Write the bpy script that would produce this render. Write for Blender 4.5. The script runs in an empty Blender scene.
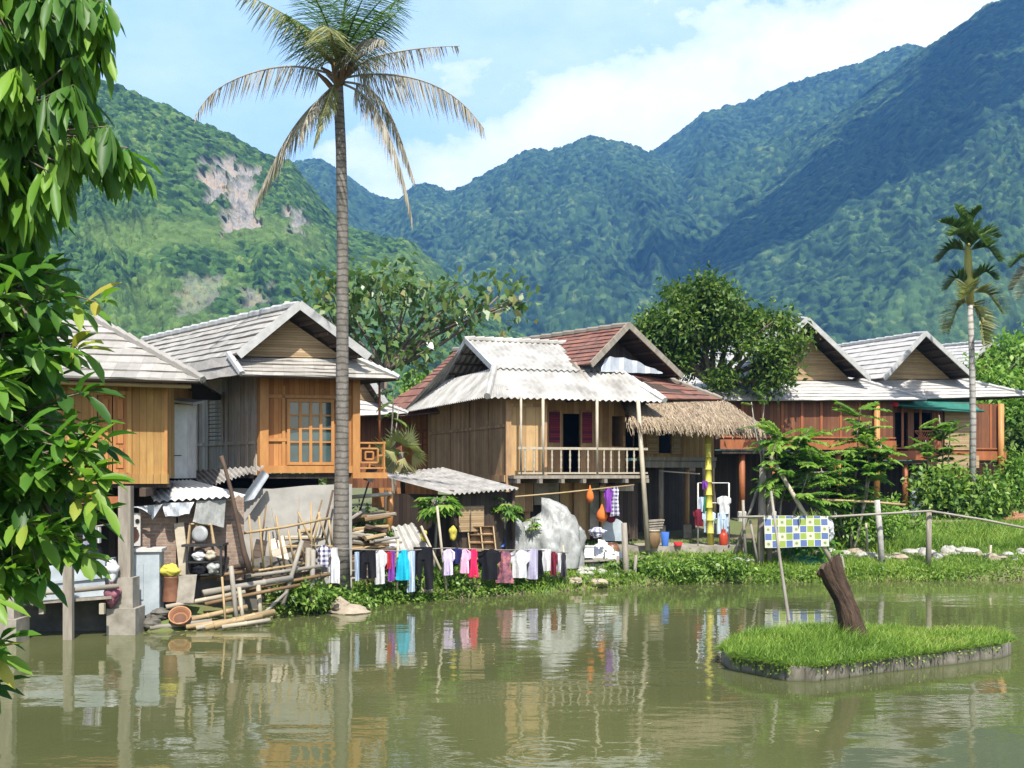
import bpy, math, random
import numpy as np
from mathutils import Vector, Matrix
random.seed(11); RNG = np.random.default_rng(5)
SCN = bpy.context.scene; COL = SCN.collection
F, H0, CZ = 1100.0, 470.0, 3.2          # focal length in pixels, horizon row, eye height
def at(px, py, d):                       # a pixel and a distance make a real point
    return Vector(((px-512)*d/F, d, CZ-(py-H0)*d/F))
def R(a): return math.radians(a)
U = random.uniform
def lerp(a, b, t): return a+(b-a)*t

# ------------------------------------------------------------------ objects
ORIG = {}
def thing(name, label, cat, loc=(0,0,0), group=None):
    o = bpy.data.objects.new(name, None); COL.objects.link(o)
    o.location = loc; o.empty_display_size = .2
    o['label'] = label; o['category'] = cat
    if group: o['group'] = group
    ORIG[o.name] = Vector(loc)
    return o
def tag(o, label, cat, group=None):
    o['label'] = label; o['category'] = cat
    if group: o['group'] = group
    return o
def kind(o, k): o['kind'] = k; return o
def link_mesh(name, me, mat, parent=None, loc=None, smooth=False):
    o = bpy.data.objects.new(name, me); COL.objects.link(o)
    if mat is not None: me.materials.append(mat)
    if parent is not None:
        o.parent = parent; ORIG[o.name] = ORIG[parent.name]
    else:
        o.location = loc if loc is not None else (0,0,0); ORIG[o.name] = Vector(o.location)
    if smooth: me.polygons.foreach_set('use_smooth', [True]*len(me.polygons))
    return o
def copy_thing(root, loc, rotz=None, label=None, scale=None, group=None):
    def cp(o, par):
        c = o.copy(); COL.objects.link(c)
        if par: c.parent = par
        for ch in list(o.children): cp(ch, c)
        return c
    r = cp(root, None); r.location = loc; ORIG[r.name] = Vector(loc)
    if rotz is not None: r.rotation_euler = (0,0,rotz)
    if scale is not None: r.scale = scale if hasattr(scale,'__len__') else (scale,)*3
    if label: r['label'] = label
    if group: r['group'] = group
    return r

class MB:
    def __init__(s): s.v = []; s.f = []; s.uv = []
    def quad(s, a, b, c, d, uv=None):
        i = len(s.v); s.v += [a,b,c,d]; s.f.append((i,i+1,i+2,i+3))
        if uv is None:
            w = ((b-a).length+(c-d).length)/2; h = ((d-a).length+(c-b).length)/2
            uv = [(0,0),(w,0),(w,h),(0,h)]
        s.uv += uv
        return s
    def poly(s, pts):
        i = len(s.v); s.v += list(pts); s.f.append(tuple(range(i,i+len(pts))))
        o = pts[0]; n = Vector((0,0,0))
        for k in range(1,len(pts)-1): n += (pts[k]-o).cross(pts[k+1]-o)
        n = n.normalized() if n.length > 0 else Vector((0,0,1))
        ex = Vector((0,0,1)).cross(n)
        ex = ex.normalized() if ex.length > 1e-4 else Vector((1,0,0))
        ey = n.cross(ex)
        s.uv += [((p-o).dot(ex),(p-o).dot(ey)) for p in pts]
        return s
    def obox(s, o, a, b, c):             # corner and three edges
        p = [o, o+a, o+a+b, o+b, o+c, o+a+c, o+a+b+c, o+b+c]
        for q in ((0,1,5,4),(1,2,6,5),(2,3,7,6),(3,0,4,7),(4,5,6,7),(3,2,1,0)):
            s.quad(*[p[k] for k in q])
        return s
    def box(s, c, sx, sy, sz, rz=0):     # centred in plan, standing on c
        x = Vector((math.cos(rz),math.sin(rz),0)); y = Vector((-math.sin(rz),math.cos(rz),0))
        return s.obox(Vector(c)-x*sx/2-y*sy/2, x*sx, y*sy, Vector((0,0,sz)))
    def beam(s, a, b, w, h, up=Vector((0,0,1))):
        d = (b-a); x = d.cross(up)
        x = x.normalized() if x.length > 1e-5 else Vector((1,0,0))
        y = x.cross(d).normalized()
        return s.obox(a-x*w/2-y*h/2, d, x*w, y*h)
    def tube(s, pts, r, n=8, caps=True):
        pts = [Vector(p) for p in pts]
        rr = r if hasattr(r,'__len__') else [r]*len(pts)
        i0 = len(s.v); L = 0; prevx = None
        for k, p in enumerate(pts):
            d = (pts[min(k+1,len(pts)-1)]-pts[max(k-1,0)])
            d = d.normalized() if d.length > 0 else Vector((0,0,1))
            ref = prevx if prevx is not None else (Vector((1,0,0)) if abs(d.x) < .8 else Vector((0,1,0)))
            x = (ref-d*ref.dot(d)); x = x.normalized() if x.length > 1e-5 else d.orthogonal().normalized()
            prevx = x; y = d.cross(x)
            for j in range(n):
                a = 2*math.pi*j/n
                s.v.append(p+(x*math.cos(a)+y*math.sin(a))*rr[k])
        for k in range(len(pts)-1):
            l2 = L+(pts[k+1]-pts[k]).length
            for j in range(n):
                a=i0+k*n+j; b=i0+k*n+(j+1)%n
                s.f.append((a,b,b+n,a+n))
                c = 2*math.pi*max(rr[k],.01)
                s.uv += [(c*j/n,L),(c*(j+1)/n,L),(c*(j+1)/n,l2),(c*j/n,l2)]
            L = l2
        if caps:
            s.f.append(tuple(i0+j for j in range(n))[::-1]); s.uv += [(0,0)]*n
            e = i0+(len(pts)-1)*n
            s.f.append(tuple(e+j for j in range(n))); s.uv += [(0,0)]*n
        return s
    def lathe(s, c, prof, n=14, axis=None):
        c = Vector(c); i0 = len(s.v)
        M = Vector((0,0,1)).rotation_difference(axis).to_matrix() if axis else Matrix.Identity(3)
        for r, z in prof:
            for j in range(n):
                a = 2*math.pi*j/n; s.v.append(c+M@Vector((r*math.cos(a), r*math.sin(a), z)))
        for k in range(len(prof)-1):
            for j in range(n):
                a=i0+k*n+j; b=i0+k*n+(j+1)%n
                s.f.append((a,b,b+n,a+n))
                s.uv += [(j/n,prof[k][1]),((j+1)/n,prof[k][1]),((j+1)/n,prof[k+1][1]),(j/n,prof[k+1][1])]
        return s
    def blob(s, c, rx, ry, rz, amp=.2, n=10, m=7, seed=None, flat=None):
        rn = random.Random(seed if seed is not None else random.random())
        ph = [rn.uniform(0,6.3) for _ in range(6)]; c = Vector(c); i0 = len(s.v)
        for k in range(m+1):
            t = math.pi*k/m
            for j in range(n):
                a = 2*math.pi*j/n
                x,y,z = math.sin(t)*math.cos(a), math.sin(t)*math.sin(a), math.cos(t)
                q = 1+amp*(math.sin(2.3*x*2+ph[0])+math.sin(3.1*y*2+ph[1])+math.sin(2.7*z*2+ph[2])+.6*math.sin(5*x-4*z+ph[3])+.6*math.sin(6*y+4*x+ph[4]))/2.4
                zz = z*rz*q
                if flat is not None: zz = max(zz, -flat)
                s.v.append(c+Vector((x*rx*q,y*ry*q,zz)))
        for k in range(m):
            for j in range(n):
                a=i0+k*n+j; b=i0+k*n+(j+1)%n
                s.f.append((a,a+n,b+n,b)); s.uv += [(j/n,k/m),(j/n,(k+1)/m),((j+1)/n,(k+1)/m),((j+1)/n,k/m)]
        return s
    def build(s, name, mat, parent=None, loc=None, smooth=False, rnd=False):
        me = bpy.data.meshes.new(name)
        o = ORIG[parent.name] if parent is not None else Vector(loc if loc is not None else (0,0,0))
        me.from_pydata([tuple(p-o) for p in s.v], [], s.f)
        ul = me.uv_layers.new(name='UVMap')
        ul.data.foreach_set('uv', [c for q in s.uv for c in q])
        me.update()
        return link_mesh(name, me, mat, parent, loc, smooth)

# numpy meshes (leaves, grass, hills): verts (N,3), faces (M,k), per-face value -> attribute lv
def np_mesh(name, V, Fc, mat, parent=None, loc=None, lv=None, smooth=False, attrs=None):
    me = bpy.data.meshes.new(name)
    o = np.array(ORIG[parent.name] if parent is not None else (loc if loc is not None else (0,0,0)), dtype=np.float32)
    V = np.asarray(V, dtype=np.float32)-o; Fc = np.asarray(Fc, dtype=np.int32); k = Fc.shape[1]
    me.vertices.add(len(V)); me.vertices.foreach_set('co', V.ravel())
    me.loops.add(Fc.size); me.loops.foreach_set('vertex_index', Fc.ravel())
    me.polygons.add(len(Fc))
    me.polygons.foreach_set('loop_start', np.arange(0, Fc.size, k, dtype=np.int32))
    if lv is not None:
        a = me.attributes.new('lv','FLOAT','FACE'); a.data.foreach_set('value', np.asarray(lv,dtype=np.float32))
    for nm, arr in (attrs or {}).items():
        a = me.attributes.new(nm,'FLOAT','POINT'); a.data.foreach_set('value', np.asarray(arr,dtype=np.float32))
    me.update(calc_edges=True); me.validate()
    return link_mesh(name, me, mat, parent, loc, smooth)

# ------------------------------------------------------------------ materials
def newmat(name):
    m = bpy.data.materials.new(name); m.use_nodes = True
    nt = m.node_tree; b = nt.nodes['Principled BSDF']
    return m, nt, b
def N(nt, t, **kw):
    n = nt.nodes.new(t)
    for k, v in kw.items():
        if k in n.inputs.keys() if hasattr(n.inputs,'keys') else False: n.inputs[k].default_value = v
        else: setattr(n, k, v)
    return n
def L(nt, a, b): nt.links.new(a, b)
def c4(c): return (c[0],c[1],c[2],1)
def mixc(nt, fac, a, b, mode='MIX'):
    n = nt.nodes.new('ShaderNodeMix'); n.data_type='RGBA'; n.blend_type = mode
    for sock, v in ((n.inputs[0],fac),(n.inputs[6],a),(n.inputs[7],b)):
        if hasattr(v,'links') or hasattr(v,'is_linked'): nt.links.new(v, sock)
        else: sock.default_value = v if not hasattr(v,'__len__') else c4(v)
    return n.outputs[2]
def math_(nt, op, a, b=None, c=None):
    n = nt.nodes.new('ShaderNodeMath'); n.operation = op
    for i, v in enumerate((a,b,c)):
        if v is None: continue
        if hasattr(v,'is_linked'): nt.links.new(v, n.inputs[i])
        else: n.inputs[i].default_value = v
    return n.outputs[0]
def ramp(nt, fac, stops):
    n = nt.nodes.new('ShaderNodeValToRGB'); e = n.color_ramp.elements
    while len(e) < len(stops): e.new(.5)
    for k, (p, c) in enumerate(stops):
        e[k].position = p; e[k].color = c4(c) if hasattr(c,'__len__') else (c,c,c,1)
    nt.links.new(fac, n.inputs[0]); return n.outputs[0]
def coords(nt, which, scale=(1,1,1)):
    tc = nt.nodes.new('ShaderNodeTexCoord'); mp = nt.nodes.new('ShaderNodeMapping')
    mp.inputs['Scale'].default_value = scale
    nt.links.new(tc.outputs[which], mp.inputs[0]); return mp.outputs[0]
def noise(nt, vec, scale, detail=4, rough=.55, out=0):
    n = nt.nodes.new('ShaderNodeTexNoise'); n.inputs['Scale'].default_value = scale
    n.inputs['Detail'].default_value = detail; n.inputs['Roughness'].default_value = rough
    nt.links.new(vec, n.inputs['Vector']); return n.outputs[out]
def bump(nt, b, h, strength=.3, dist=.02):
    n = nt.nodes.new('ShaderNodeBump'); n.inputs['Strength'].default_value = strength
    n.inputs['Distance'].default_value = dist
    nt.links.new(h, n.inputs['Height']); nt.links.new(n.outputs[0], b.inputs['Normal'])
def m_plain(name, c1, c2=None, scale=6, rough=.8, bumps=.15, which='Object', stretch=(1,1,1), spec=.3, bd=.02):
    m, nt, b = newmat(name)
    c2 = c2 or tuple(x*.7 for x in c1)
    v = coords(nt, which, stretch)
    n = noise(nt, v, scale, 6, .62)
    L(nt, ramp(nt, n, [(.3,c2),(.68,c1)]), b.inputs['Base Color'])
    b.inputs['Roughness'].default_value = rough; b.inputs['Specular IOR Level'].default_value = spec
    if bumps: bump(nt, b, n, bumps, bd)
    return m
def m_planks(name, c1, c2, w=.16, gap=.05, dirt=(.1,.08,.06), dirt_amt=.35, horiz=False, rough=.7, spec=.3):
    m, nt, b = newmat(name)
    tc = nt.nodes.new('ShaderNodeTexCoord'); sp = nt.nodes.new('ShaderNodeSeparateXYZ')
    L(nt, tc.outputs['UV'], sp.inputs[0])
    a, l = (sp.outputs[1], sp.outputs[0]) if horiz else (sp.outputs[0], sp.outputs[1])
    q = math_(nt,'DIVIDE',a,w); fl = math_(nt,'FLOOR',q); fr = math_(nt,'FRACT',q)
    wn = nt.nodes.new('ShaderNodeTexWhiteNoise'); wn.noise_dimensions='1D'; L(nt, fl, wn.inputs['W'])
    cb = nt.nodes.new('ShaderNodeCombineXYZ')
    L(nt, math_(nt,'MULTIPLY',a,14), cb.inputs[0]); L(nt, math_(nt,'MULTIPLY',l,1.1), cb.inputs[1])
    L(nt, math_(nt,'MULTIPLY',wn.outputs[0],50), cb.inputs[2])
    g = noise(nt, cb.outputs[0], 2.2, 6, .65)
    t = math_(nt,'ADD',math_(nt,'MULTIPLY',g,.9), math_(nt,'MULTIPLY_ADD',wn.outputs[0],.6,-.3))
    base = ramp(nt, t, [(.25,c2),(.75,c1)])
    n2 = noise(nt, tc.outputs['UV'], 1.3, 5, .6)
    base = mixc(nt, math_(nt,'MULTIPLY',ramp(nt,n2,[(.45,0.),(.75,1.)]),dirt_amt), base, dirt)
    cs_ = nt.nodes.new('ShaderNodeCombineXYZ'); L(nt, math_(nt,'MULTIPLY',a,5.), cs_.inputs[0]); L(nt, math_(nt,'MULTIPLY',l,.45), cs_.inputs[1])
    n3 = noise(nt, cs_.outputs[0], 1.6, 5, .6)
    base = mixc(nt, math_(nt,'MULTIPLY',ramp(nt,n3,[(.5,0.),(.72,1.)]),.45), base, tuple(x*.55+.02 for x in c2))
    gp = math_(nt,'LESS_THAN',fr,gap)
    base = mixc(nt, math_(nt,'MULTIPLY',gp,.75), base, tuple(x*.25 for x in c2))
    L(nt, base, b.inputs['Base Color']); b.inputs['Roughness'].default_value = rough
    b.inputs['Specular IOR Level'].default_value = spec
    bump(nt, b, math_(nt,'SUBTRACT',g,math_(nt,'MULTIPLY',gp,1.5)), .35, .012)
    return m
def m_tiles(name, c1, c2, stain, tw=.24, amt=.5, rough=.8):
    m, nt, b = newmat(name)
    tc = nt.nodes.new('ShaderNodeTexCoord'); sp = nt.nodes.new('ShaderNodeSeparateXYZ')
    L(nt, tc.outputs['UV'], sp.inputs[0])
    q = math_(nt,'DIVIDE',sp.outputs[0],tw); fr = math_(nt,'FRACT',q)
    cb = nt.nodes.new('ShaderNodeCombineXYZ'); L(nt, math_(nt,'FLOOR',q), cb.inputs[0]); L(nt, math_(nt,'FLOOR',sp.outputs[1]), cb.inputs[1])
    wn = nt.nodes.new('ShaderNodeTexWhiteNoise'); wn.noise_dimensions='2D'; L(nt, cb.outputs[0], wn.inputs['Vector'])
    base = mixc(nt, wn.outputs[0], c1, c2)
    o = nt.nodes.new('ShaderNodeTexCoord')
    n1 = noise(nt, o.outputs['Object'], 1.1, 6, .65); n2 = noise(nt, o.outputs['Object'], 9, 4, .6)
    st = math_(nt,'MULTIPLY',ramp(nt, math_(nt,'ADD',math_(nt,'MULTIPLY',n1,.6),math_(nt,'MULTIPLY',n2,.4)), [(.42,0.),(.68,1.)]), amt)
    base = mixc(nt, st, base, stain)
    base = mixc(nt, math_(nt,'MULTIPLY',math_(nt,'LESS_THAN',fr,.05),.28), base, tuple(x*.4 for x in c2))
    L(nt, base, b.inputs['Base Color']); b.inputs['Roughness'].default_value = rough
    bump(nt, b, n2, .2, .01)
    return m
def m_brick(name, c1, c2, mortar, scale=1., bw=.22, bh=.075):
    m, nt, b = newmat(name)
    v = coords(nt,'UV')
    n = nt.nodes.new('ShaderNodeTexBrick'); L(nt, v, n.inputs['Vector'])
    n.inputs['Color1'].default_value=c4(c1); n.inputs['Color2'].default_value=c4(c2); n.inputs['Mortar'].default_value=c4(mortar)
    n.inputs['Scale'].default_value=scale; n.inputs['Brick Width'].default_value=bw; n.inputs['Row Height'].default_value=bh
    n.inputs['Mortar Size'].default_value=.012
    ns = noise(nt, v, 5, 6, .7)
    L(nt, mixc(nt, ramp(nt,ns,[(.4,0.),(.75,.8)]), n.outputs[0], tuple(x*.5 for x in c2)), b.inputs['Base Color'])
    b.inputs['Roughness'].default_value=.9
    bump(nt, b, math_(nt,'ADD',math_(nt,'SUBTRACT',1.,n.outputs[1]),math_(nt,'MULTIPLY',ns,.6)), .6, .02)
    return m
def m_leaf(name, stops, trans=.35, rough=.42, spec=.4):
    m, nt, b = newmat(name)
    at_ = nt.nodes.new('ShaderNodeAttribute'); at_.attribute_name='lv'
    c = ramp(nt, at_.outputs['Fac'], stops)
    L(nt, c, b.inputs['Base Color']); b.inputs['Roughness'].default_value=rough
    b.inputs['Specular IOR Level'].default_value=spec
    t = nt.nodes.new('ShaderNodeBsdfTranslucent')
    L(nt, mixc(nt, .6, c, (.75,1.,.25),'MULTIPLY'), t.inputs[0])
    mx = nt.nodes.new('ShaderNodeMixShader'); mx.inputs[0].default_value = trans
    L(nt, b.outputs[0], mx.inputs[1]); L(nt, t.outputs[0], mx.inputs[2])
    L(nt, mx.outputs[0], nt.nodes['Material Output'].inputs[0])
    return m

M = {}
M['tile_grey'] = m_tiles('grey_tile', (.36,.34,.305), (.25,.235,.21), (.13,.12,.105), amt=.5)
M['tile_pale'] = m_tiles('pale_grey_tile', (.46,.44,.415), (.36,.35,.33), (.17,.16,.14), amt=.35)
M['tile_red'] = m_tiles('maroon_tile', (.20,.075,.05), (.10,.045,.035), (.26,.15,.10), tw=.18, amt=.45)
M['corr_white'] = m_plain('weathered_white_sheet', (.42,.41,.38), (.20,.19,.17), 1.6, .75, .12)
M['corr_grey'] = m_plain('weathered_grey_sheet', (.36,.345,.32), (.17,.16,.145), 3, .8, .12)
M['corr_bright'] = m_plain('new_white_sheet', (.55,.55,.54), (.36,.355,.34), 2, .5, .05)
M['ply_yellow'] = m_planks('yellow_varnished_board', (.40,.25,.08), (.27,.145,.042), .14, .06, (.2,.09,.025), .45)
M['wood_orange'] = m_planks('orange_varnished_board', (.42,.19,.06), (.29,.115,.035), .12, .06, (.28,.10,.03), .35)
M['orange_trim'] = m_plain('orange_varnished_trim', (.44,.22,.07), (.30,.13,.04), 5, .5, .1, 'UV', (1,.3,1))
M['wood_grey'] = m_planks('weathered_grey_board', (.62,.55,.46), (.40,.33,.26), .17, .06, (.16,.12,.09), .4)
M['wood_brown'] = m_planks('weathered_brown_board', (.45,.285,.145), (.28,.165,.08), .2, .05, (.09,.055,.03), .5)
M['wood_tan'] = m_planks('tan_board', (.48,.32,.15), (.36,.22,.095), .3, .03, (.2,.12,.06), .4)
M['wood_red'] = m_planks('red_brown_board', (.21,.085,.036), (.115,.043,.02), .15, .06, (.07,.022,.014), .4)
M['red_trim'] = m_plain('red_brown_trim', (.33,.115,.042), (.20,.065,.026), 4, .55, .1, 'UV', (1,.3,1))
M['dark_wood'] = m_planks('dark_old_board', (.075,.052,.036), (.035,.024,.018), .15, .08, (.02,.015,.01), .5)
M['grey_post'] = m_plain('bleached_timber', (.30,.265,.215), (.14,.12,.095), 7, .85, .3, 'UV', (1,.15,1))
M['bamboo_wall'] = m_planks('woven_bamboo_panel', (.40,.29,.165), (.28,.19,.10), .06, .12, (.16,.11,.07), .5, True)
M['bamboo'] = m_plain('dry_bamboo', (.38,.28,.145), (.23,.16,.08), 5, .6, .1, 'UV', (1,.4,1))
M['bamboo_grey'] = m_plain('grey_bamboo', (.29,.265,.22), (.16,.145,.115), 5, .7, .15, 'UV', (1,.4,1))
M['bamboo_pale'] = m_plain('pale_pole', (.42,.37,.28), (.27,.235,.17), 5, .6, .1, 'UV', (1,.4,1))
M['bamboo_green'] = m_plain('yellow_green_bamboo', (.52,.46,.075), (.36,.34,.06), 4, .45, .05, 'UV', (1,.4,1))
M['bamboo_brown'] = m_plain('brown_bamboo', (.21,.135,.065), (.11,.065,.03), 5, .6, .1, 'UV', (1,.4,1))
M['dark_trim'] = m_plain('dark_brown_trim', (.10,.065,.042), (.055,.035,.024), 5, .7, .2, 'UV', (1,.3,1))
M['barge'] = m_plain('grey_barge_board', (.42,.42,.41), (.27,.27,.26), 4, .7, .15, 'UV')
M['concrete'] = m_plain('stained_concrete', (.33,.30,.25), (.15,.135,.105), 2.6, .9, .25)
M['concrete_dark'] = m_plain('damp_concrete', (.13,.12,.10), (.055,.052,.042), 3, .85, .3)
M['cement'] = m_plain('pale_rendered_wall', (.38,.365,.33), (.25,.24,.215), 1.6, .9, .2)
M['brick'] = m_brick('old_brick', (.34,.225,.155), (.22,.14,.10), (.28,.245,.205))
M['white_paint'] = m_plain('white_paint', (.52,.51,.48), (.36,.35,.325), 3, .6, .08)
M['blue_white'] = m_plain('pale_blue_paint', (.40,.44,.46), (.24,.28,.30), 2.2, .6, .1)
M['glass'] = m_plain('blue_green_glass', (.06,.10,.10), (.035,.06,.065), 2, .08, 0, spec=.9)
M['black'] = m_plain('painted_inner_shade', (.018,.016,.014), (.01,.009,.008), 3, .9, 0)  # near-black colour standing in for the shade inside openings
M['metal'] = m_plain('dull_grey_metal', (.30,.31,.31), (.19,.2,.2), 4, .4, .1)
M['dark_metal'] = m_plain('black_iron', (.035,.033,.032), (.02,.02,.02), 6, .55, .1)
M['soil'] = m_plain('bank_soil', (.17,.13,.085), (.085,.065,.042), 2.5, .95, .4)
M['rock'] = m_plain('pale_limestone', (.40,.385,.35), (.19,.18,.155), 2.6, .9, .5)
M['rock_tan'] = m_plain('tan_rock', (.34,.285,.21), (.19,.155,.115), 2.5, .9, .4)
M['bark'] = m_plain('grey_bark', (.20,.165,.13), (.09,.07,.055), 6, .9, .5, 'UV', (1,.25,1))
M['stump'] = m_plain('dark_stump_bark', (.10,.062,.04), (.022,.015,.011), 7, .95, 1., 'UV', (1.5,.35,1), bd=.09)
M['clay'] = m_plain('brown_glazed_clay', (.22,.10,.055), (.11,.05,.03), 4, .4, .1)
M['basket'] = m_planks('woven_basket', (.38,.20,.10), (.24,.11,.055), .03, .2, (.15,.07,.04), .3, True)
def cloth(name, c, c2=None, scale=5, rough=.9): return m_plain(name, c, c2 or tuple(x*.8 for x in c), scale, rough, .15, spec=.1)
M['c_white']=cloth('white_cloth',(.62,.62,.63),(.44,.44,.45)); M['c_black']=cloth('black_cloth',(.014,.014,.017)); M['c_red']=cloth('red_cloth',(.50,.035,.04))
M['c_purple']=cloth('purple_cloth',(.22,.06,.36)); M['c_turq']=cloth('turquoise_cloth',(.02,.42,.58)); M['c_pale_blue']=cloth('pale_blue_cloth',(.46,.56,.70))
M['c_lav']=cloth('lavender_cloth',(.58,.50,.68)); M['c_navy']=cloth('navy_cloth',(.02,.022,.09)); M['c_pink']=cloth('pink_cloth',(.70,.42,.56))
M['c_rose']=cloth('rose_red_cloth',(.64,.03,.11)); M['c_maroon']=cloth('maroon_cloth',(.16,.02,.035)); M['c_grey_lav']=cloth('grey_lavender_cloth',(.40,.38,.50))
M['c_green']=cloth('green_cloth',(.04,.16,.09)); M['c_yellow']=cloth('yellow_plastic',(.46,.40,.07)); M['c_orange']=cloth('orange_mesh',(.60,.16,.04))
M['c_blue']=cloth('blue_cloth',(.05,.13,.42)); M['c_dark']=cloth('charcoal_cloth',(.05,.045,.055))
M['tarp'] = m_plain('milky_plastic_sheet', (.36,.37,.355), (.15,.15,.14), 3.5, .4, .9, stretch=(1,1,.5), bd=.06)
M['tarp_silver'] = m_plain('silver_foil_sheet', (.42,.45,.48), (.28,.30,.33), 3, .35, .4)
M['awning'] = m_plain('green_awning', (.03,.16,.12), (.02,.11,.08), 3, .6, .05)
M['red_enamel'] = m_plain('red_enamel', (.45,.06,.03), (.36,.045,.02), 3, .35, 0)
def m_plaid(name, a, b_, c, sc):
    m, nt, b = newmat(name)
    tc = nt.nodes.new('ShaderNodeTexCoord'); sp = nt.nodes.new('ShaderNodeSeparateXYZ'); L(nt, tc.outputs['UV'], sp.inputs[0])
    fx = math_(nt,'LESS_THAN',math_(nt,'FRACT',math_(nt,'MULTIPLY',sp.outputs[0],sc)),.5)
    fy = math_(nt,'LESS_THAN',math_(nt,'FRACT',math_(nt,'MULTIPLY',sp.outputs[1],sc)),.5)
    L(nt, mixc(nt, math_(nt,'MULTIPLY',math_(nt,'ADD',fx,fy),.5), a, b_), b.inputs['Base Color']); b.inputs['Roughness'].default_value=.9
    return m
M['c_plaid'] = m_plaid('plaid_cloth',(.62,.60,.64),(.05,.05,.13),None,9)
M['c_floral'] = m_plain('dark_floral_cloth',(.42,.16,.17),(.045,.035,.075),9,.9,.1,spec=.1)
M['c_stripe'] = m_planks('red_purple_woven_cloth',(.26,.02,.035),(.08,.01,.04),.07,.2,(.05,.01,.02),.4,True)
def m_blanket():
    m, nt, b = newmat('checked_blanket')
    tc = nt.nodes.new('ShaderNodeTexCoord'); sp = nt.nodes.new('ShaderNodeSeparateXYZ'); L(nt, tc.outputs['UV'], sp.inputs[0])
    S = 1/.205
    qx = math_(nt,'MULTIPLY',sp.outputs[0],S); qy = math_(nt,'MULTIPLY',sp.outputs[1],S)
    ix = math_(nt,'FLOOR',qx); iy = math_(nt,'FLOOR',qy)
    s = math_(nt,'FLOORED_MODULO',math_(nt,'ADD',ix,iy),2.)
    s3 = math_(nt,'LESS_THAN',math_(nt,'FLOORED_MODULO',math_(nt,'ADD',math_(nt,'MULTIPLY',iy,2.),ix),4.),.5)
    base = mixc(nt, s, (.21,.28,.05), (.08,.12,.27))
    fx = math_(nt,'SUBTRACT',math_(nt,'FRACT',qx),.5); fy = math_(nt,'SUBTRACT',math_(nt,'FRACT',qy),.5)
    r = math_(nt,'SQRT',math_(nt,'ADD',math_(nt,'MULTIPLY',fx,fx),math_(nt,'MULTIPLY',fy,fy)))
    cream = mixc(nt, math_(nt,'LESS_THAN',r,.2), (.42,.42,.32), (.17,.22,.08))
    base = mixc(nt, s3, base, cream)
    edge = math_(nt,'GREATER_THAN',math_(nt,'MAXIMUM',math_(nt,'ABSOLUTE',fx),math_(nt,'ABSOLUTE',fy)),.455)
    base = mixc(nt, math_(nt,'MULTIPLY',edge,.7), base, (.62,.64,.55))
    L(nt, base, b.inputs['Base Color']); b.inputs['Roughness'].default_value=.9
    return m
M['blanket'] = m_blanket()
def m_thatch():
    m, nt, b = newmat('straw_thatch')
    at_ = nt.nodes.new('ShaderNodeAttribute'); at_.attribute_name='lv'
    L(nt, ramp(nt, at_.outputs['Fac'], [(0,(.09,.065,.042)),(.5,(.235,.175,.11)),(1,(.40,.315,.21))]), b.inputs['Base Color'])
    b.inputs['Roughness'].default_value=.85
    return m
M['thatch'] = m_thatch()
M['leaf_mango'] = m_leaf('mango_leaf',[(0,(0.042,0.120,0.017)),(.5,(0.102,0.240,0.026)),(1,(0.228,0.396,0.042))],.5,.45,.35)
M['leaf_lush'] = m_leaf('broad_leaf',[(0,(0.042,0.120,0.019)),(.5,(0.102,0.240,0.031)),(.9,(0.228,0.372,0.048)),(1,(0.432,0.384,0.072))],.5,.45,.4)
M['leaf_dense'] = m_leaf('dense_tree_leaf',[(0,(.03,.075,.014)),(.5,(.08,.155,.024)),(1,(.19,.26,.045))],.38,.5)
M['leaf_big'] = m_leaf('large_tree_leaf',[(0,(.045,.10,.03)),(.5,(.10,.18,.05)),(.85,(.20,.26,.075)),(1,(.36,.32,.13))],.38,.36,.6)
M['leaf_light'] = m_leaf('light_green_leaf',[(0,(0.077,0.176,0.026)),(.5,(0.165,0.308,0.042)),(1,(0.319,0.440,0.083))],.45,.45)
M['leaf_bush'] = m_leaf('bush_leaf',[(0,(0.059,0.142,0.024)),(.5,(0.142,0.260,0.038)),(1,(0.295,0.389,0.071))],.42,.45)
M['grass'] = m_leaf('grass_blade',[(0,(0.081,0.161,0.025)),(.5,(0.184,0.310,0.041)),(.9,(0.345,0.437,0.075)),(1,(0.460,0.414,0.161))],.42,.55)
M['frond_green'] = m_leaf('green_frond',[(0,(.04,.09,.02)),(.6,(.09,.165,.035)),(1,(.22,.29,.08))],.35,.45)
M['frond_dry'] = m_leaf('withered_frond',[(0,(.15,.135,.105)),(.6,(.35,.32,.255)),(1,(.50,.47,.39))],.3,.8)
M['frond_mixed'] = m_leaf('yellowing_frond',[(0,(.10,.12,.04)),(.5,(.25,.26,.10)),(1,(.44,.40,.20))],.35,.6)
# ------------------------------------------------------------------ noise fields
def _h(ix, iy, s):
    n = (ix.astype(np.int64)*374761393 + iy.astype(np.int64)*668265263 + s*974711) & 0x7fffffff
    n = ((n ^ (n >> 13))*1274126177) & 0x7fffffff
    n = ((n ^ (n >> 16))*2246822519) & 0x7fffffff
    return ((n >> 7) & 0xffff)/65535.0
def vnoise(x, y, s=0):
    ix = np.floor(x); iy = np.floor(y); fx = x-ix; fy = y-iy
    fx = fx*fx*(3-2*fx); fy = fy*fy*(3-2*fy)
    a=_h(ix,iy,s); b=_h(ix+1,iy,s); c=_h(ix,iy+1,s); d=_h(ix+1,iy+1,s)
    return (a*(1-fx)+b*fx)*(1-fy)+(c*(1-fx)+d*fx)*fy
def fbm(x, y, s=0, o=4, g=.5):
    v = 0; a = 1; t = 0
    for k in range(o):
        v = v+a*vnoise(x*2**k, y*2**k, s+k*17); t += a; a *= g
    return v/t
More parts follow.
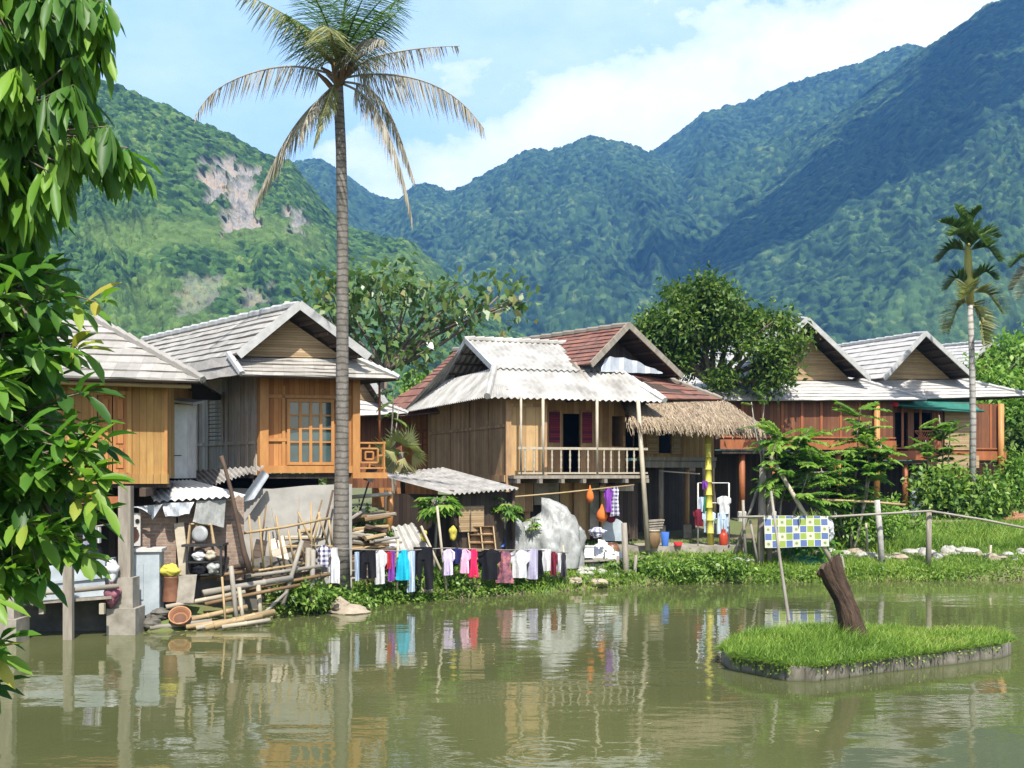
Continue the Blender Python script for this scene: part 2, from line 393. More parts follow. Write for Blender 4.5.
def domes(x, y, cs, s):
    ix = np.floor(x/cs); iy = np.floor(y/cs); best = np.full(x.shape, 9.); rnd = np.zeros(x.shape); sz = np.ones(x.shape)
    for dx in (-1,0,1):
        for dy in (-1,0,1):
            jx = ix+dx; jy = iy+dy
            px = (jx+.15+.7*_h(jx,jy,s))*cs; py = (jy+.15+.7*_h(jx,jy,s+5))*cs
            r = .55+.5*_h(jx,jy,s+9)
            d = ((x-px)**2+(y-py)**2)/(cs*r)**2
            m = d < best
            best = np.where(m, d, best); rnd = np.where(m, _h(jx,jy,s+3), rnd); sz = np.where(m, r, sz)
    return np.sqrt(np.clip(1-best,0,1))*sz, rnd
def grid_faces(nr, nc):
    i = np.arange((nr-1)*nc).reshape(nr-1,nc)[:,:-1].ravel()
    return np.stack([i, i+1, i+nc+1, i+nc], 1)

# ------------------------------------------------------------------ camera, sun, sky
cam = bpy.data.cameras.new('camera'); cam_o = bpy.data.objects.new('camera', cam); COL.objects.link(cam_o)
cam_o.location = (0,0,CZ); cam_o.rotation_euler = (R(90),0,0)
cam.sensor_width = 36; cam.lens = F/1024*36; cam.shift_y = (H0-384)/1024
cam.clip_start = .05; cam.clip_end = 20000
SCN.camera = cam_o
SUN_EL, SUN_AZ = 55, 170                       # azimuth clockwise from +Y: right of and behind the viewer
sd = Vector((math.sin(R(SUN_AZ))*math.cos(R(SUN_EL)), math.cos(R(SUN_AZ))*math.cos(R(SUN_EL)), math.sin(R(SUN_EL))))
sun = bpy.data.lights.new('sun','SUN'); sun.energy = 5.0; sun.angle = R(.53); sun.color = (1,.955,.88)
so = bpy.data.objects.new('sun', sun); COL.objects.link(so); so.rotation_euler = (-sd).to_track_quat('-Z','Y').to_euler()
w = bpy.data.worlds.new('World'); SCN.world = w; w.use_nodes = True
nt = w.node_tree; bg = nt.nodes['Background']
sky = nt.nodes.new('ShaderNodeTexSky'); sky.sky_type='NISHITA'; sky.sun_disc=False
sky.sun_elevation=R(SUN_EL); sky.sun_rotation=R(SUN_AZ); sky.dust_density=1.6; sky.air_density=1.0; sky.ozone_density=1.2
L(nt, sky.outputs[0], bg.inputs[0]); bg.inputs[1].default_value = .15
tc = nt.nodes.new('ShaderNodeTexCoord'); dirv = tc.outputs['Generated']
def plane_val(p1, p2):                          # height above the great circle through two sky directions
    a = Vector(((p1[0]-512)/F,1,(H0-p1[1])/F)); b_ = Vector(((p2[0]-512)/F,1,(H0-p2[1])/F))
    n = a.cross(b_).normalized()
    if n.z < 0: n = -n
    vm = nt.nodes.new('ShaderNodeVectorMath'); vm.operation='DOT_PRODUCT'; L(nt, dirv, vm.inputs[0]); vm.inputs[1].default_value = n
    return vm.outputs['Value']
def cn(scale, detail, z=1.5, off=0.):
    mp = nt.nodes.new('ShaderNodeMapping'); mp.inputs['Scale'].default_value=(1,1,z); mp.inputs['Location'].default_value=(off,off*.7,off*.3)
    L(nt, dirv, mp.inputs[0]); return noise(nt, mp.outputs[0], scale, detail, .58)
big = cn(7, 9, 1.6, 2.3); fine = cn(3.2, 7, 2.2, 7.1)
h1 = plane_val((390,128),(770,6))
bank = math_(nt,'MULTIPLY_ADD', h1, -8., -.03)
bank = math_(nt,'MINIMUM', bank, .35)
lf = nt.nodes.new('ShaderNodeSeparateXYZ'); L(nt, dirv, lf.inputs[0])
fade = math_(nt,'MULTIPLY_ADD', lf.outputs[0], 3.2, .72)          # thins out towards the left
fade = math_(nt,'MINIMUM', fade, .22)
m1 = math_(nt,'ADD', math_(nt,'ADD', bank, math_(nt,'MULTIPLY_ADD',big,1.9,-.95)), fade)
cl = ramp(nt, m1, [(.0,0.),(.2,.7),(.5,1.)])
thin = math_(nt,'MULTIPLY_ADD', ramp(nt, fine, [(.42,0.),(.75,1.)]), .3, .45)
low = math_(nt,'MULTIPLY', ramp(nt, math_(nt,'ADD', math_(nt,'MULTIPLY_ADD', lf.outputs[2], -1.6, .4), math_(nt,'MULTIPLY_ADD',big,1.2,-.45)), [(.1,0.),(.45,1.)]), .8)
ahead = ramp(nt, lf.outputs[1], [(.25,0.),(.75,1.)])
cov = math_(nt,'MULTIPLY', ahead, math_(nt,'MAXIMUM', math_(nt,'MAXIMUM', cl, thin), low))
bg2 = nt.nodes.new('ShaderNodeBackground')
L(nt, mixc(nt, ramp(nt,cov,[(.3,0.),(.8,1.)]), (.52,.83,1.), ramp(nt, cn(11,8,1.5,4.), [(.3,(.80,.86,.93)),(.6,(.98,.99,1.))])), bg2.inputs[0]); bg2.inputs[1].default_value = 1.08
mxs = nt.nodes.new('ShaderNodeMixShader'); L(nt, cov, mxs.inputs[0]); L(nt, bg.outputs[0], mxs.inputs[1]); L(nt, bg2.outputs[0], mxs.inputs[2])
L(nt, mxs.outputs[0], nt.nodes['World Output'].inputs[0])
vs = SCN.view_settings; vs.view_transform='Standard'; vs.look='None'; vs.gamma=1; vs.exposure=.76; vs.use_curve_mapping=False
cy = SCN.cycles; cy.max_bounces=7; cy.diffuse_bounces=3; cy.glossy_bounces=3; cy.transmission_bounces=4; cy.volume_bounces=0; cy.transparent_max_bounces=8
cy.use_denoising=True; cy.denoising_prefilter='NONE'; cy.caustics_reflective=False; cy.caustics_refractive=False; cy.sample_clamp_indirect=6

# ------------------------------------------------------------------ ground and water
_sh = [(0,622),(60,621),(140,619),(150,634),(200,627),(270,618),(330,610),(440,600),(560,591),(650,585),(760,583),(900,581),(1024,580)]
_sx = [-90,-14]; _sy = [20,22]
for px,py in _sh:
    d = CZ*F/(py-H0); p = at(px,py,d); _sx.append(p.x); _sy.append(d)
_sx += [40,120]; _sy += [33,38]
def shore(x): return np.interp(x, _sx, _sy)
def ground(x, y):
    x = np.asarray(x,dtype=float); y = np.asarray(y,dtype=float)
    t = y-shore(x)+.35*(fbm(x*1.1+9,y*1.1,3,3)-.5)
    z = np.interp(t, [-6,-1.2,-.25,0,.2,.8,2.2,4.5,9,30,300,600],[-1.1,-.7,-.2,.0,.2,.33,.62,.9,1.25,1.6,3.2,3.4])
    z = z+np.where(t>.2,.10*(fbm(x*.9,y*.9,8,3)-.5),0)
    nb = np.interp(y,[-20,5.5,7.2,8.5],[1.0,.75,.2,-.9])
    return np.where(y<12, np.maximum(nb,-.9), z)
def gz(x, y): return float(ground(np.array([x]),np.array([y]))[0])
xs = np.concatenate([np.linspace(-700,-30,20), np.arange(-24,30,.35), np.linspace(36,700,20)])
ys = np.concatenate([np.arange(-20,18,1.), np.arange(18,46,.3), np.linspace(48,1100,60)])
X, Y = np.meshgrid(xs, ys); Z = ground(X, Y)
def m_ground():
    m, nt, b = newmat('bank_ground')
    o = coords(nt,'Object')
    n1 = noise(nt,o,.7,6,.65); n2 = noise(nt,o,6,5,.6)
    t = math_(nt,'ADD',math_(nt,'MULTIPLY',n1,.75),math_(nt,'MULTIPLY',n2,.3))
    L(nt, ramp(nt,t,[(.38,(.16,.125,.08)),(.52,(.10,.10,.035)),(.66,(.075,.135,.025))]), b.inputs['Base Color'])
    b.inputs['Roughness'].default_value=.95
    bump(nt,b,n2,.6,.05); return m
kind(np_mesh('ground', np.stack([X,Y,Z],-1).reshape(-1,3), grid_faces(len(ys),len(xs)), m_ground(), smooth=True), 'structure')
def m_water():
    m, nt, b = newmat('murky_pond_water')
    o = coords(nt,'Object')
    n0 = noise(nt,o,.12,3,.5)
    L(nt, ramp(nt,n0,[(.35,(.060,.068,.026)),(.65,(.090,.097,.037))]), b.inputs['Base Color'])
    b.inputs['Roughness'].default_value=.03; b.inputs['IOR'].default_value=1.38; b.inputs['Specular IOR Level'].default_value=.5
    a = noise(nt,coords(nt,'Object',(.9,1.5,1)),2.4,3,.5); c = noise(nt,coords(nt,'Object',(.55,1.3,1)),.8,2,.5)
    hh = math_(nt,'ADD',math_(nt,'MULTIPLY',a,.32),math_(nt,'MULTIPLY',c,1.))
    # breeze patches: calmer and rougher water
    pat = ramp(nt, noise(nt,coords(nt,'Object',(.5,1,1)),.16,3,.5), [(.38,.25),(.66,1.)])
    hh = math_(nt,'MULTIPLY',hh,pat)
    # ring ripple where a fish rose
    sp = nt.nodes.new('ShaderNodeSeparateXYZ'); L(nt,o,sp.inputs[0])
    dx = math_(nt,'SUBTRACT',sp.outputs[0],.35); dy = math_(nt,'SUBTRACT',sp.outputs[1],12.45)
    r = math_(nt,'SQRT',math_(nt,'ADD',math_(nt,'MULTIPLY',dx,dx),math_(nt,'MULTIPLY',dy,dy)))
    env = ramp(nt, r, [(0,1.),(.55,.8),(.95,0.)])
    ring = math_(nt,'MULTIPLY',math_(nt,'SINE',math_(nt,'MULTIPLY',r,34.)),math_(nt,'MULTIPLY',math_(nt,'MULTIPLY',env,ramp(nt,noise(nt,o,1.7,2,.5),[(.38,.15),(.6,1.)])),.055))
    hh = math_(nt,'ADD',hh,ring)
    bump(nt,b,hh,1.,.022); return m
_wy = np.concatenate([np.linspace(4,40,10)]); _wx = np.linspace(-90,110,11); WX,WY = np.meshgrid(_wx,_wy)
kind(np_mesh('water', np.stack([WX,WY,WX*0],-1).reshape(-1,3), grid_faces(len(_wy),len(_wx)), m_water()), 'structure')

# ------------------------------------------------------------------ wooded hills
def m_forest(name, stops, clearing, rockcols):
    m, nt, b = newmat(name)
    a = nt.nodes.new('ShaderNodeAttribute'); a.attribute_name='tree'
    k = nt.nodes.new('ShaderNodeAttribute'); k.attribute_name='rock'
    g = nt.nodes.new('ShaderNodeAttribute'); g.attribute_name='clear'
    o = coords(nt,'Object')
    c = ramp(nt, a.outputs['Fac'], stops)
    c = mixc(nt, g.outputs['Fac'], c, clearing)
    st = noise(nt, coords(nt,'Object',(1,1,.22)), .11, 7, .7)
    rk = ramp(nt, st, [(.3,rockcols[0]),(.5,rockcols[1]),(.68,rockcols[2])])
    L(nt, mixc(nt, k.outputs['Fac'], c, rk), b.inputs['Base Color'])
    b.inputs['Roughness'].default_value=.85; b.inputs['Specular IOR Level'].default_value=.15
    bump(nt, b, math_(nt,'ADD',noise(nt,o,.8,3,.6),math_(nt,'MULTIPLY',st,math_(nt,'MULTIPLY',k.outputs['Fac'],6.))), .7, 1.4)
    return m
def sm(x, a, b): t = np.clip((x-a)/(b-a),0,1); return t*t*(3-2*t)
def hill(name, line, dc, df, nr, nc, spur, cs, ch, mat, seed, rough=.04, p=.85, cliff=None, clear=None, zf=-2., hollow=None, relief=1.):
    px = np.linspace(line[0][0], line[-1][0], nc)
    ln = np.array(line, float)
    top = np.interp(px, ln[:,0], ln[:,1])
    k = np.ones(9)/9; top = np.convolve(np.pad(top,4,'edge'),k,'valid')
    tt = np.concatenate([np.linspace(0,1,nr), 1+np.linspace(.02,.5,10)])
    PX, T = np.meshgrid(px, tt)
    dcv = dc*(1+.10*(fbm(px/170.,px*0,seed,3)-.5))
    D = df+(dcv[None,:]-df)*T
    zc = CZ+(H0-top)*dcv/F
    Sx = (PX-512)/F*dc
    warp = (fbm(Sx/(dc*.16), T*1.7, seed+31, 4)-.5)
    ridg = 1-np.abs(2*fbm(Sx/(dc*.085)+2.2*warp+T*1.7, T*2.6+warp, seed+7, 5)-1)*2
    ridg2 = 1-np.abs(2*fbm(Sx/(dc*.035)+1.6*warp-T*2.2, T*6.4, seed+77, 4)-1)*2
    S = np.where(T<=1, np.clip(T,0,1)**p, 1-(T-1)*1.3)
    win = np.clip(4*T*(1.04-T),0,1)
    rel = relief*(spur*(ridg-.45)+spur*.45*(ridg2-.4))*win
    Z = zf+(zc[None,:]-zf)*np.clip(S+rel,-.004,None)
    XX = (PX-512)/F*D; YY = D
    PYy = H0-(Z-CZ)/YY*F
    rock = np.zeros_like(Z); clr = np.zeros_like(Z)
    nz = fbm(PX/13., PYy/9., seed+3, 5); nz2 = fbm(PX/38., PYy/22., seed+91, 4)
    if cliff:
        for (x0,x1,y0,y1,s) in cliff:
            e = np.minimum(np.minimum((PX-x0)/12,(x1-PX)/12),np.minimum((PYy-y0)/10,(y1-PYy)/10))
            rock = np.maximum(rock, sm(e+(nz-.5)*2.6, .15, .75)*s)
    if clear:
        for (x0,x1,y0,y1,s) in clear:
            e = np.minimum(np.minimum((PX-x0)/40,(x1-PX)/40),np.minimum((PYy-y0)/14,(y1-PYy)/14))
            clr = np.maximum(clr, sm(e+(nz2-.5)*3.5, .1, 1.2)*s)
    dm, rn = domes(XX+30*warp, .42*YY+Z*.62, cs, seed+50)
    dm2, rn2 = domes(XX+7.3, .42*YY+Z*.62+3.1, cs*1.9, seed+60)
    h = (dm*ch+dm2*ch*.8*(rn2>.45))*(1-rock)*(1-.35*clr)
    flute = (fbm(PX/5., PYy/30., seed+15, 4)-.5)+.6*(fbm(PX/2.2, PYy/5., seed+16, 3)-.5)
    XX = XX-.1*h; YY = YY-h*.8-rock*(flute*dc*.014-dc*.006); Z = Z+h*.55+(fbm(Sx/8,T*90,seed+5,3)-.5)*rough*10
    tree = np.clip(.85*rn+.15*rn2*(rn2>.45)+.5*nz2-.28,0,1)
    V = np.stack([XX,YY,Z],-1).reshape(-1,3)
    o = np_mesh(name, V, grid_faces(len(tt),nc), mat, attrs={'tree':tree.ravel(),'rock':rock.ravel(),'clear':clr.ravel()}, smooth=True)
    return kind(o,'structure')
m_green = m_forest('green_wooded_slope', [(0,(.006,.018,.008)),(.3,(.024,.058,.016)),(.6,(.05,.105,.025)),(.85,(.085,.15,.033)),(1,(.14,.19,.05))], (.11,.165,.04), ((.10,.098,.092),(.31,.29,.26),(.44,.32,.21)))
m_blue = m_forest('far_wooded_slope', [(0,(.004,.012,.008)),(.3,(.018,.043,.018)),(.6,(.034,.072,.024)),(.85,(.058,.105,.032)),(1,(.12,.16,.055))], (.10,.17,.04), ((.16,.15,.14),(.30,.28,.25),(.36,.29,.2)))
hill('hill', [(-260,40),(-120,55),(0,62),(60,70),(100,84),(135,93),(165,107),(200,126),(232,138),(256,152),(275,160),(294,166),(312,190),(330,212),(352,232),(385,240),(410,244),(440,268),(470,296),(510,330),(545,352),(570,372)],
     660, 330, 600, 900, .04, 2.2, 2.7, m_green, 4, p=.95,
     cliff=[(196,236,160,208,1.),(222,262,168,240,1.),(286,308,208,240,.9),(176,226,276,320,.35),(240,272,288,316,.5)],
     clear=[(60,330,214,252,.6),(60,250,275,345,.4),(330,460,250,330,.3)])
hill('hill', [(180,230),(260,182),(300,164),(322,163),(345,178),(362,190),(380,201),(396,204),(418,186),(436,189),(452,196),(478,182),(500,170),(522,157),(536,152),(548,156),(562,150),(578,142),(594,140),(612,146),(632,148),(655,155),(690,175),(740,220),(800,270)],
     2000, 800, 400, 760, .045, 6.2, 7, m_blue, 21, p=.9)
hill('hill', [(560,260),(600,205),(640,162),(655,153),(672,140),(700,117),(730,107),(760,99),(795,86),(830,75),(858,67),(880,55),(905,48),(926,50),(945,60),(990,90),(1100,150),(1260,250)],
     2300, 1000, 400, 760, .04, 6.8, 7.5, m_blue, 37, p=.85)
hill('hill', [(380,352),(460,340),(540,322),(600,292),(650,262),(700,222),(740,190),(790,152),(840,115),(880,84),(915,56),(935,45),(962,26),(985,8),(1000,2),(1024,-8),(1080,-22),(1200,-5),(1420,60)],
     1750, 650, 720, 1100, .035, 4.8, 5.5, m_blue, 52, p=.95, clear=[(860,1300,270,345,.3),(420,700,318,360,.3)])
# pale blue air
def haze():
    mb = MB(); mb.obox(Vector((-2600,-30,-3)), Vector((5200,0,0)), Vector((0,3500,0)), Vector((0,0,960)))
    o = mb.build('haze', None); kind(o,'stuff')
    m = bpy.data.materials.new('pale_air'); m.use_nodes=True; nt=m.node_tree
    nt.nodes.remove(nt.nodes['Principled BSDF'])
    v = nt.nodes.new('ShaderNodeVolumePrincipled'); v.inputs['Color'].default_value=(.16,.45,.98,1); v.inputs['Density'].default_value=HAZE
    v.inputs['Anisotropy'].default_value=.0
    L(nt, v.outputs[0], nt.nodes['Material Output'].inputs['Volume'])
    o.data.materials.append(m)
HAZE = .00021
haze()

# the cloud added unseen to shade the right-hand mountain (above the air box)
def shade_cloud():
    mb=MB(); rs=random.Random(8)
    for k in range(26):
        t=rs.random(); c=Vector((lerp(380,880,t),lerp(520,1300,t),1230))+Vector((rs.uniform(-75,75),rs.uniform(-60,60),rs.uniform(-15,25)))
        mb.blob(c,rs.uniform(60,120),rs.uniform(50,100),rs.uniform(30,55),.22,20,12,seed=k)
    for k in range(170):
        t=rs.random(); c=Vector((lerp(370,890,t),lerp(510,1310,t),1235))+Vector((rs.gauss(0,105),rs.gauss(0,85),rs.uniform(-15,25)))
        r=rs.uniform(9,26); mb.blob(c,r,r*.9,r*.6,.2,10,6,seed=100+k)
    m=m_plain('cloud_white',(.85,.86,.88),(.8,.81,.83),.01,1.,0)
    kind(mb.build('unseen_shade_cloud',m,None,(0,0,0),smooth=True),'stuff')
shade_cloud()
# ------------------------------------------------------------------ building helpers
V3 = Vector; UP = Vector((0,0,1))
class Fr:
    def __init__(s, o, th, thv=None):
        s.o = o; s.u = Vector((math.cos(R(th)),math.sin(R(th)),0))
        t = th if thv is None else thv
        s.v = Vector((-math.sin(R(t)),math.cos(R(t)),0))
    def P(s, u, v, z): q = s.o+s.u*u+s.v*v; return Vector((q.x,q.y,z))
    def u_at(s, px, v=0.):
        k = (px-512)/F; x = s.o.x+s.v.x*v; y = s.o.y+s.v.y*v
        return (k*y-x)/(s.u.x-k*s.u.y)
    def z_at(s, py, u, v=0.): return CZ-(py-H0)*(s.o.y+s.u.y*u+s.v.y*v)/F
def tiles(mb, TL, TR, BL, BR, n, lift=.035, soff=None):
    nrm = (TR-TL).cross(BL-TL).normalized()
    if nrm.z < 0: nrm = -nrm
    ref = (TR-TL).normalized()
    for i in range(n):
        t0, t1 = i/n, (i+1)/n
        j = U(-.004,.008)
        a, b = TL.lerp(BL,t0), TR.lerp(BR,t0); c, d = TR.lerp(BR,t1), TL.lerp(BL,t1)
        a2 = a+nrm*.004; b2 = b+nrm*.004; c2 = c+nrm*(lift+j); d2 = d+nrm*(lift+j)
        m = max(3,int((BR-BL).length/.5)); jit = [nrm*random.gauss(0,.009)+(BL-TL).normalized()*random.gauss(0,.012) for _ in range(m+1)]
        for q in range(m):
            f0, f1 = q/m, (q+1)/m
            A_, B_ = a2.lerp(b2,f0), a2.lerp(b2,f1); C_, D_ = d2.lerp(c2,f1)+jit[q+1], d2.lerp(c2,f0)+jit[q]
            us = [(p-TL).dot(ref) for p in (A_,B_,C_,D_)]
            mb.quad(A_,B_,C_,D_,[(us[0],i+.01),(us[1],i+.01),(us[2],i+.97),(us[3],i+.97)])
            mb.quad(D_,C_,d.lerp(c,f1),d.lerp(c,f0),[(us[3],i+.98),(us[2],i+.98),(us[2],i+.99),(us[3],i+.99)])
    if soff is not None:
        o = nrm*-.05
        soff.quad(TL+o,BL+o,BR+o,TR+o)
        soff.quad(BL+o,BL,BR,BR+o)
def corr(mb, rows, wl=.18, amp=.028):
    # rows: (left point, right point, s left, s right); waves run along s
    smin = min(r[2] for r in rows); smax = max(r[3] for r in rows)
    n = max(4,int((smax-smin)/(wl/6))); i0 = len(mb.v)
    A = rows[0]; B = rows[-1]
    nrm = (A[1]-A[0]).cross(B[0]-A[0]).normalized()
    if nrm.z < 0: nrm = -nrm
    for (p,q,a,b) in rows:
        for k in range(n+1):
            s = min(max(smin+(smax-smin)*k/n,a),b)
            t = (s-a)/(b-a) if b > a else 0
            mb.v.append(p.lerp(q,t)+nrm*amp*math.sin(2*math.pi*s/wl))
    for r in range(len(rows)-1):
        for k in range(n):
            a = i0+r*(n+1)+k; mb.f.append((a,a+1,a+n+2,a+n+1))
            mb.uv += [(k/n,r),((k+1)/n,r),((k+1)/n,r+1),(k/n,r+1)]
def corr_quad(mb, TL, TR, BL, BR, wl=.18, amp=.028, seams=1):
    w = max((TR-TL).length,(BR-BL).length)
    for i in range(seams):
        t0 = i/seams; t1 = (i+1)/seams+(.03 if i < seams-1 else 0)
        o = UP*.02*(seams-1-i)
        corr(mb, [(TL.lerp(BL,t0)+o,TR.lerp(BR,t0)+o,0,w),(TL.lerp(BL,t1)+o,TR.lerp(BR,t1)+o,0,w)], wl, amp)
def wall(name, mat, parent, a, b, z0, z1, th=.08, holes=(), back=None):
    # upright wall from plan point a to b with openings (s0,s1,z0,z1)
    mb = MB(); a = Vector((a.x,a.y,0)); b = Vector((b.x,b.y,0)); d = (b-a); Ln = d.length; d = d.normalized()
    n = back if back is not None else Vector((-d.y,d.x,0))
    ss = sorted({0.,Ln,*[min(max(h[0],0),Ln) for h in holes],*[min(max(h[1],0),Ln) for h in holes]})
    zs = sorted({z0,z1,*[h[2] for h in holes],*[h[3] for h in holes]})
    for i in range(len(ss)-1):
        for j in range(len(zs)-1):
            s, z = (ss[i]+ss[i+1])/2, (zs[j]+zs[j+1])/2
            if any(h[0] < s < h[1] and h[2] < z < h[3] for h in holes): continue
            p = [a+d*ss[i]+UP*zs[j], a+d*ss[i+1]+UP*zs[j], a+d*ss[i+1]+UP*zs[j+1], a+d*ss[i]+UP*zs[j+1]]
            uv = [(ss[i],zs[j]),(ss[i+1],zs[j]),(ss[i+1],zs[j+1]),(ss[i],zs[j+1])]
            mb.quad(*p,uv); mb.quad(*[q+n*th for q in (p[1],p[0],p[3],p[2])],[uv[1],uv[0],uv[3],uv[2]])
    def rim(s0,s1,q0,q1):
        c = [a+d*s0+UP*q0,a+d*s1+UP*q0,a+d*s1+UP*q1,a+d*s0+UP*q1]
        for k in range(4): mb.quad(c[k],c[(k+1)%4],c[(k+1)%4]+n*th,c[k]+n*th)
    rim(0,Ln,z0,z1)
    for h in holes: rim(*h)
    return mb.build(name, mat, parent)
def bars(name, mat, parent, lst, w, h=None):
    mb = MB()
    for a, b in lst: mb.beam(a, b, w, h or w)
    return mb.build(name, mat, parent)
def pole(name, mat, parent, pts, r, n=8): return MB().tube(pts, r, n).build(name, mat, parent, smooth=True)
def gable_roof(t, A, Rb, GL, GR, EL, ER, mat, nu, nl, ns, over=.75, trim=None, EBL=None, gmat=None, purlins=4):
    rv = Rb-A; rh = Vector((rv.x,rv.y,0)).normalized()
    GLw, GRw = GL+rh*over, GR+rh*over
    roof = MB(); so_ = MB()
    EBL = EBL if EBL is not None else EL+rv
    tiles(roof, Rb, A, GL+rv, GL, nu, soff=so_); tiles(roof, GL+rv, GLw, EBL, EL, nl, soff=so_)
    tiles(roof, A, Rb, GR, GR+rv, nu, soff=so_); tiles(roof, GRw, GR+rv, ER, ER+rv, nl, soff=so_)
    tiles(roof, GLw-UP*.03, GRw-UP*.03, EL, ER, ns, soff=so_)
    roof.poly([Rb-UP*.05, GR+rv-UP*.05, GL+rv-UP*.05]); roof.uv[-3:] = [(0,.3)]*3
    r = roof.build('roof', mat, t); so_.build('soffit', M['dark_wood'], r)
    tm = trim or M['barge']
    for G in (GL, GR):
        e = (G-A).normalized()
        bm = MB(); bm.beam(A-e*.02+UP*.03-rh*.04, G+e*.1+UP*.03-rh*.04, .05, .19); bm.build('barge_board', tm, r)
    cap = MB(); q = 16
    for k in range(q): cap.tube([A.lerp(Rb,k/q)+UP*.03, A.lerp(Rb,(k+1.15)/q)+UP*.05], [.085,.105], 7)
    cap.build('ridge_cap', tm, r)
    for G, E in ((GLw,EL),(GRw,ER)):
        h = MB(); q = 7
        for k in range(q): h.tube([E.lerp(G,k/q)+UP*.03, E.lerp(G,(k+1.1)/q)+UP*.045],[.075,.09],6)
        h.build('hip_cap', tm, r)
    g = MB(); o = rh*(over+.02)
    base = [GL+o+(GR-GL)*.06, GR+o-(GR-GL)*.06, A+o-UP*.22]
    g.poly(base); g.poly([p+rh*.06 for p in base[::-1]])
    g.build('gable_wall', gmat or M['bamboo_wall'], t)
    for G in (GL, GR):
        for k in range(1,purlins+1):
            p = A.lerp(G,k/(purlins+.4))-UP*.10
            MB().beam(p, p+rh*(over+.05), .07, .07).build('purlin_end', M['dark_trim'], r)
    return r
def shutter(name, mat, parent, a, b, z0, z1, th=.03, slats=9):
    mb = MB(); d = (b-a).normalized(); n = Vector((d.y,-d.x,0)); w = (b-a).length
    f = .06
    mb.obox(a+n*0, d*f, n*th, UP*(z1-z0)+Vector((0,0,z0-a.z))*0) if False else None
    A0 = Vector((a.x,a.y,z0))
    for s0,s1,q0,q1 in ((0,f,0,z1-z0),(w-f,w,0,z1-z0),(f,w-f,0,f),(f,w-f,z1-z0-f,z1-z0)):
        mb.obox(A0+d*s0+UP*q0, d*(s1-s0), n*th, UP*(q1-q0))
    hh = (z1-z0-2*f)/slats
    for k in range(slats):
        p = A0+d*f+UP*(f+hh*k)
        mb.obox(p, d*(w-2*f), n*th*.7+UP*-.012, UP*hh*.78)
    return mb.build(name, mat, parent)
def casement(parent, fr, px0, px1, z0, z1, v, cols, rows, fmat, gmat=None):
    # window part with frame, mullions and glass
    a = fr.P(fr.u_at(px0,v),v,0); b = fr.P(fr.u_at(px1,v),v,0); d = (b-a).normalized(); n = Vector((d.y,-d.x,0)); w = (b-a).length
    mb = MB(); e = .07
    def bar(s0,s1,q0,q1,pr=.05): mb.obox(a+d*s0+UP*q0-n*.02, d*(s1-s0), n*(pr+.02), UP*(q1-q0))
    bar(-e,0,z0-e,z1+e); bar(w,w+e,z0-e,z1+e); bar(0,w,z0-e,z0); bar(0,w,z1,z1+e)
    for k in range(1,cols): bar(w*k/cols-.035,w*k/cols+.035,z0,z1,.035)
    hs = rows if hasattr(rows,'__len__') else [k/rows for k in range(1,rows)]
    cw = w/cols
    for k in range(cols):
        for q in hs: bar(cw*k+.035+(0 if k else -.035), cw*(k+1)-(.035 if k < cols-1 else 0), z0+(z1-z0)*q-.018, z0+(z1-z0)*q+.018,.025)
    f = mb.build('window', fmat, parent)
    g = MB(); g.obox(a-n*.035+UP*z0, d*w, n*.01, UP*(z1-z0)); g.build('pane', gmat or M['glass'], f)
    return f

# ------------------------------------------------------------------ yellow board house at the left edge
fr = Fr(at(167,478,22.5), 10)
t = thing('stilt_house', 'yellow plank stilt house at the left edge, on concrete piers in the water', 'house', fr.P(0,0,0), 'houses round the pond')
zf, zt = 3.04, 5.12; uL = -4.6
d0, d1 = fr.u_at(97), fr.u_at(127)
wall('wall', M['ply_yellow'], t, fr.P(uL,0,0), fr.P(0,0,0), zf, zt, .08, [(d0-uL,d1-uL,zf+.12,4.72)])
wall('wall', M['ply_yellow'], t, fr.P(0,.08,0), fr.P(0,4.6,0), zf, zt, .08, back=-fr.u)
wall('wall', M['dark_wood'], t, fr.P(uL,4.6,0), fr.P(0,4.6,0), zf, zt, .08)
dm = MB(); dn = -fr.v
for k in range(2):
    a = lerp(d0,d1,k/2)+.01; b = lerp(d0,d1,(k+1)/2)-.01
    dm.obox(fr.P(a,.03,zf+.12), fr.u*(b-a), fr.v*.03, UP*(4.72-zf-.12))
    for j in range(3):
        z = zf+.2+j*.5; dm.obox(fr.P(a+.06,.03,z), fr.u*(b-a-.12), fr.v*-.018, UP*.4)
door = dm.build('door', M['wood_orange'], t)
fm = MB()
for u0,u1,z0,z1 in ((d0-.07,d0,zf+.1,4.8),(d1,d1+.07,zf+.1,4.8),(d0,d1,4.72,4.8)): fm.obox(fr.P(u0,-.03,z0), fr.u*(u1-u0), fr.v*.06, UP*(z1-z0))
fm.build('door_frame', M['ply_yellow'], t)
bm = MB(); bm.obox(fr.P(uL,-.09,zf-.12), fr.u*(-uL+.04), fr.v*.17, UP*.2)
bm.build('sill_beam', M['ply_yellow'], t)
tb = MB()
for px in (60, 93, 130, 166): u = fr.u_at(px); tb.obox(fr.P(u-.03,-.025,zf+.08), fr.u*.06, fr.v*.022, UP*(zt-zf-.1))
tb.build('batten', M['orange_trim'], t)
rf = MB(); sf = MB(); er = fr.u_at(203,-.7); rr = fr.u_at(96,2.2)
RL, RR = fr.P(-6,2.2,6.56), fr.P(rr,2.2,6.5); EL_, ER_ = fr.P(-6,-.7,5.06), fr.P(er,-.7,4.97)
tiles(rf, RL, RR, EL_, ER_, 8, soff=sf); tiles(rf, RR, RR, ER_, fr.P(er,5.2,5.0), 8, soff=sf); tiles(rf, RR, RL, fr.P(er,5.2,5.0), fr.P(-6,5.2,5.06), 8, soff=sf)
r = rf.build('roof', M['tile_grey'], t); sf.build('soffit', M['dark_wood'], r)
h = MB()
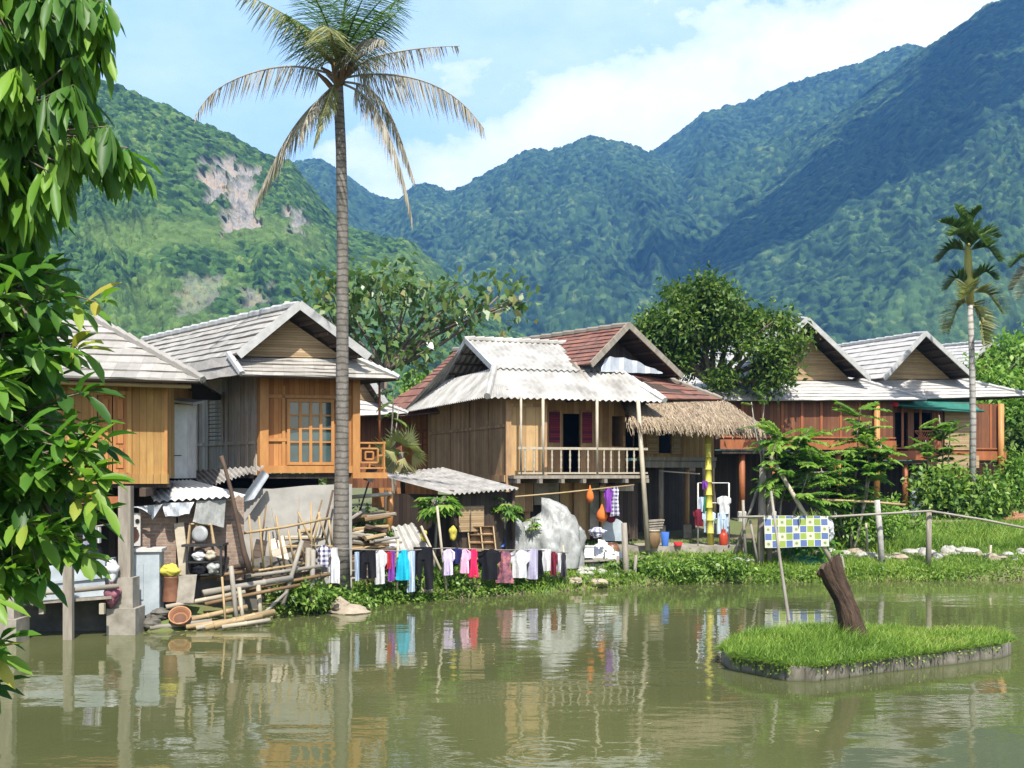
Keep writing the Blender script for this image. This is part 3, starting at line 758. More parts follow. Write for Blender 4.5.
for k in range(9): h.tube([ER_.lerp(RR,k/9)+UP*.03, ER_.lerp(RR,(k+1.1)/9)+UP*.05],[.08,.1],6)
h.build('hip_cap', M['tile_grey'], r)
pole('eave_pole', M['bamboo'], t, [fr.P(-4.8,-.52,4.98), fr.P(er-.25,-.52,4.88)], .045)
fl = MB(); fl.obox(fr.P(uL,-.02,zf-.2), fr.u*(-uL), fr.v*4.6, UP*.08); fl.build('floor', M['dark_wood'], t)
jm = MB()
for u in (-3.9,-3.0,-2.1,-1.25,-.35): jm.beam(fr.P(u,-.85,zf-.28), fr.P(u,4.5,zf-.28), .12, .16)
jm.build('floor_joists', M['dark_trim'], t)
bars('front_beam', M['red_trim'], t, [(fr.P(-4.4,-.78,zf-.43), fr.P(-.62,-.78,zf-.43))], .12, .14)
def pier(px, py0, py1, d, ptop, wood, w1, w2):
    c = at(px,py1,d); zt_, zm = CZ-(ptop-H0)*d/F, CZ-(py0-H0)*d/F; zz = CZ-((py0+py1)/2-H0)*d/F-.05
    m = MB(); m.box((c.x,c.y,-.6), w2, w2, zz+.6); m.box((c.x,c.y,zz), w1, w1, zm-zz)
    p = m.build('pier', M['concrete'], t)
    q = MB(); q.box((c.x,c.y,zm), .24, .2, zt_-zm); q.build('post', wood, p)
pier(126,577,632,21.6,486,M['grey_post'],.40,.56)
pier(8,582,648,20.6,500,M['grey_post'],.40,.56)
for (u,v) in ((-.35,1.8),(-2.3,1.8),(-4.2,1.8),(-.3,4.3),(-4.2,4.3)):
    q = MB(); q.box(fr.P(u,v,-.3), .2, .2, zf+.15); q.build('post', M['grey_post'], t)
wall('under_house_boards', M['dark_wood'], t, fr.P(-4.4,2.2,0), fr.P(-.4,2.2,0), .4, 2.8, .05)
# pale panel cabin between the first two houses
c0 = at(170,476,23.6); c1 = at(187,476,23.9)
t = thing('cabin', 'narrow white panel cabin between the yellow house and the weathered grey wall', 'cabin', c0)
q = MB(); q.obox(Vector((c0.x,c0.y,3.02)), Vector((c1.x-c0.x,c1.y-c0.y,0)), Vector((0,.7,0)), UP*1.60); q.build('body', M['white_paint'], t)
q = MB(); q.obox(Vector((c0.x-.06,c0.y-.1,4.66)), Vector((c1.x-c0.x+.28,.1,-.06)), Vector((0,.95,.1)), UP*.05); q.build('roof', M['corr_grey'], t)
q = MB(); q.obox(Vector((c0.x+.02,c0.y-.02,3.5)), Vector((.22,.02,0)), Vector((0,.02,0)), UP*.02); q.build('latch', M['dark_metal'], t)

# ------------------------------------------------------------------ orange fronted house
fr = Fr(at(263,470,26), 15, 40)
t = thing('stilt_house', 'stilt house with bright orange front, gridded window and weathered grey side wall', 'house', fr.P(0,0,0), 'houses round the pond')
A = at(299,306,25.6); Rb = at(145,341,32.6)
GL, GR = at(241,354,25.2), at(365,356,25.95); EL, ER = at(242,375,24.9), at(399,379,26.3)
gable_roof(t, A, Rb, GL, GR, EL, ER, M['tile_grey'], 7, 2, 5, over=.6)
zf, zt = 3.2, 5.55; W = fr.u_at(356)
w0, w1 = fr.u_at(290), fr.u_at(331); wz0, wz1 = CZ+(470-462)*.0238, CZ+(470-402)*.0238
wall('front_wall', M['wood_orange'], t, fr.P(0,0,0), fr.P(W,0,0), zf, zt, .08, [(w0,w1,wz0,wz1)])
casement(t, fr, 290, 331, wz0, wz1, 0., 4, [.335,.56,.78], M['orange_trim'])
wall('room_shade_sheet', M['black'], t, fr.P(0.05,1.2,0), fr.P(W,1.2,0), zf, zt, .05)  # black sheet paints the darkness of the room behind the window
SL = 6.6; sg = (-fr.v)
l0 = (fr.P(0,0,0)-fr.P(0,SL,0)).length
wall('side_wall', M['wood_grey'], t, fr.P(0,SL,0), fr.P(0,.02,0), zf-.15, zt+.1, .08, back=Vector((fr.v.y,-fr.v.x,0)))
# shuttered window and battens of the grey side
def side_pt(px, off=0.):
    k = (px-512)/F; o = fr.o; s = (k*o.y-o.x)/(fr.v.x-k*fr.v.y); q = fr.P(0,s,0); nn = Vector((-fr.v.y,fr.v.x,0)); return q+nn*off
a, b = side_pt(209,.005), side_pt(224,.005); dd = CZ+0
zs = lambda py, p: CZ-(py-H0)*p.y/F
sh = shutter('shutter', M['wood_grey'], t, a, b, zs(446,a), zs(394,a), .05, 12)
bt = MB(); nn = Vector((-fr.v.y,fr.v.x,0))
for px in (197,207,226,238,246,255): p = side_pt(px); bt.obox(Vector((p.x,p.y,zf-.12)), -fr.v*.11, nn*.035, UP*2.35)
p = side_pt(190); bt.obox(Vector((p.x,p.y,zf+.62)), (side_pt(262)-p), nn*.028, UP*.08)
bt.build('batten', M['wood_grey'], t)
tm = MB()
tm.obox(fr.P(-.12,-.11,zf-.16), fr.u*.2, fr.v*.14, UP*2.4)
tm.build('corner_post', M['orange_trim'], t)
tm = MB(); u = fr.u_at(354); tm.obox(fr.P(u-.08,-.11,zf-.2), fr.u*.17, fr.v*.13, UP*2.5); tm.build('corner_post', M['orange_trim'], t)
tm = MB(); tm.obox(fr.P(.08,-.085,zf-.07), fr.u*(u-.16), fr.v*.1, UP*.17); tm.obox(fr.P(.08,-.05,zf+.68), fr.u*(w0-.18), fr.v*.04, UP*.07)
tm.obox(fr.P(.08,-.04,wz1+.09), fr.u*(u-.16), fr.v*.035, UP*.08); tm.obox(fr.P(w1+.1,-.04,zf+.1), fr.u*.07, fr.v*.035, UP*1.9); tm.obox(fr.P(w0-.2,-.04,zf+.1), fr.u*.07, fr.v*.035, UP*1.9)
tm.build('front_trim', M['orange_trim'], t)
fl = MB(); fl.obox(fr.P(0,0,zf-.2), fr.u*W, fr.v*SL, UP*.1); fl.build('floor', M['dark_wood'], t)
# balcony with lattice
b0, b1 = fr.u_at(356), fr.u_at(384,.15)
bl = MB(); bl.obox(fr.P(b0,0,zf-.2), fr.u*(b1-b0), fr.v*2., UP*.14); bal = bl.build('balcony_floor', M['orange_trim'], t)
lt = MB(); zr = zf+.66
def lb(s0,q0,s1,q1,wd=.035): lt.beam(fr.P(lerp(b0,b1,s0),.08,lerp(zf-.02,zr,q0)), fr.P(lerp(b0,b1,s1),.08,lerp(zf-.02,zr,q1)), .04, wd, up=fr.v)
lb(0,1,1,1,.07); lb(0,.1,1,.1,.07); lb(.93,-.2,.93,1.05,.09); lb(.05,0,.05,1)
for s0,q0,s1,q1 in ((.2,.3,.2,.8),(.75,.3,.75,.8),(.2,.3,.75,.3),(.2,.8,.75,.8),(.48,.1,.48,.3),(.48,.8,.48,1),(.05,.55,.2,.55),(.75,.55,.93,.55),(.35,.42,.6,.42),(.35,.68,.6,.68),(.35,.42,.35,.68),(.6,.42,.6,.68)): lb(s0,q0,s1,q1)
lt.build('balcony_railing', M['orange_trim'], t)
pole('balcony_pole', M['red_trim'], t, [fr.P(lerp(b0,b1,.82),.1,zr), fr.P(lerp(b0,b1,.82),.1,5.4)], .03)
for (u_,v_) in ((.15,.6),(1.9,.6),(.1,3.2),(2.0,3.2),(.1,6.2),(2.0,6.2)):
    q = MB(); p = fr.P(u_,v_,.6); q.box(p, .18, .18, zf-.8); q.build('post', M['grey_post'], t)
wall('under_house_shade_sheet', M['black'], t, fr.P(-1.2,2.6,0), fr.P(2.6,2.6,0), .9, zf-.2, .05)  # black sheet paints the shade below the floor
# block wall below it
a, b = at(206,545,25.2), at(352,545,25.75)
q = MB(); dv = Vector((b.x-a.x,b.y-a.y,0))
pts = [(0,2.72),(.18,2.78),(.45,2.76),(.7,2.84),(1,2.87)]
for i in range(4):
    p0, z0_ = pts[i]; p1, z1_ = pts[i+1]
    A0 = Vector((a.x,a.y,-.1))+dv*p0; B0 = Vector((a.x,a.y,-.1))+dv*p1; T = Vector((-.05,.2,0))
    A1 = A0+UP*(z0_+.1); B1 = B0+UP*(z1_+.1); l = dv.length
    uv = [(l*p0,0),(l*p1,0),(l*p1,z1_),(l*p0,z0_)]
    q.quad(A0,B0,B1,A1,uv); q.quad(A1,B1,B1+T,A1+T); q.quad(B0+T,A0+T,A1+T,B1+T,uv)
    if i == 0: q.quad(A0+T,A0,A1,A1+T)
    if i == 3: q.quad(B0,B0+T,B1+T,B1)
tag(q.build('block_wall', M['cement'], None, Vector((a.x,a.y,-.1))), 'pale concrete block retaining wall below the orange house front', 'wall')
# small grey tiled house glimpsed behind
t = thing('house', 'small grey tiled house half hidden behind the orange front and its balcony', 'house', at(375,470,37), 'houses round the pond')
A = at(352,352,36); gable_roof(t, A, at(300,358,42), at(330,392,35.6), at(384,402,36.3), at(322,418,35), at(408,414,36.8), M['tile_pale'], 6, 3, 3, over=.5)
wall('wall', M['wood_red'], t, at(335,470,36.5), at(402,470,37.4), 2.6, 5.0, .1)

# ------------------------------------------------------------------ house with the white corrugated roof
fr = Fr(at(507,470,32), 21); P = fr.P
t = thing('stilt_house', 'stilt house with big white corrugated roof, balustraded balcony and open ground floor', 'house', P(0,0,0), 'houses round the pond')
zf = 3.05; ze = 5.28
rf = MB()
corr(rf, [(P(.12,3.9,7.42),P(3.82,3.9,7.42),.12,3.82),(P(.12,1.2,6.27),P(4.45,1.2,6.27),.12,4.45)], .2, .03)
corr(rf, [(P(.12,1.36,6.31),P(4.42,1.36,6.31),.12,4.42),(P(-.78,-.5,5.26),P(4.9,-.5,5.26),-.78,4.9)], .2, .03)
corr(rf, [(P(.12,6.48,6.28),P(.12,1.36,6.28),-6.48,-1.36),(P(-.78,8.6,5.28),P(-.78,-.45,5.28),-8.6,.45)], .2, .03)
corr(rf, [(P(3.82,3.9,7.4),P(3.83,3.9,7.4),3.9,3.91),(P(4.9,-.45,5.28),P(4.9,8.6,5.28),-.45,8.6)], .2, .03)
corr(rf, [(P(.12,3.9,7.4),P(3.82,3.9,7.4),.12,3.82),(P(-.78,8.6,5.28),P(4.9,8.6,5.28),-.78,4.9)], .2, .03)
roof = rf.build('roof', M['corr_white'], t)
cap = MB()
for k in range(12): cap.tube([P(lerp(.0,3.9,k/12),3.9,7.45),P(lerp(.0,3.9,(k+1.1)/12),3.9,7.47)],[.08,.1],7)
cap.build('ridge_cap', M['corr_white'], roof)
cap = MB(); 
for k in range(9): cap.tube([P(4.92,-.5,5.31).lerp(P(3.84,3.9,7.43),k/9),P(4.92,-.5,5.33).lerp(P(3.84,3.9,7.45),(k+1.1)/9)],[.1,.12],7)
cap.build('hip_cap', M['corr_bright'], roof)
cap = MB(); cap.tube([P(-.8,-.52,5.3),P(.1,1.34,6.33)],[.1,.1],7); cap.build('hip_cap', M['corr_white'], roof)
for v in (1.34,6.48):
    bm = MB(); bm.beam(P(.04,3.9,7.40), P(.04,v,6.27), .05, .17); bm.build('barge_board', M['barge'], roof)
for k in (.25,.5,.75,.95):
    for v in (1.34,6.48): p = P(.1,3.9,7.3).lerp(P(.1,v,6.2),k); MB().beam(p, p+fr.u*1.2, .06, .06).build('purlin_end', M['dark_trim'], roof)
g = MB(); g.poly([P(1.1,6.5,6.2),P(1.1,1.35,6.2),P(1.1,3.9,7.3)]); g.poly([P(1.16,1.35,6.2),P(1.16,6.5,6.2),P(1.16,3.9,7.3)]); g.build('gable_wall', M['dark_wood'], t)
uR = fr.u_at(640)
wall('side_wall', M['wood_brown'], t, P(0,8.0,0), P(0,0,0), zf-.1, 5.55, .08, back=fr.u)
wall('front_wall', M['wood_tan'], t, P(0,.02,0), P(fr.u_at(545,.02),.02,0), zf, 5.4, .06)
vb = 1.3; D0, D1 = fr.u_at(563,vb), fr.u_at(580,vb)
wall('back_wall', M['wood_brown'], t, P(.1,vb,0), P(4.5,vb,0), zf, 5.7, .08, [(D0-.1,D1-.1,zf+.02,4.95),(fr.u_at(612,vb)-.1,fr.u_at(634,vb)-.1,zf+.9,4.9)])
wall('room_shade_sheet', M['black'], t, P(.1,3.2,0), P(4.5,3.2,0), zf, 5.4, .05)  # darkness behind the doorway painted as a black sheet
wall('end_wall', M['wood_brown'], t, P(4.5,vb,0), P(4.5,8,0), zf-.1, 5.5, .08, back=-fr.u)
for i,(p0,p1) in enumerate(((548,562),(581,594))):
    a, b = fr.u_at(p0,vb-.1), fr.u_at(p1,vb-.1)
    q = MB(); q.obox(P(a,vb-.06,zf+.05), fr.u*(b-a), fr.v*.04, UP*1.95); dr = q.build('door', M['wood_brown'], t)
    q = MB(); q.obox(P(a+.06,vb-.09,zf+1.0), fr.u*(b-a-.12), fr.v*.025, UP*.95); q.build('red_cloth_panel', M['c_stripe'], dr)
q = MB()
for px, w_ in ((508,.17),(545,.1)): u = fr.u_at(px); q.obox(P(u-w_/2,-.05,zf-.55 if px < 510 else zf), fr.u*w_, fr.v*.05, UP*(2.75 if px < 510 else 2.2))
q.obox(P(0,-.04,zf+2.0), fr.u*1.15, fr.v*.04, UP*.1)
q.build('corner_post', M['wood_brown'], t)
q = MB()
for px in (451,470,489): 
    s = (px-512)/F; vv = (s*fr.o.y-fr.o.x)/(fr.v.x-s*fr.v.y); q.obox(P(-.05,vv,zf-.1), fr.v*.12, fr.u*.05, UP*2.4)
q.obox(P(-.04,.1,zf+1.4), fr.v*7.6, fr.u*.03, UP*.09); q.obox(P(-.09,0.,zf-.2), fr.v*8, fr.u*.09, UP*.2)
q.build('side_battens', M['wood_brown'], t)
# balcony
fl = MB(); fl.obox(P(.0,-.55,zf-.1), fr.u*uR, fr.v*1.8, UP*.09)
fl.build('balcony_floor', M['grey_post'], t)
jm = MB()
for k in range(7): u = lerp(.1,uR-.1,k/6); jm.beam(P(u,-.68,zf-.17), P(u,4,zf-.17), .1, .12)
jm.build('floor_joists', M['grey_post'], t)
fl = MB(); fl.obox(P(0,1.25,zf-.1), fr.u*4.5, fr.v*6.7, UP*.08); fl.build('floor', M['dark_wood'], t)
zr = zf+.78; vf = -.48
bars('handrail', M['bamboo_pale'], t, [(P(fr.u_at(518,vf),vf,zr), P(uR,vf,zr)), ], .06, .07)
bars('bottom_rail', M['bamboo_pale'], t, [(P(fr.u_at(518,vf),vf,zf+.06), P(uR,vf,zf+.06))], .05, .05)
prof = [(.022,0),(.022,.1),(.036,.14),(.022,.18),(.03,.3),(.036,.37),(.022,.44),(.036,.5),(.024,.56),(.024,.67)]
proto = None
for px in (525,534,552,561,570,579,588,604,611,619,627,634):
    u = fr.u_at(px,vf)
    bal = MB().lathe(P(u,vf,zf+.08), prof, 8).build('baluster', M['bamboo_pale'], t, smooth=True)
for px, z0, rr_ in ((521,zf,.035),(543,zf,.045),(597,zf,.045)):
    u = fr.u_at(px,vf); pole('post', M['bamboo_pale'], t, [P(u,vf,z0), P(u,vf,5.3)], rr_)
b_ = at(648,546,32.8); pole('post', M['bamboo_pale'], t, [Vector((b_.x,b_.y,.8)), P(fr.u_at(638,vf),vf,5.3)], [.085,.06])
# ground floor
vl = 1.2
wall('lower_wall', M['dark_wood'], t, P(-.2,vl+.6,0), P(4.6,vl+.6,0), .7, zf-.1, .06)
for nm, mt, p0, p1, y0, y1, vv in (('plywood_panel','wood_tan',560,590,478,540,vl),('plank_panel','wood_brown',500,533,478,512,.5),('grey_panel','concrete',534,559,480,505,.9),('grey_panel','concrete',590,599,476,535,1.0),('dark_board','dark_wood',606,638,476,540,1.4)):
    a, b = fr.u_at(p0,vv), fr.u_at(p1,vv); q = MB(); zb, zt_ = fr.z_at(y1,a,vv), min(fr.z_at(y0,a,vv), zf-.24)
    q.obox(P(a,vv,zb), fr.u*(b-a), fr.v*.05, UP*(zt_-zb)); q.build(nm, M[mt], t)
for px, vv in ((603,.9),(527,.7),(576,1.1)):
    u = fr.u_at(px,vv); q = MB(); q.obox(P(u-.09,vv-.06,.7), fr.u*.17, fr.v*.1, UP*(zf-.92)); q.build('post', M['wood_brown'], t)
q = MB(); q.obox(P(fr.u_at(600,.6),.6,2.55), fr.u*1.15, fr.v*.05, UP*.16); q.build('lintel_board', M['wood_grey'], t)

# ------------------------------------------------------------------ maroon tiled house with thatched porch
A = at(628,326,35); Rb = at(455,351,42.7)
t = thing('stilt_house', 'maroon tiled stilt house with a straw thatched porch and pale window shutters', 'house', at(660,545,35.6), 'houses round the pond')
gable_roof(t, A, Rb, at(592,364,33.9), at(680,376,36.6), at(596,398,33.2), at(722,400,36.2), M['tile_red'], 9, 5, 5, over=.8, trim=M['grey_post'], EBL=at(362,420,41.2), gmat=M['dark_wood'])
q = MB(); n_ = 14; i0 = 0                       # plastic sheet across the gable
a, b = at(601,372,34.35), at(662,374,36.3)
for k in range(n_):
    t0, t1 = k/n_, (k+1)/n_; f0 = .07*math.sin(k*2.1); f1 = .07*math.sin((k+1)*2.1)
    p0, p1 = a.lerp(b,t0)+Vector((0,f0-.1,0)), a.lerp(b,t1)+Vector((0,f1-.1,0)); hf = lambda t: float(np.interp(t,[0,.07,.14,.5,.8,1],[.12,.40,.50,.43,.2,.06]))+.02*math.sin(t*23); h0, h1 = hf(t0), hf(t1)
    q.quad(p0,p1,p1+UP*h1+Vector((0,.06,0)),p0+UP*h0+Vector((0,.06,0)))
q.build('plastic_sheet', M['tarp_silver'], t)
la, lb_ = at(372,470,41.3), at(437,470,40.6)
w = wall('side_wall', M['wood_orange'], t, la, lb_, 1.8, 5.3, .1)
frs = Fr(Vector((la.x,la.y,0)), math.degrees(math.atan2(lb_.y-la.y,lb_.x-la.x)))
casement(t, frs, 416, 427, 3.9, 4.62, -.02, 2, 3, M['red_trim'], M['c_maroon'])
a, b = at(640,456,35.3), at(714,456,37.0); fw = Fr(Vector((a.x,a.y,0)), math.degrees(math.atan2(b.y-a.y,b.x-a.x))); Ln = (Vector((b.x-a.x,b.y-a.y,0))).length
h0, h1 = fw.u_at(659), fw.u_at(672)
wall('front_wall', M['ply_yellow'], t, a, b, 3.62, 5.5, .08, [(h0,h1,3.75,4.9)])
for p0,p1 in ((647,659),(672,681)):
    u0, u1 = fw.u_at(p0,-.05), fw.u_at(p1,-.05)
    q = MB(); q.obox(fw.P(u0,-.05,3.72), fw.u*(u1-u0-.02), fw.v*.04, UP*1.2)
    q.obox(fw.P(u0+.05,-.065,3.8), fw.u*(u1-u0-.12), fw.v*.015, UP*.45); q.obox(fw.P(u0+.05,-.065,4.35), fw.u*(u1-u0-.12), fw.v*.015, UP*.5)
    q.build('shutter', M['bamboo_wall'], t)
wall('room_shade_sheet', M['black'], t, fw.P(0,1.4,0), fw.P(Ln,1.4,0), 3.6, 5.4, .05)  # black sheet in place of the shaded room depth
q = MB(); q.obox(fw.P(-.1,-.35,3.5), fw.u*(Ln-.1), fw.v*.4, UP*.12); q.obox(fw.P(-.1,-.3,3.28), fw.u*(Ln-.1), fw.v*.12, UP*.2); q.build('window_ledge', M['grey_post'], t)
wall('lower_wall', M['dark_wood'], t, fw.P(-.6,1.6,0), fw.P(Ln+.6,1.6,0), .7, 3.5, .06)
for px, vv in ((661,0.),(687,.0),(712,.1)):
    u = fw.u_at(px,vv); p = fw.P(u,vv,.85)
    pst = pole('post', M['wood_brown'] if px > 661 else M['grey_post'], t, [p+UP*.55, Vector((p.x,p.y,3.4))], .085)
    MB().box(p, .26, .26, .55).build('footing', M['concrete'], pst)
fl = MB(); fl.obox(fw.P(-.1,0,3.42), fw.u*Ln, fw.v*5, UP*.08); fl.build('floor', M['dark_wood'], t)
# thatch: thousands of straw blades on a sloping bed
T0, T1 = at(622,399,34.6), at(724,402,36.4); B0, B1 = at(634,424,32.9), at(768,430,34.6)
def strip_pt(s, v): return T0.lerp(T1,s).lerp(B0.lerp(B1,s),v)
TV=[]; TF=[]; TL_=[]
nrm = (T1-T0).cross(B0-T0).normalized(); nrm = nrm if nrm.z > 0 else -nrm
dn_ = (B0-T0).normalized(); sd_ = (T1-T0).normalized()
for k in range(9000):
    s, v = U(0,1), U(-.02,1.0); s = s+ .06*(v>.8)*U(-1,1); L_ = U(.22,.5); wd = U(.006,.016)
    p = strip_pt(s,v)+nrm*U(.01,.10); ang = random.gauss(0,.22); d_ = (dn_*math.cos(ang)+sd_*math.sin(ang)-nrm*U(-.02,.16)).normalized()
    if v > .88: d_ = (d_-UP*U(.1,.9)).normalized()
    q_ = sd_*wd; i = len(TV); e = p+d_*L_
    TV += [p-q_,p+q_,e+q_*.5,e-q_*.5]; TF.append((i,i+1,i+2,i+3)); TL_.append(min(1,max(0,random.gauss(.55,.25))))
bed = MB(); bed.quad(T0,T1,B1,B0); bed.quad(T0-nrm*.1,B0-nrm*.1,B1-nrm*.1,T1-nrm*.1); bed.quad(B0,B1,B1-nrm*.1,B0-nrm*.1); bed.quad(T1,T1-nrm*.1,B1-nrm*.1,B1)
for q4 in range(len(bed.f)):
    i = len(TV); TV += [bed.v[j] for j in bed.f[q4]]; TF.append((i,i+1,i+2,i+3)); TL_.append(.3)
np_mesh('thatch', [tuple(p) for p in TV], TF, M['thatch'], t, lv=TL_)
b_ = at(711,547,34.0); tp = at(708,432,34.4)
def bamboo_pole(name, mat, parent, a, b, r, label=None, cat=None, group=None, seg=.38):
    mb = MB(); L_ = (b-a).length; n = max(2,int(L_/seg)); pts=[]; rr=[]; bow = Vector((U(-.02,.02)*L_*.5,0,U(-.01,.01)*L_*.5))
    for k in range(n+1):
        c = a.lerp(b,k/n)+bow*math.sin(math.pi*k/n); e = (b-a).normalized()*.012
        r_ = (r if not hasattr(r,'__len__') else lerp(r[0],r[1],k/n))
        if 0 < k < n: pts += [c-e*1.6, c-e*.8, c+e*.8, c+e*1.6]; rr += [r_, r_*1.16, r_*1.16, r_]
        else: pts.append(c); rr.append(r_)
    mb.tube(pts, rr, 9)
    o = mb.build(name, mat, parent, None if parent else a, smooth=True)
    if label: tag(o, label, cat, group)
    return o
bamboo_pole('prop', M['bamboo_green'], t, Vector((b_.x,b_.y,.85)), tp, .1)
bars('porch_beam', M['dark_trim'], t, [(B0-UP*.12,B1-UP*.16),(T0-UP*.1,B0-UP*.1),(T1-UP*.15,B1-UP*.15)], .08, .08)
q = MB(); a = at(598,552,33.2); b = at(742,552,33.8)
q.obox(Vector((a.x,a.y,.2)), Vector((b.x-a.x,b.y-a.y,0)), Vector((-.4,5.5,0)), UP*.68); 
tag(q.build('porch_slab', M['concrete'], None, Vector((a.x,a.y,.2))), 'low concrete porch slab under the thatched eave', 'slab')

# ------------------------------------------------------------------ two red-brown houses on the right
def red_house(label, A, Rb, GL, GR, EL, ER, a, b, zf, zt, zg, posts, holes=()):
    t = thing('stilt_house', label, 'house', Vector((a.x,a.y,zg)), 'houses round the pond')
    gable_roof(t, A, Rb, GL, GR, EL, ER, M['tile_pale'], 8, 4, 6, over=.95, purlins=6)
    f = Fr(Vector((a.x,a.y,0)), math.degrees(math.atan2(b.y-a.y,b.x-a.x))); Ln = (Vector((b.x-a.x,b.y-a.y,0))).length
    hs = [(f.u_at(p0),f.u_at(p1),z0,z1) for p0,p1,z0,z1 in holes]
    wall('front_wall', M['wood_red'], t, a, b, zf, zt, .1, hs)
    wall('room_shade_sheet', M['black'], t, f.P(0,1.6,0), f.P(Ln,1.6,0), zf, zt, .05)  # shaded room depth painted as a near-black sheet
    wall('side_wall', M['wood_red'], t, f.P(Ln,.1,0), f.P(Ln,6,0), zf, zt, .1, back=-f.u); wall('side_wall', M['wood_red'], t, f.P(0,.1,0), f.P(0,6,0), zf, zt, .1, back=f.u)
    q = MB(); q.obox(f.P(-.1,-.08,zf-.02), f.u*(Ln+.2), f.v*.078, UP*.36); q.obox(f.P(-.1,-.05,zf+.42), f.u*(Ln+.2), f.v*.046, UP*.06); q.build('sill_beam', M['red_trim'], t)
    bt = MB(); k = 0
    while k < Ln: bt.obox(f.P(k-.05,-.035,zf+.48), f.u*.1, f.v*.032, UP*(zt-zf-.5)); k += .82
    bt.build('batten', M['red_trim'], t)
    fl = MB(); fl.obox(f.P(0,0,zf-.18), f.u*Ln, f.v*6, UP*.12); fl.build('floor', M['dark_wood'], t)
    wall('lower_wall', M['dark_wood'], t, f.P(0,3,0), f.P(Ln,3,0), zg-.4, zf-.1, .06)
    for px, vv, mt in posts:
        u = f.u_at(px,vv); p = f.P(u,vv,zg-.3)
        ps = pole('post', mt, t, [p+UP*.6, Vector((p.x,p.y,zt if vv < 0 else zf-.1))], .12, 10)
        MB().lathe(p,[(.17,0),(.17,.6),(.13,.64)],10).build('footing', M['white_paint'], ps)
    return t, f
t5, f5 = red_house('red-brown stilt house with pale grey tiled gable, behind the thatched porch', at(807,320,42), at(740,322,50), at(747,379,41.2), at(868,378,42.9), at(688,401,40.4), at(927,400,42.8),
    at(722,450,41.2), at(893,450,42.9), 4.0, 5.95, 1.3, [(742,.3,M['red_trim']),(772,.3,M['red_trim']),(838,.3,M['orange_trim']),(877,-.15,M['orange_trim'])])
t6, f6 = red_house('rightmost red-brown stilt house with a green awning and white gabled roof', at(925,334,44), at(792,354,53), at(885,378,43.4), at(972,377,44.9), at(848,401,43), at(1034,396,45.6),
    at(884,460,43.6), at(1003,460,45.0), 3.62, 5.9, 1.25, [(905,.2,M['red_trim']),(1001,-.15,M['orange_trim']),(950,.4,M['red_trim'])], [(895,908,3.8,5.5),(914,932,4.2,5.5)])
q = MB(); u0,u1 = f6.u_at(914), f6.u_at(932)
for k in range(9): u = lerp(u0,u1,k/8); q.beam(f6.P(u,-.04,4.2), f6.P(lerp(u0,u1,((k+3)%9)/8),-.04,4.75), .025, .025, up=f6.v)
for z in (4.2,4.48,4.76): q.beam(f6.P(u0,-.05,z), f6.P(u1,-.05,z), .04, .045)
q.build('window_lattice', M['red_trim'], t6)
q = MB(); q.obox(f6.P(f6.u_at(943),-.12,4.0), f6.u*1.35, f6.v*.05, UP*1.6); q.build('bamboo_blind', M['bamboo_wall'], t6)
q = MB(); q.obox(f6.P(f6.u_at(926),-.75,3.28), f6.u*1.9, f6.v*.7, UP*.5); q.build('balcony_box', M['bamboo_wall'], t6)
q = MB(); q.obox(f6.P(f6.u_at(911,.7),.7,1.2), f6.u*.62, f6.v*.06, UP*1.9); q.build('lower_door', M['blue_white'], t6)
aw = MB(); a0, a1 = at(897,404,42.9), at(982,410,44.0); 
for k in range(10):
    s0, s1 = k/10, (k+1)/10
    for j in range(3):
        g0, g1 = j/3, (j+1)/3
        f_ = lambda s,g: a0.lerp(a1,s)+Vector((0,g*1.0,.42*g-.05*math.sin(math.pi*s)-.1*(1-g)**2))
        aw.quad(f_(s0,g0),f_(s1,g0),f_(s1,g1),f_(s0,g1))
awn = aw.build('awning', M['awning'], t6)
pole('awning_roll', M['c_red'], awn, [at(890,402,43.0), at(898,405,42.85)], .1)
pole('awning_bar', M['awning'], awn, [at(897,405,42.88), at(984,411,43.98)], .045)
t = thing('house', 'distant pale roof showing behind the rightmost gable', 'house', at(960,470,60), 'houses round the pond')
gable_roof(t, at(992,342,58), at(880,352,66), at(962,372,57.5), at(1040,372,59), at(940,395,57), at(1060,395,60), M['tile_pale'], 8, 3, 3, over=.6)
wall('wall', M['wood_red'], t, at(950,470,58.5), at(1045,470,60.5), 1.5, 6.9, .1)
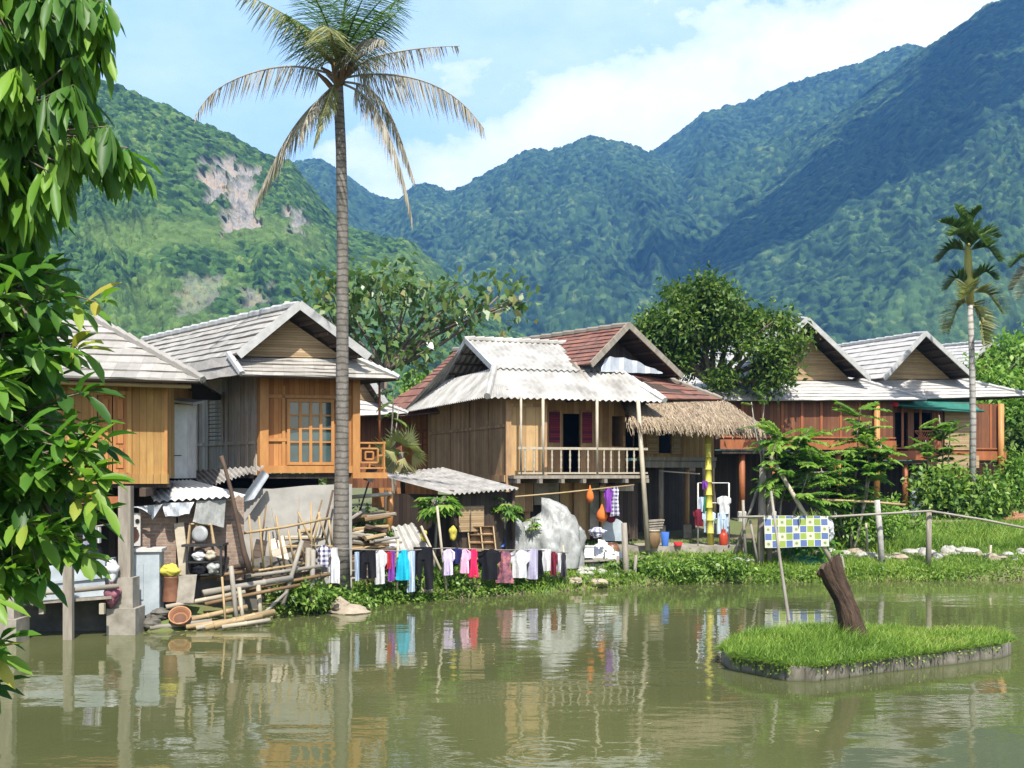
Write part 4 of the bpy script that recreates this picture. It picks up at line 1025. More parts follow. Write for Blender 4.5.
# ------------------------------------------------------------------ vegetation
def nrmz(a): return a/np.maximum(np.linalg.norm(a,axis=1,keepdims=True),1e-6)
def leaf_quads(C, D, Nn, Ln, Wd, fold=.25):
    # far leaves: one kite-shaped folded face each
    C=np.asarray(C,float); D=nrmz(np.asarray(D,float)); S=nrmz(np.cross(D,np.asarray(Nn,float))); Nn=np.cross(S,D)
    Ln=np.asarray(Ln)[:,None]; Wd=np.asarray(Wd)[:,None]
    V=np.stack([C, C+D*Ln*.45+S*Wd*.5+Nn*Wd*fold, C+D*Ln-Nn*Ln*.12, C+D*Ln*.45-S*Wd*.5+Nn*Wd*fold],1).reshape(-1,3)
    return V, np.arange(len(C)*4).reshape(-1,4)
def blades(C, D, H, W, bend):
    # thin two-segment blades
    C=np.asarray(C,float); n=len(C); D=nrmz(np.asarray(D,float)); a=RNG.uniform(0,2*np.pi,n)
    S=np.stack([np.cos(a),np.sin(a),np.zeros(n)],1); B=np.asarray(bend,float)
    H=np.asarray(H)[:,None]; W=np.asarray(W)[:,None]
    m=C+D*H*.55+B*H*.15; t=C+D*H*.95+B*H*.55
    V=np.stack([C-S*W,C+S*W,m+S*W*.8,m-S*W*.8,t+S*W*.12,t-S*W*.12],1).reshape(-1,3)
    i=np.arange(n)*6
    Fc=np.concatenate([np.stack([i,i+1,i+2,i+3],1),np.stack([i+3,i+2,i+4,i+5],1)])
    return V,Fc
def cluster_leaves(blobs, ncl, per, size, asp=.5, spread=.35, droop=.25, shell=.55, lvb=(0,1)):
    C=[];D=[];Nv=[];Ls=[];lv=[]
    wts=np.array([b[1]*b[2]*b[3] for b in blobs])**.67; wts/=wts.sum()
    for k in range(ncl):
        c,rx,ry,rz = blobs[RNG.choice(len(blobs),p=wts)]
        d=RNG.normal(size=3); d/=np.linalg.norm(d); r=shell+(1-shell)*RNG.random()**.6
        r*=RNG.uniform(.82,1.1)
        cc=np.array(c)+d*np.array([rx,ry,rz])*r
        base=RNG.uniform(*lvb)
        m=max(2,int(per*RNG.uniform(.6,1.4)))
        off=RNG.normal(size=(m,3))*spread*size*3
        dd=nrmz(RNG.normal(size=(m,3))*.8+d*.7+np.array([0,0,-droop]))
        C.append(cc+off); D.append(dd); Nv.append(nrmz(RNG.normal(size=(m,3))*.55+np.array([0,0,.8])+d*.45))
        Ls.append(size*RNG.uniform(.65,1.35,m)); lv.append(np.clip(base*.6+RNG.random(m)*.45,0,1))
    C=np.concatenate(C);D=np.concatenate(D);Nv=np.concatenate(Nv);Ls=np.concatenate(Ls);lv=np.concatenate(lv)
    V,Fc=leaf_quads(C,D,Nv,Ls,Ls*asp); return V,Fc,lv
def limb(mb, a, b, r0, r1, wob=.12, n=5):
    a=Vector(a); b=Vector(b); Lg=(b-a).length; pts=[]; rr=[]
    o=Vector((U(-1,1),U(-1,1),U(-.5,.5)))*wob*Lg
    for k in range(n+1):
        t=k/n; pts.append(a.lerp(b,t)+o*math.sin(math.pi*t)*.6+Vector((U(-1,1),U(-1,1),0))*Lg*.012); rr.append(lerp(r0,r1,t))
    mb.tube(pts, rr, 7); return pts
def tree(name, label, base, fork, blobs, ncl, per, size, lm, bark='bark', tr=.2, group=None, asp=.5, shell=.5, droop=.25, cat='tree'):
    base=Vector(base); t=thing(name,label,cat,base,group)
    mb=MB(); f=Vector(fork); limb(mb, base-UP*.2, f, tr, tr*.7, .05)
    for b in blobs:
        c=Vector(b[0]); p=limb(mb, f, c, tr*.55, tr*.16, .15)
        for q in range(2): limb(mb, p[3], c+Vector((U(-1,1)*b[1],U(-1,1)*b[2],U(-.3,1)*b[3]))*.7, tr*.22, tr*.06, .15, 4)
    mb.build('trunk', M[bark], t, smooth=True)
    sub_=[]
    for (c,rx,ry,rz) in blobs:
        for q in range(6):
            d=RNG.normal(size=3); d/=np.linalg.norm(d); k_=RNG.uniform(.5,.95); f_=RNG.uniform(.30,.48)
            sub_.append((tuple(np.array(c)+d*np.array([rx,ry,rz])*k_),rx*f_,ry*f_,rz*f_*1.05))
    V,Fc,lv=cluster_leaves(sub_,ncl,per,size,asp,shell=shell,droop=droop)
    np_mesh('crown',V,Fc,M[lm],t,lv=lv)
    return t
def pb(px,py,d,rx,ry=None,rz=None):      # crown lobe from a place in view: radii given in pixels
    s=d/F; p=at(px,py,d); return (tuple(p), rx*s, (ry or rx)*s, (rz or rx)*s)
def hit(px, py, d0=12., d1=80.):
    ds=np.arange(d0,d1,.04); X_=(px-512)*ds/F; Z_=CZ-(py-H0)*ds/F; g=ground(X_,ds)
    k=np.argmax(Z_<=g) if (Z_<=g).any() else -1
    return Vector((X_[k],ds[k],g[k]))
def gp(px, d): x=(px-512)*d/F; return Vector((x,d,gz(x,d)))

TG='trees behind the houses'
D_=41.5
b_=gp(712,42.5)
tree('dense_tree','dense rounded dark green tree between the thatched porch and the grey gable',b_,at(712,385,42),
     [pb(668,318,41.6,24,30,22),pb(690,296,41.6,24,30,20),pb(715,292,41.4,18,26,16),pb(735,312,41.0,26,32,18),pb(768,326,41,26,30,16),pb(786,350,40.7,18,22,14),pb(752,350,40.4,28,28,17),pb(772,378,40.4,22,24,13),pb(704,330,41.0,30,34,20),pb(662,348,41.8,22,28,20),pb(690,362,41.6,26,28,18),pb(730,376,40.8,20,22,12),pb(650,330,41.7,12,18,14)],
     1500,11,.215,'leaf_dense',tr=.26,group=TG,asp=.46,shell=.6)
b_=gp(383,47)
tree('large_leaf_tree','open crowned tree with big drooping leaves behind the orange fronted house',b_,at(384,372,46.5),
     [pb(345,305,46,32,40,24),pb(330,290,46,20,24,16),pb(375,285,46,30,36,20),pb(405,300,46,34,40,24),pb(440,300,46,28,36,22),pb(470,292,46,26,30,16),pb(500,295,46,24,28,14),pb(520,300,46,12,14,10),pb(460,318,46,30,30,14),pb(395,335,46,40,40,22),pb(350,335,46,28,34,22),pb(430,340,46,22,26,16),pb(318,300,46,12,16,10)],
     250,5,.44,'leaf_big',tr=.2,group=TG,asp=.58,shell=.3,droop=.7)
for (px,py,d,r,lab,lm,n,sz) in ((1008,395,52,46,'pale green rounded tree at the right edge behind the red house','leaf_light',700,.32),(1040,365,56,42,'taller tree cut by the right edge above the red house roof','leaf_light',500,.32),(1032,455,49,36,'dark leafy tree beside the right end of the red house','leaf_dense',600,.3),
      (404,425,53,26,'small leafy tree in the gap left of the white roof','leaf_bush',320,.3),(425,395,58,24,'small tree peeping over the maroon roof end','leaf_bush',260,.3),(668,420,58,40,'tree hidden behind the thatched porch and dense tree','leaf_dense',300,.35),(20,395,40,60,'tree behind the yellow plank house','leaf_dense',400,.32),(300,440,48,50,'tree behind the orange fronted house, mostly hidden','leaf_dense',260,.34)):
    g_=gp(px,d); c=at(px,py,d); s=d/F*r
    tree('leafy_tree',lab,g_,g_.lerp(c,.7),[((c.x+U(-.5,.5)*s,c.y+U(-.5,.5)*s,c.z+U(-.45,.5)*s),s*U(.45,.7),s*.6,s*U(.4,.6)) for _ in range(6)],n,9,sz,lm,tr=.16,group=TG)

# --------------------------------------------------------------- coconut palm
def frond(pts, nl, ll, wd, hang, mat, parent, name='frond', dens=1., rr=.03, thin=0., vee=.35):
    P_=[np.array(p) for p in pts]; seg=[np.linalg.norm(P_[i+1]-P_[i]) for i in range(len(P_)-1)]; tot=sum(seg)
    def pos(t):
        s=t*tot; i=0
        while i<len(seg)-1 and s>seg[i]: s-=seg[i]; i+=1
        return P_[i]+(P_[i+1]-P_[i])*min(1,s/seg[i]), (P_[i+1]-P_[i])/seg[i]
    mb=MB(); n=14; path=[Vector(pos(k/n)[0]) for k in range(n+1)]
    # smooth the midrib
    for _ in range(3): path=[path[0]]+[(path[i-1]+path[i]*2+path[i+1])/4 for i in range(1,n)]+[path[-1]]
    C=[];D=[];H=[];B=[]
    for k in range(nl):
        if random.random()>dens: continue
        t=.12+.88*k/nl; q=t*n; i=min(int(q),n-1); c=path[i].lerp(path[i+1],q-i); d=(path[i+1]-path[i]).normalized()
        sx=d.cross(UP); sx=sx.normalized() if sx.length>.05 else Vector((1,0,0)); up_=sx.cross(d)
        for sgn in (-1,1):
            if random.random()<thin*t: continue
            l=ll*(.35+.65*math.sin(math.pi*min(1,.18+.82*t)**.9))*U(.75,1.15)
            h=hang*U(.8,1.2)
            dd=(sx*sgn*(1-.55*h)+d*.55*(1-.4*h)+up_*vee*(1-h)-UP*h*1.5+Vector((U(-.1,.1),U(-.1,.1),0))).normalized()
            C.append(c); D.append(dd); H.append(l); B.append((d.x*.2,d.y*.2,-.5*hang-.2))
    n_=len(C); V,Fc=blades(np.array(C),np.array(D),np.array(H),RNG.uniform(.7,1.2,n_)*wd,np.array(B))
    lv=np.tile(np.clip(RNG.normal(.5,.22,n_),0,1),2)
    mr=MB(); mr.tube(path,[lerp(rr,rr*.2,k/n) for k in range(n+1)],5)
    i0=len(V); V=np.concatenate([V,np.array([tuple(v) for v in mr.v])])
    fq=[f for f in mr.f if len(f)==4]; Fc=np.concatenate([Fc,np.array(fq)+i0]); lv=np.concatenate([lv,np.full(len(fq),.6)])
    return np_mesh(name,V,Fc,mat,parent,lv=lv)
def m_palm_trunk(name, c1, c2, ring):
    m,nt,b=newmat(name); tc=nt.nodes.new('ShaderNodeTexCoord'); sp=nt.nodes.new('ShaderNodeSeparateXYZ'); L(nt,tc.outputs['Object'],sp.inputs[0])
    n=noise(nt,coords(nt,'Object',(1,1,.6)),5,5,.65)
    z=math_(nt,'ADD',math_(nt,'MULTIPLY',sp.outputs[2],ring),math_(nt,'MULTIPLY',n,.9)); f=math_(nt,'FRACT',z)
    base=ramp(nt,n,[(.3,c2),(.7,c1)]); base=mixc(nt,math_(nt,'MULTIPLY',math_(nt,'LESS_THAN',f,.28),.6),base,tuple(x*.3 for x in c2))
    L(nt,base,b.inputs['Base Color']); b.inputs['Roughness'].default_value=.9; bump(nt,b,math_(nt,'ADD',n,f),.5,.03); return m
dP=25.0; bp=gp(341,25.6)
palm=thing('coconut_palm','tall coconut palm with withered hanging fronds in front of the orange house','palm',bp)
tp=[bp-UP*.2,at(341,540,25.5),at(342,440,25.4),at(342.5,330,25.2),at(342.5,220,25.1),at(341,150,25),at(339,105,25),at(338,70,25)]
MB().tube(tp,[.24,.19,.155,.14,.13,.12,.115,.1],14).build('trunk',m_palm_trunk('palm_trunk_bark',(.25,.225,.195),(.12,.105,.085),7.),palm,smooth=True)
cr=(338,78); mb=MB()
for k in range(16):
    a=k*2.4; z=U(-16,26); p=at(338+U(-3,3),80-z,25); mb.tube([p,p+Vector((math.cos(a)*.3,math.sin(a)*.3,.28)),p+Vector((math.cos(a)*.5,math.sin(a)*.5,.42))],[.075,.06,.03],6)
mb.build('crown_shaft',M['bamboo_brown'],palm)
FR=[([(340,68,0),(366,42,-.4),(388,20,-.6),(402,8,-.8)],44,.8,.35,'frond_green',0),
 ([(336,68,0),(312,44,-.3),(296,26,-.6),(284,14,-.8)],44,.8,.35,'frond_green',0),
 ([(337,66,0),(330,30,-.8),(318,2,-1.5),(306,-14,-2.)],60,.95,.3,'frond_green',0),
 ([(339,66,0),(350,28,-.9),(362,0,-1.7),(372,-22,-2.2)],60,.95,.3,'frond_green',0),
 # path in view with depth offsets, number of leaflets, length, hang, material, thin
 ([(336,76,0),(305,65,-.4),(270,67,-.7),(235,78,-.9),(208,93,-1.),(195,116,-1.)],62,.55,.85,'frond_dry',.45),
 ([(335,70,0),(318,40,-.2),(292,18,-.5),(262,2,-.8),(240,-8,-1.)],64,.75,.55,'frond_mixed',.1),
 ([(335,62,0),(326,25,.3),(312,-15,.6),(296,-50,.9)],56,.9,.25,'frond_green',0),
 ([(338,60,0),(342,20,.2),(350,-25,.3),(362,-70,.2)],56,.9,.2,'frond_green',0),
 ([(340,62,0),(356,30,-.6),(376,5,-1.2),(394,-12,-1.7)],56,.85,.35,'frond_green',0),
 ([(341,64,0),(362,35,.6),(390,5,1.3),(420,-20,1.9)],56,.85,.3,'frond_green',0),
 ([(336,64,0),(322,45,1.),(305,25,2.),(285,15,3.)],50,.8,.35,'frond_green',0),
 ([(341,66,0),(352,48,-.6),(368,38,-1.2),(385,40,-1.7)],46,.6,.6,'frond_dry',.1),
 ([(343,74,0),(368,58,.3),(400,51,.6),(432,47,.8),(460,46,.9)],58,.42,.85,'frond_dry',.35),
 ([(343,78,0),(368,73,-.3),(405,75,-.5),(440,86,-.6),(467,105,-.6),(484,129,-.6)],70,.62,.9,'frond_dry',.3),
 ([(343,84,0),(364,92,-.5),(382,116,-.8),(396,152,-.9),(406,188,-.9),(412,220,-.9)],80,.55,.8,'frond_dry',.05),
 ([(344,82,0),(366,84,.5),(386,104,.9),(400,136,1.),(414,180,1.)],66,.5,.85,'frond_dry',.15),
 ([(333,90,0),(312,104,.2),(290,132,.3),(272,165,.3),(255,203,.3)],74,.6,.8,'frond_dry',.05),
 ([(334,86,0),(322,96,-.6),(308,112,-1.),(300,140,-1.2)],46,.45,.85,'frond_dry',.2),
 ([(336,82,0),(331,92,-.6),(323,114,-1.),(315,142,-1.1)],56,.42,.7,'frond_mixed',.0),
 ([(338,70,0),(334,45,-.9),(330,28,-2.),(322,25,-3.)],50,.75,.4,'frond_mixed',.0),
 ([(339,68,0),(346,35,1.3),(352,18,2.5),(358,18,3.6)],46,.8,.35,'frond_green',.0)]
for path,nl,ll,hg,mt,thn in FR:
    frond([tuple(at(x,y,dP+o)) for x,y,o in path],int(nl*1.45),ll*1.05,[.015,.018][mt=='frond_green'],hg,M[mt],palm,thin=thn)
# --------------------------------------------------------------- betel palms
def areca(label, px, d, top, scale_, frs, y0):
    b=gp(px,d); t=thing('areca_palm',label,'palm',b,'slender betel palms')
    MB().tube([b-UP*.2,at(px+1,420,d),at(px,360,d),at(px-2,top+70,d)],[.13,.115,.105,.1],10).build('trunk',m_palm_trunk('betel_trunk',(.40,.38,.34),(.26,.24,.21),4.),t,smooth=True)
    MB().tube([at(px-2,top+72,d),at(px-3,top+50,d),at(px-4,top+20,d),at(px-5,top,d)],[.14,.17,.12,.06],9).build('crownshaft',M['frond_yel'],t,smooth=True)
    for (x0,y0_,x1,y1,x2,y2,o,mt) in frs:
        frond([tuple(at(px+x0,y0_,d)),tuple(at(px+x1,y1,d+o*.5)),tuple(at(px+x2,y2,d+o))],70,.62,.045,.06,M[mt],t,rr=.03,vee=1.)
    return t
M['frond_yel']=m_plain('yellow_green_sheath',(.34,.34,.06),(.26,.22,.07),4,.5,.1)
areca('slender betel palm with stacked green and yellow tufts before the rightmost gable',972,40,232,1,
 [(-5,245,-20,225,-32,222,-.5,'frond_green'),(-4,240,-12,215,-14,206,.3,'frond_green'),(-3,240,2,216,10,208,-.3,'frond_green'),(-3,246,14,232,26,238,.4,'frond_green'),(-4,250,-22,248,-34,262,.2,'frond_green'),(-4,250,16,246,27,262,-.4,'frond_green'),(-4,248,-8,232,-22,236,-1.1,'frond_green'),(-3,248,8,236,16,246,-1.2,'frond_green'),(-4,246,0,226,4,224,1.2,'frond_green'),
  (-3,286,-15,276,-26,290,.3,'frond_green'),(-2,284,14,270,24,280,-.2,'frond_green'),(-2,292,16,292,31,314,.2,'frond_mixed'),(-3,300,-14,306,-24,334,-.3,'frond_mixed'),(-2,302,8,312,12,346,-.4,'frond_mixed'),(-2,296,-4,285,-10,300,-1.2,'frond_mixed'),(0,300,4,305,14,330,.6,'frond_mixed')],0)
areca('betel palm mostly beyond the right edge, only drooping tips in view',1046,44,262,1,
 [(-4,270,-22,255,-36,268,-.4,'frond_green'),(-4,272,-20,268,-34,290,.3,'frond_dry'),(-4,266,-12,245,-20,240,.2,'frond_green'),(0,268,14,250,26,262,0,'frond_green'),(-4,274,-16,276,-26,300,-.6,'frond_dry'),(-3,268,2,246,8,240,.2,'frond_green')],0)
# --------------------------------------------------------------- near trees at the left edge
def near_leaves(specs, segs=4):
    V=[];Fc=[];lv=[]
    prof=[0,.62,1,.86,0] if segs==4 else [0,1,0]
    for (c,d,n,l,w,dr,val) in specs:
        d=d.normalized(); s=d.cross(n); s=s.normalized() if s.length>1e-3 else d.orthogonal().normalized(); n=s.cross(d)
        i0=len(V); p=c.copy(); dd=d.copy()
        for k in range(segs+1):
            t=k/segs; ww=w*.5*(prof[k] if 0<k<segs else .06)
            V+= [p-s*ww+n*ww*.45, p.copy(), p+s*ww+n*ww*.45]
            dd=(dd-UP*dr*.22).normalized(); p=p+dd*(l/segs)
            n=(s.cross(dd)).normalized()
        for k in range(segs):
            a=i0+k*3; Fc+=[(a,a+1,a+4,a+3),(a+1,a+2,a+5,a+4)]; lv+=[val,val]
    return np.array([tuple(v) for v in V]),np.array(Fc),np.array(lv)
def inpoly(x,y,poly):
    c=False; n=len(poly)
    for i in range(n):
        x1,y1=poly[i];x2,y2=poly[(i+1)%n]
        if (y1>y)!=(y2>y) and x<(x2-x1)*(y-y1)/(y2-y1)+x1: c=not c
    return c
def near_tree(name,label,base,spine,poly,nw,drng,per,ll,wr,style,mat,extra=(),back=(),r0=.15):
    t=thing(name,label,'tree',base); specs=[]; mb=MB()
    ctrl=[Vector(base)-UP*.3]+spine; path=[]
    for i in range(len(ctrl)-1):
        p0,p1,p2,p3=ctrl[max(i-1,0)],ctrl[i],ctrl[i+1],ctrl[min(i+2,len(ctrl)-1)]
        for k in range(8):
            u=k/8; path.append(.5*((2*p1)+(p2-p0)*u+(2*p0-5*p1+4*p2-p3)*u*u+(3*p1-p0-3*p2+p3)*u**3))
    path.append(ctrl[-1]); n=len(path)
    mb.tube(path,[r0*(1.25 if k<3 else 1)*(1-.8*k/n)*(1+.06*math.sin(k*1.9)) for k in range(n)],12)
    mb.build('trunk',M['bark'],t,smooth=True); mb=MB()
    xs_=[p[0] for p in poly]; ys_=[p[1] for p in poly]; W=[]
    while len(W)<nw:
        x,y=U(min(xs_)-60,max(xs_)),U(min(ys_)-60,max(ys_))
        if inpoly(max(x,1),max(y,1),poly): W.append(at(x,y,U(*drng)))
    W+=[at(*e) for e in extra]+list(back)
    hubs=[]
    for c in random.sample(W,min(len(W),34)):
        k=min(range(n//4,n),key=lambda q:(path[q]-c).length+.5*max(0,path[q].z-c.z)); f=path[k]; h=f.lerp(c,.62)+Vector((0,0,.12))
        m_=f.lerp(h,.5)+Vector((U(-.1,.1),U(-.1,.1),U(0,.15))); mb.tube([f,m_,h],[.035,.024,.014],6); hubs.append((h,(h-f).normalized(),f))
    for c in W:
        h,hd,f=min(hubs,key=lambda q:(q[0]-c).length)
        ax=(c-f); ax.z*=.4; ax=ax.normalized()
        mb.tube([h,h.lerp(c,.5)+Vector((U(-.03,.03),U(-.03,.03),.05)),c],[.009,.006,.003],4)
        m=int(per*U(.7,1.3)); base_v=U(0,.75)
        for k in range(m):
            a=2.399*k+U(-.3,.3); s_=ax.orthogonal().normalized(); q=ax.cross(s_)
            rad=(s_*math.cos(a)+q*math.sin(a))
            if style=='hang': dd=(rad*U(.35,.8)+ax*.25-UP*U(.6,1.3)); dr=U(.5,1.1); off=ax*U(-.09,.02)
            else: dd=(rad*U(.6,1.)+ax*U(.3,.9)+Vector((.25,-.1,-.12))); dr=U(.15,.7); off=ax*U(-.22,.05)
            specs.append((c+off,dd,(UP+Vector((U(-.4,.4),U(-.7,.1),0))).normalized(),ll*U(.5,1.3),ll*wr*U(.7,1.3),dr,min(1,max(0,base_v+U(-.15,.3)))))
    mb.build('branches',M['bark'],t,smooth=True)
    V,Fc,lv=near_leaves(specs); np_mesh('foliage',V,Fc,M[mat],t,lv=lv,smooth=True); return t
def back_whorls(c,r,n):
    o=[]
    while len(o)<n:
        d=Vector((random.gauss(0,1),random.gauss(0,1),random.gauss(0,.8))); d=d.normalized()*U(.55,1.); p=Vector(c)+Vector((d.x*r[0],d.y*r[1],d.z*r[2]))
        if p.y<1.5 or 512+p.x*F/p.y<-25: o.append(p)
    return o
bx=gz(-4.6,6.3)
near_tree('mango_tree','mango tree with long glossy hanging leaves filling the upper left corner',(-4.6,6.3,bx),[Vector((-4.55,6.3,2.2)),Vector((-4.35,6.2,3.8)),Vector((-4.0,6.1,5.2)),Vector((-3.8,6.0,6.6))],
   [(0,0),(108,-5),(92,30),(88,60),(80,85),(88,105),(112,128),(134,148),(118,160),(90,155),(60,172),(42,200),(0,212)],190,(5.2,6.6),13,.225,.235,'hang','leaf_mango',back=back_whorls((-4.3,6.3,5.6),(1.9,1.7,1.5),150),
   extra=[(104,2,5.5),(98,20,5.6),(100,45,5.6),(128,148,5.4),(134,158,5.5),(120,152,5.6),(100,150,5.5),*[(U(-30,40),U(180,255),U(6.2,7.2)) for _ in range(34)],(-20,190,5.6),(10,205,5.7),(36,205,5.8),(60,180,5.5)])
near_tree('broad_leaf_tree','leafy broad leaved tree at the left edge hanging over the yellow house',(-4.2,7.0,gz(-4.2,7.0)),[Vector((-4.15,6.9,1.5)),Vector((-3.95,6.7,2.6)),Vector((-3.7,6.5,3.5)),Vector((-3.6,6.4,4.3))],
   [(0,258),(48,268),(72,288),(80,312),(56,338),(48,366),(40,395),(52,420),(66,445),(60,468),(84,492),(62,515),(50,545),(24,560),(0,600)],265,(5.2,6.7),11,.185,.33,'out','leaf_lush',r0=.1,back=back_whorls((-3.9,6.7,3.0),(1.2,1.1,1.2),110),
   extra=[(96,302,5.4),(78,350,5.5),(84,392,5.4),(88,452,5.3),(92,480,5.3),(96,500,5.3),(104,470,5.35),(100,440,5.4),(78,555,5.4),(40,575,5.4),(92,520,5.4),(70,545,5.5),(84,425,5.5),(70,530,5.4),(62,540,5.5),(20,585,5.5),(-8,655,5.4),(-6,690,5.5),(2,640,5.5),(10,560,5.6),(40,548,5.6)])
# --------------------------------------------------------------- papayas and compound-leaved saplings
def star_leaf(C,D,Nn,L_,n=7):
    Cs=[];Ds=[];Ns=[];Ls=[]
    for c,d,nn,l in zip(C,D,Nn,L_):
        d=Vector(d).normalized(); s=d.cross(Vector(nn)).normalized()
        for k in range(n):
            a=(k-(n-1)/2)*.62; Cs.append(tuple(c)); dd=d*math.cos(a)+s*math.sin(a)-UP*.25; Ds.append(tuple(dd)); Ns.append(tuple(nn)); Ls.append(l*(1-.28*abs(k-(n-1)/2)/(n/2)))
    return Cs,Ds,Ns,Ls
def papaya(label, b, top, n, ls, spread, group='papaya trees on the bank'):
    t=thing('papaya_tree',label,'tree',b,group); mb=MB(); pts=limb(mb,b-UP*.1,top,.045,.03,.03)
    C=[];D=[];Nn=[];L_=[]
    for k in range(n):
        a=k*2.4; e=U(-.1,.9); l=spread*U(.5,1.); d=Vector((math.cos(a)*math.cos(e),math.sin(a)*math.cos(e),math.sin(e))); c=top-UP*U(0,.25)+d*l
        mb.tube([top-UP*U(0,.2),top+d*l*.55+UP*.05,c],[.009,.007,.005],4)
        C.append(c); D.append((d-UP*.55)); Nn.append((UP*.9+d*.5).normalized()); L_.append(ls*U(.7,1.2))
    mb.build('trunk',M['bamboo_grey'],t,smooth=True)
    Cs,Ds,Ns,Ls=star_leaf(C,D,Nn,L_)
    V,Fc=leaf_quads(np.array(Cs),np.array(Ds),np.array(Ns),np.array(Ls),np.array(Ls)*.32); np_mesh('crown',V,Fc,M['leaf_light'],t,lv=np.repeat(RNG.random(len(C)),7))
    return t
papaya('small papaya tree with bushy bright crown by the black trousers',gp(434,28.6),at(438,506,28.3),46,.36,.5)
papaya('smaller papaya tree in front of the milky plastic sheet',gp(500,30.2),at(505,508,29.8),26,.32,.42)
papaya('tiny papaya sprig in front of the plastic heap',gp(533,30.4),at(533,521,30.2),10,.2,.15)
def pinnate(name,label,b,stems,nfr,fl,ll,mat='leaf_bush',group='saplings along the fence',cat='sapling',droop=.5,asp=.36):
    t=thing(name,label,cat,b,group); mb=MB(); C=[];D=[];Nn=[];Ls=[];lv=[]
    for tip in stems:
        pts=limb(mb,Vector(b)-UP*.1,Vector(tip),.05,.015,.06,6)
        for k in range(nfr):
            q=U(.55,1.0)*6; i=min(5,int(q)); c=pts[i].lerp(pts[i+1],q-i); a=U(0,6.28); e=U(-.2,.8)
            d=Vector((math.cos(a)*math.cos(e),math.sin(a)*math.cos(e)*.8,math.sin(e))); l=fl*U(.6,1.1); v0=random.random()
            pp=[c]; dd=d.copy()
            for j in range(6): dd=(dd-UP*.16*droop).normalized(); pp.append(pp[-1]+dd*l/6)
            mb.tube(pp,.006,4,False)
            for j in range(1,7):
                ax=(pp[j]-pp[j-1]).normalized(); s=ax.cross(UP); s=s.normalized() if s.length>.01 else Vector((1,0,0))
                for sg in (-1,1):
                    for h in (0,.5):
                        C.append(tuple(pp[j-1].lerp(pp[j],h))); D.append(tuple(s*sg+ax*.6-UP*.3*droop)); Nn.append((U(-.3,.3),U(-.3,.1),1)); Ls.append(ll*U(.75,1.2)); lv.append(min(1,v0*.6+random.random()*.4))
            C.append(tuple(pp[-1])); D.append(tuple(dd)); Nn.append((0,0,1)); Ls.append(ll); lv.append(v0)
    mb.build('stem',M['bamboo_grey'],t,smooth=True)
    V,Fc=leaf_quads(np.array(C),np.array(D),np.array(Nn),np.array(Ls),np.array(Ls)*asp); np_mesh('foliage',V,Fc,M[mat],t,lv=np.array(lv)); return t
b_=gp(772,32.8)
pinnate('sapling','feathery sapling spreading over the checked blanket',b_,[at(778,432,32.6),at(800,438,32.4),at(815,455,32.4)],26,1.0,.27,'leaf_light',asp=.45)
pinnate('sapling','thin sprig climbing past the edge of the thatch',gp(764,33.6),[at(752,402,33.6),at(764,396,33.8)],5,.4,.14,droop=.2)
b_=gp(852,34)
pinnate('sapling','upright sapling with tiered leaves before the grey gabled house',b_,[at(868,420,33.8),at(880,445,33.6),at(862,408,34)],22,.8,.25,'leaf_light',droop=.3,asp=.45)
pinnate('sapling','low feathery sapling left of the white fence post',gp(848,34.4),[at(835,470,34),at(850,480,34),at(822,468,33.6)],18,.8,.25,'leaf_light',asp=.45)
pinnate('sapling','slender sapling climbing in front of the green awning',gp(940,41),[at(940,415,41),at(950,430,41),at(925,440,41)],14,.65,.24,'leaf_light',droop=.3,asp=.45)
def bush(label,px,py,d,w,h,n,sz,mat,group='bushes on the far bank',dz=None,cat='bush'):
    c=gp(px,d); s=d/F
    t=thing('bush',label,cat,c,group); top=CZ-(py-H0)*s; hh=max(top-c.z,.24)
    bl=[((c.x+U(-.7,.7)*w*s,c.y+U(-.4,.4)*w*s,c.z+hh*U(.3,.72)),w*s*U(.4,.6),w*s*.5,hh*U(.25,.36)) for _ in range(7)]
    mb=MB()
    for b in bl: limb(mb,c-UP*.05,Vector(b[0]),.03,.01,.1,4)
    mb.build('stem',M['bark'],t)
    V,Fc,lv=cluster_leaves(bl,n,8,sz,.48,shell=.35); np_mesh('foliage',V,Fc,M[mat],t,lv=lv); return t
for a in (('tall loose bush right of the checked blanket',850,504,34.2,26,1,150,.17,'leaf_light'),
          ('fine leaved bush around the whitewashed fence post',880,498,34.8,30,1,190,.15,'leaf_light'),
          ('big glossy bush below the green awning',955,468,40.5,36,1,330,.24,'leaf_bush'),
          
          ('bush at the foot of the orange corner post',985,480,40.2,24,1,240,.22,'leaf_bush'),
          ('low bush between saplings near the fence',900,508,37,26,1,150,.17,'leaf_light'),
          ('pale bush at the right edge of the garden',1018,440,44,18,1,160,.22,'leaf_light'),
          ('small dark round bush by the block wall corner',366,503,27.8,18,1,240,.13,'leaf_dense'),
          ('weedy bush at the water by the bamboo raft',300,585,24.6,26,1,340,.13,'leaf_bush'),
          ('leafy weeds under the white singlet',335,588,25.2,30,1,240,.12,'leaf_bush'),
          ('weed clump below the turquoise top',392,586,26.6,30,1,143,.12,'leaf_bush'),
          ('weed clump under the black trousers',440,582,27.9,32,1,121,.12,'leaf_bush'),
          ('weed clump below the black T-shirt',490,578,28.8,32,1,132,.12,'leaf_bush'),
          ('dark weeds below the flowered dress',525,577,29.3,26,1,121,.12,'leaf_dense'),
          ('leafy weeds around the grey bank post',632,560,31.2,26,1,260,.12,'leaf_bush'),
          ('broad weedy bush on the bank below the porch slab',712,560,31.6,36,1,260,.13,'leaf_bush'),
          ('low weeds left of the blanket on the water edge',675,566,31.2,26,1,200,.12,'leaf_bush')):
    bush(*a)
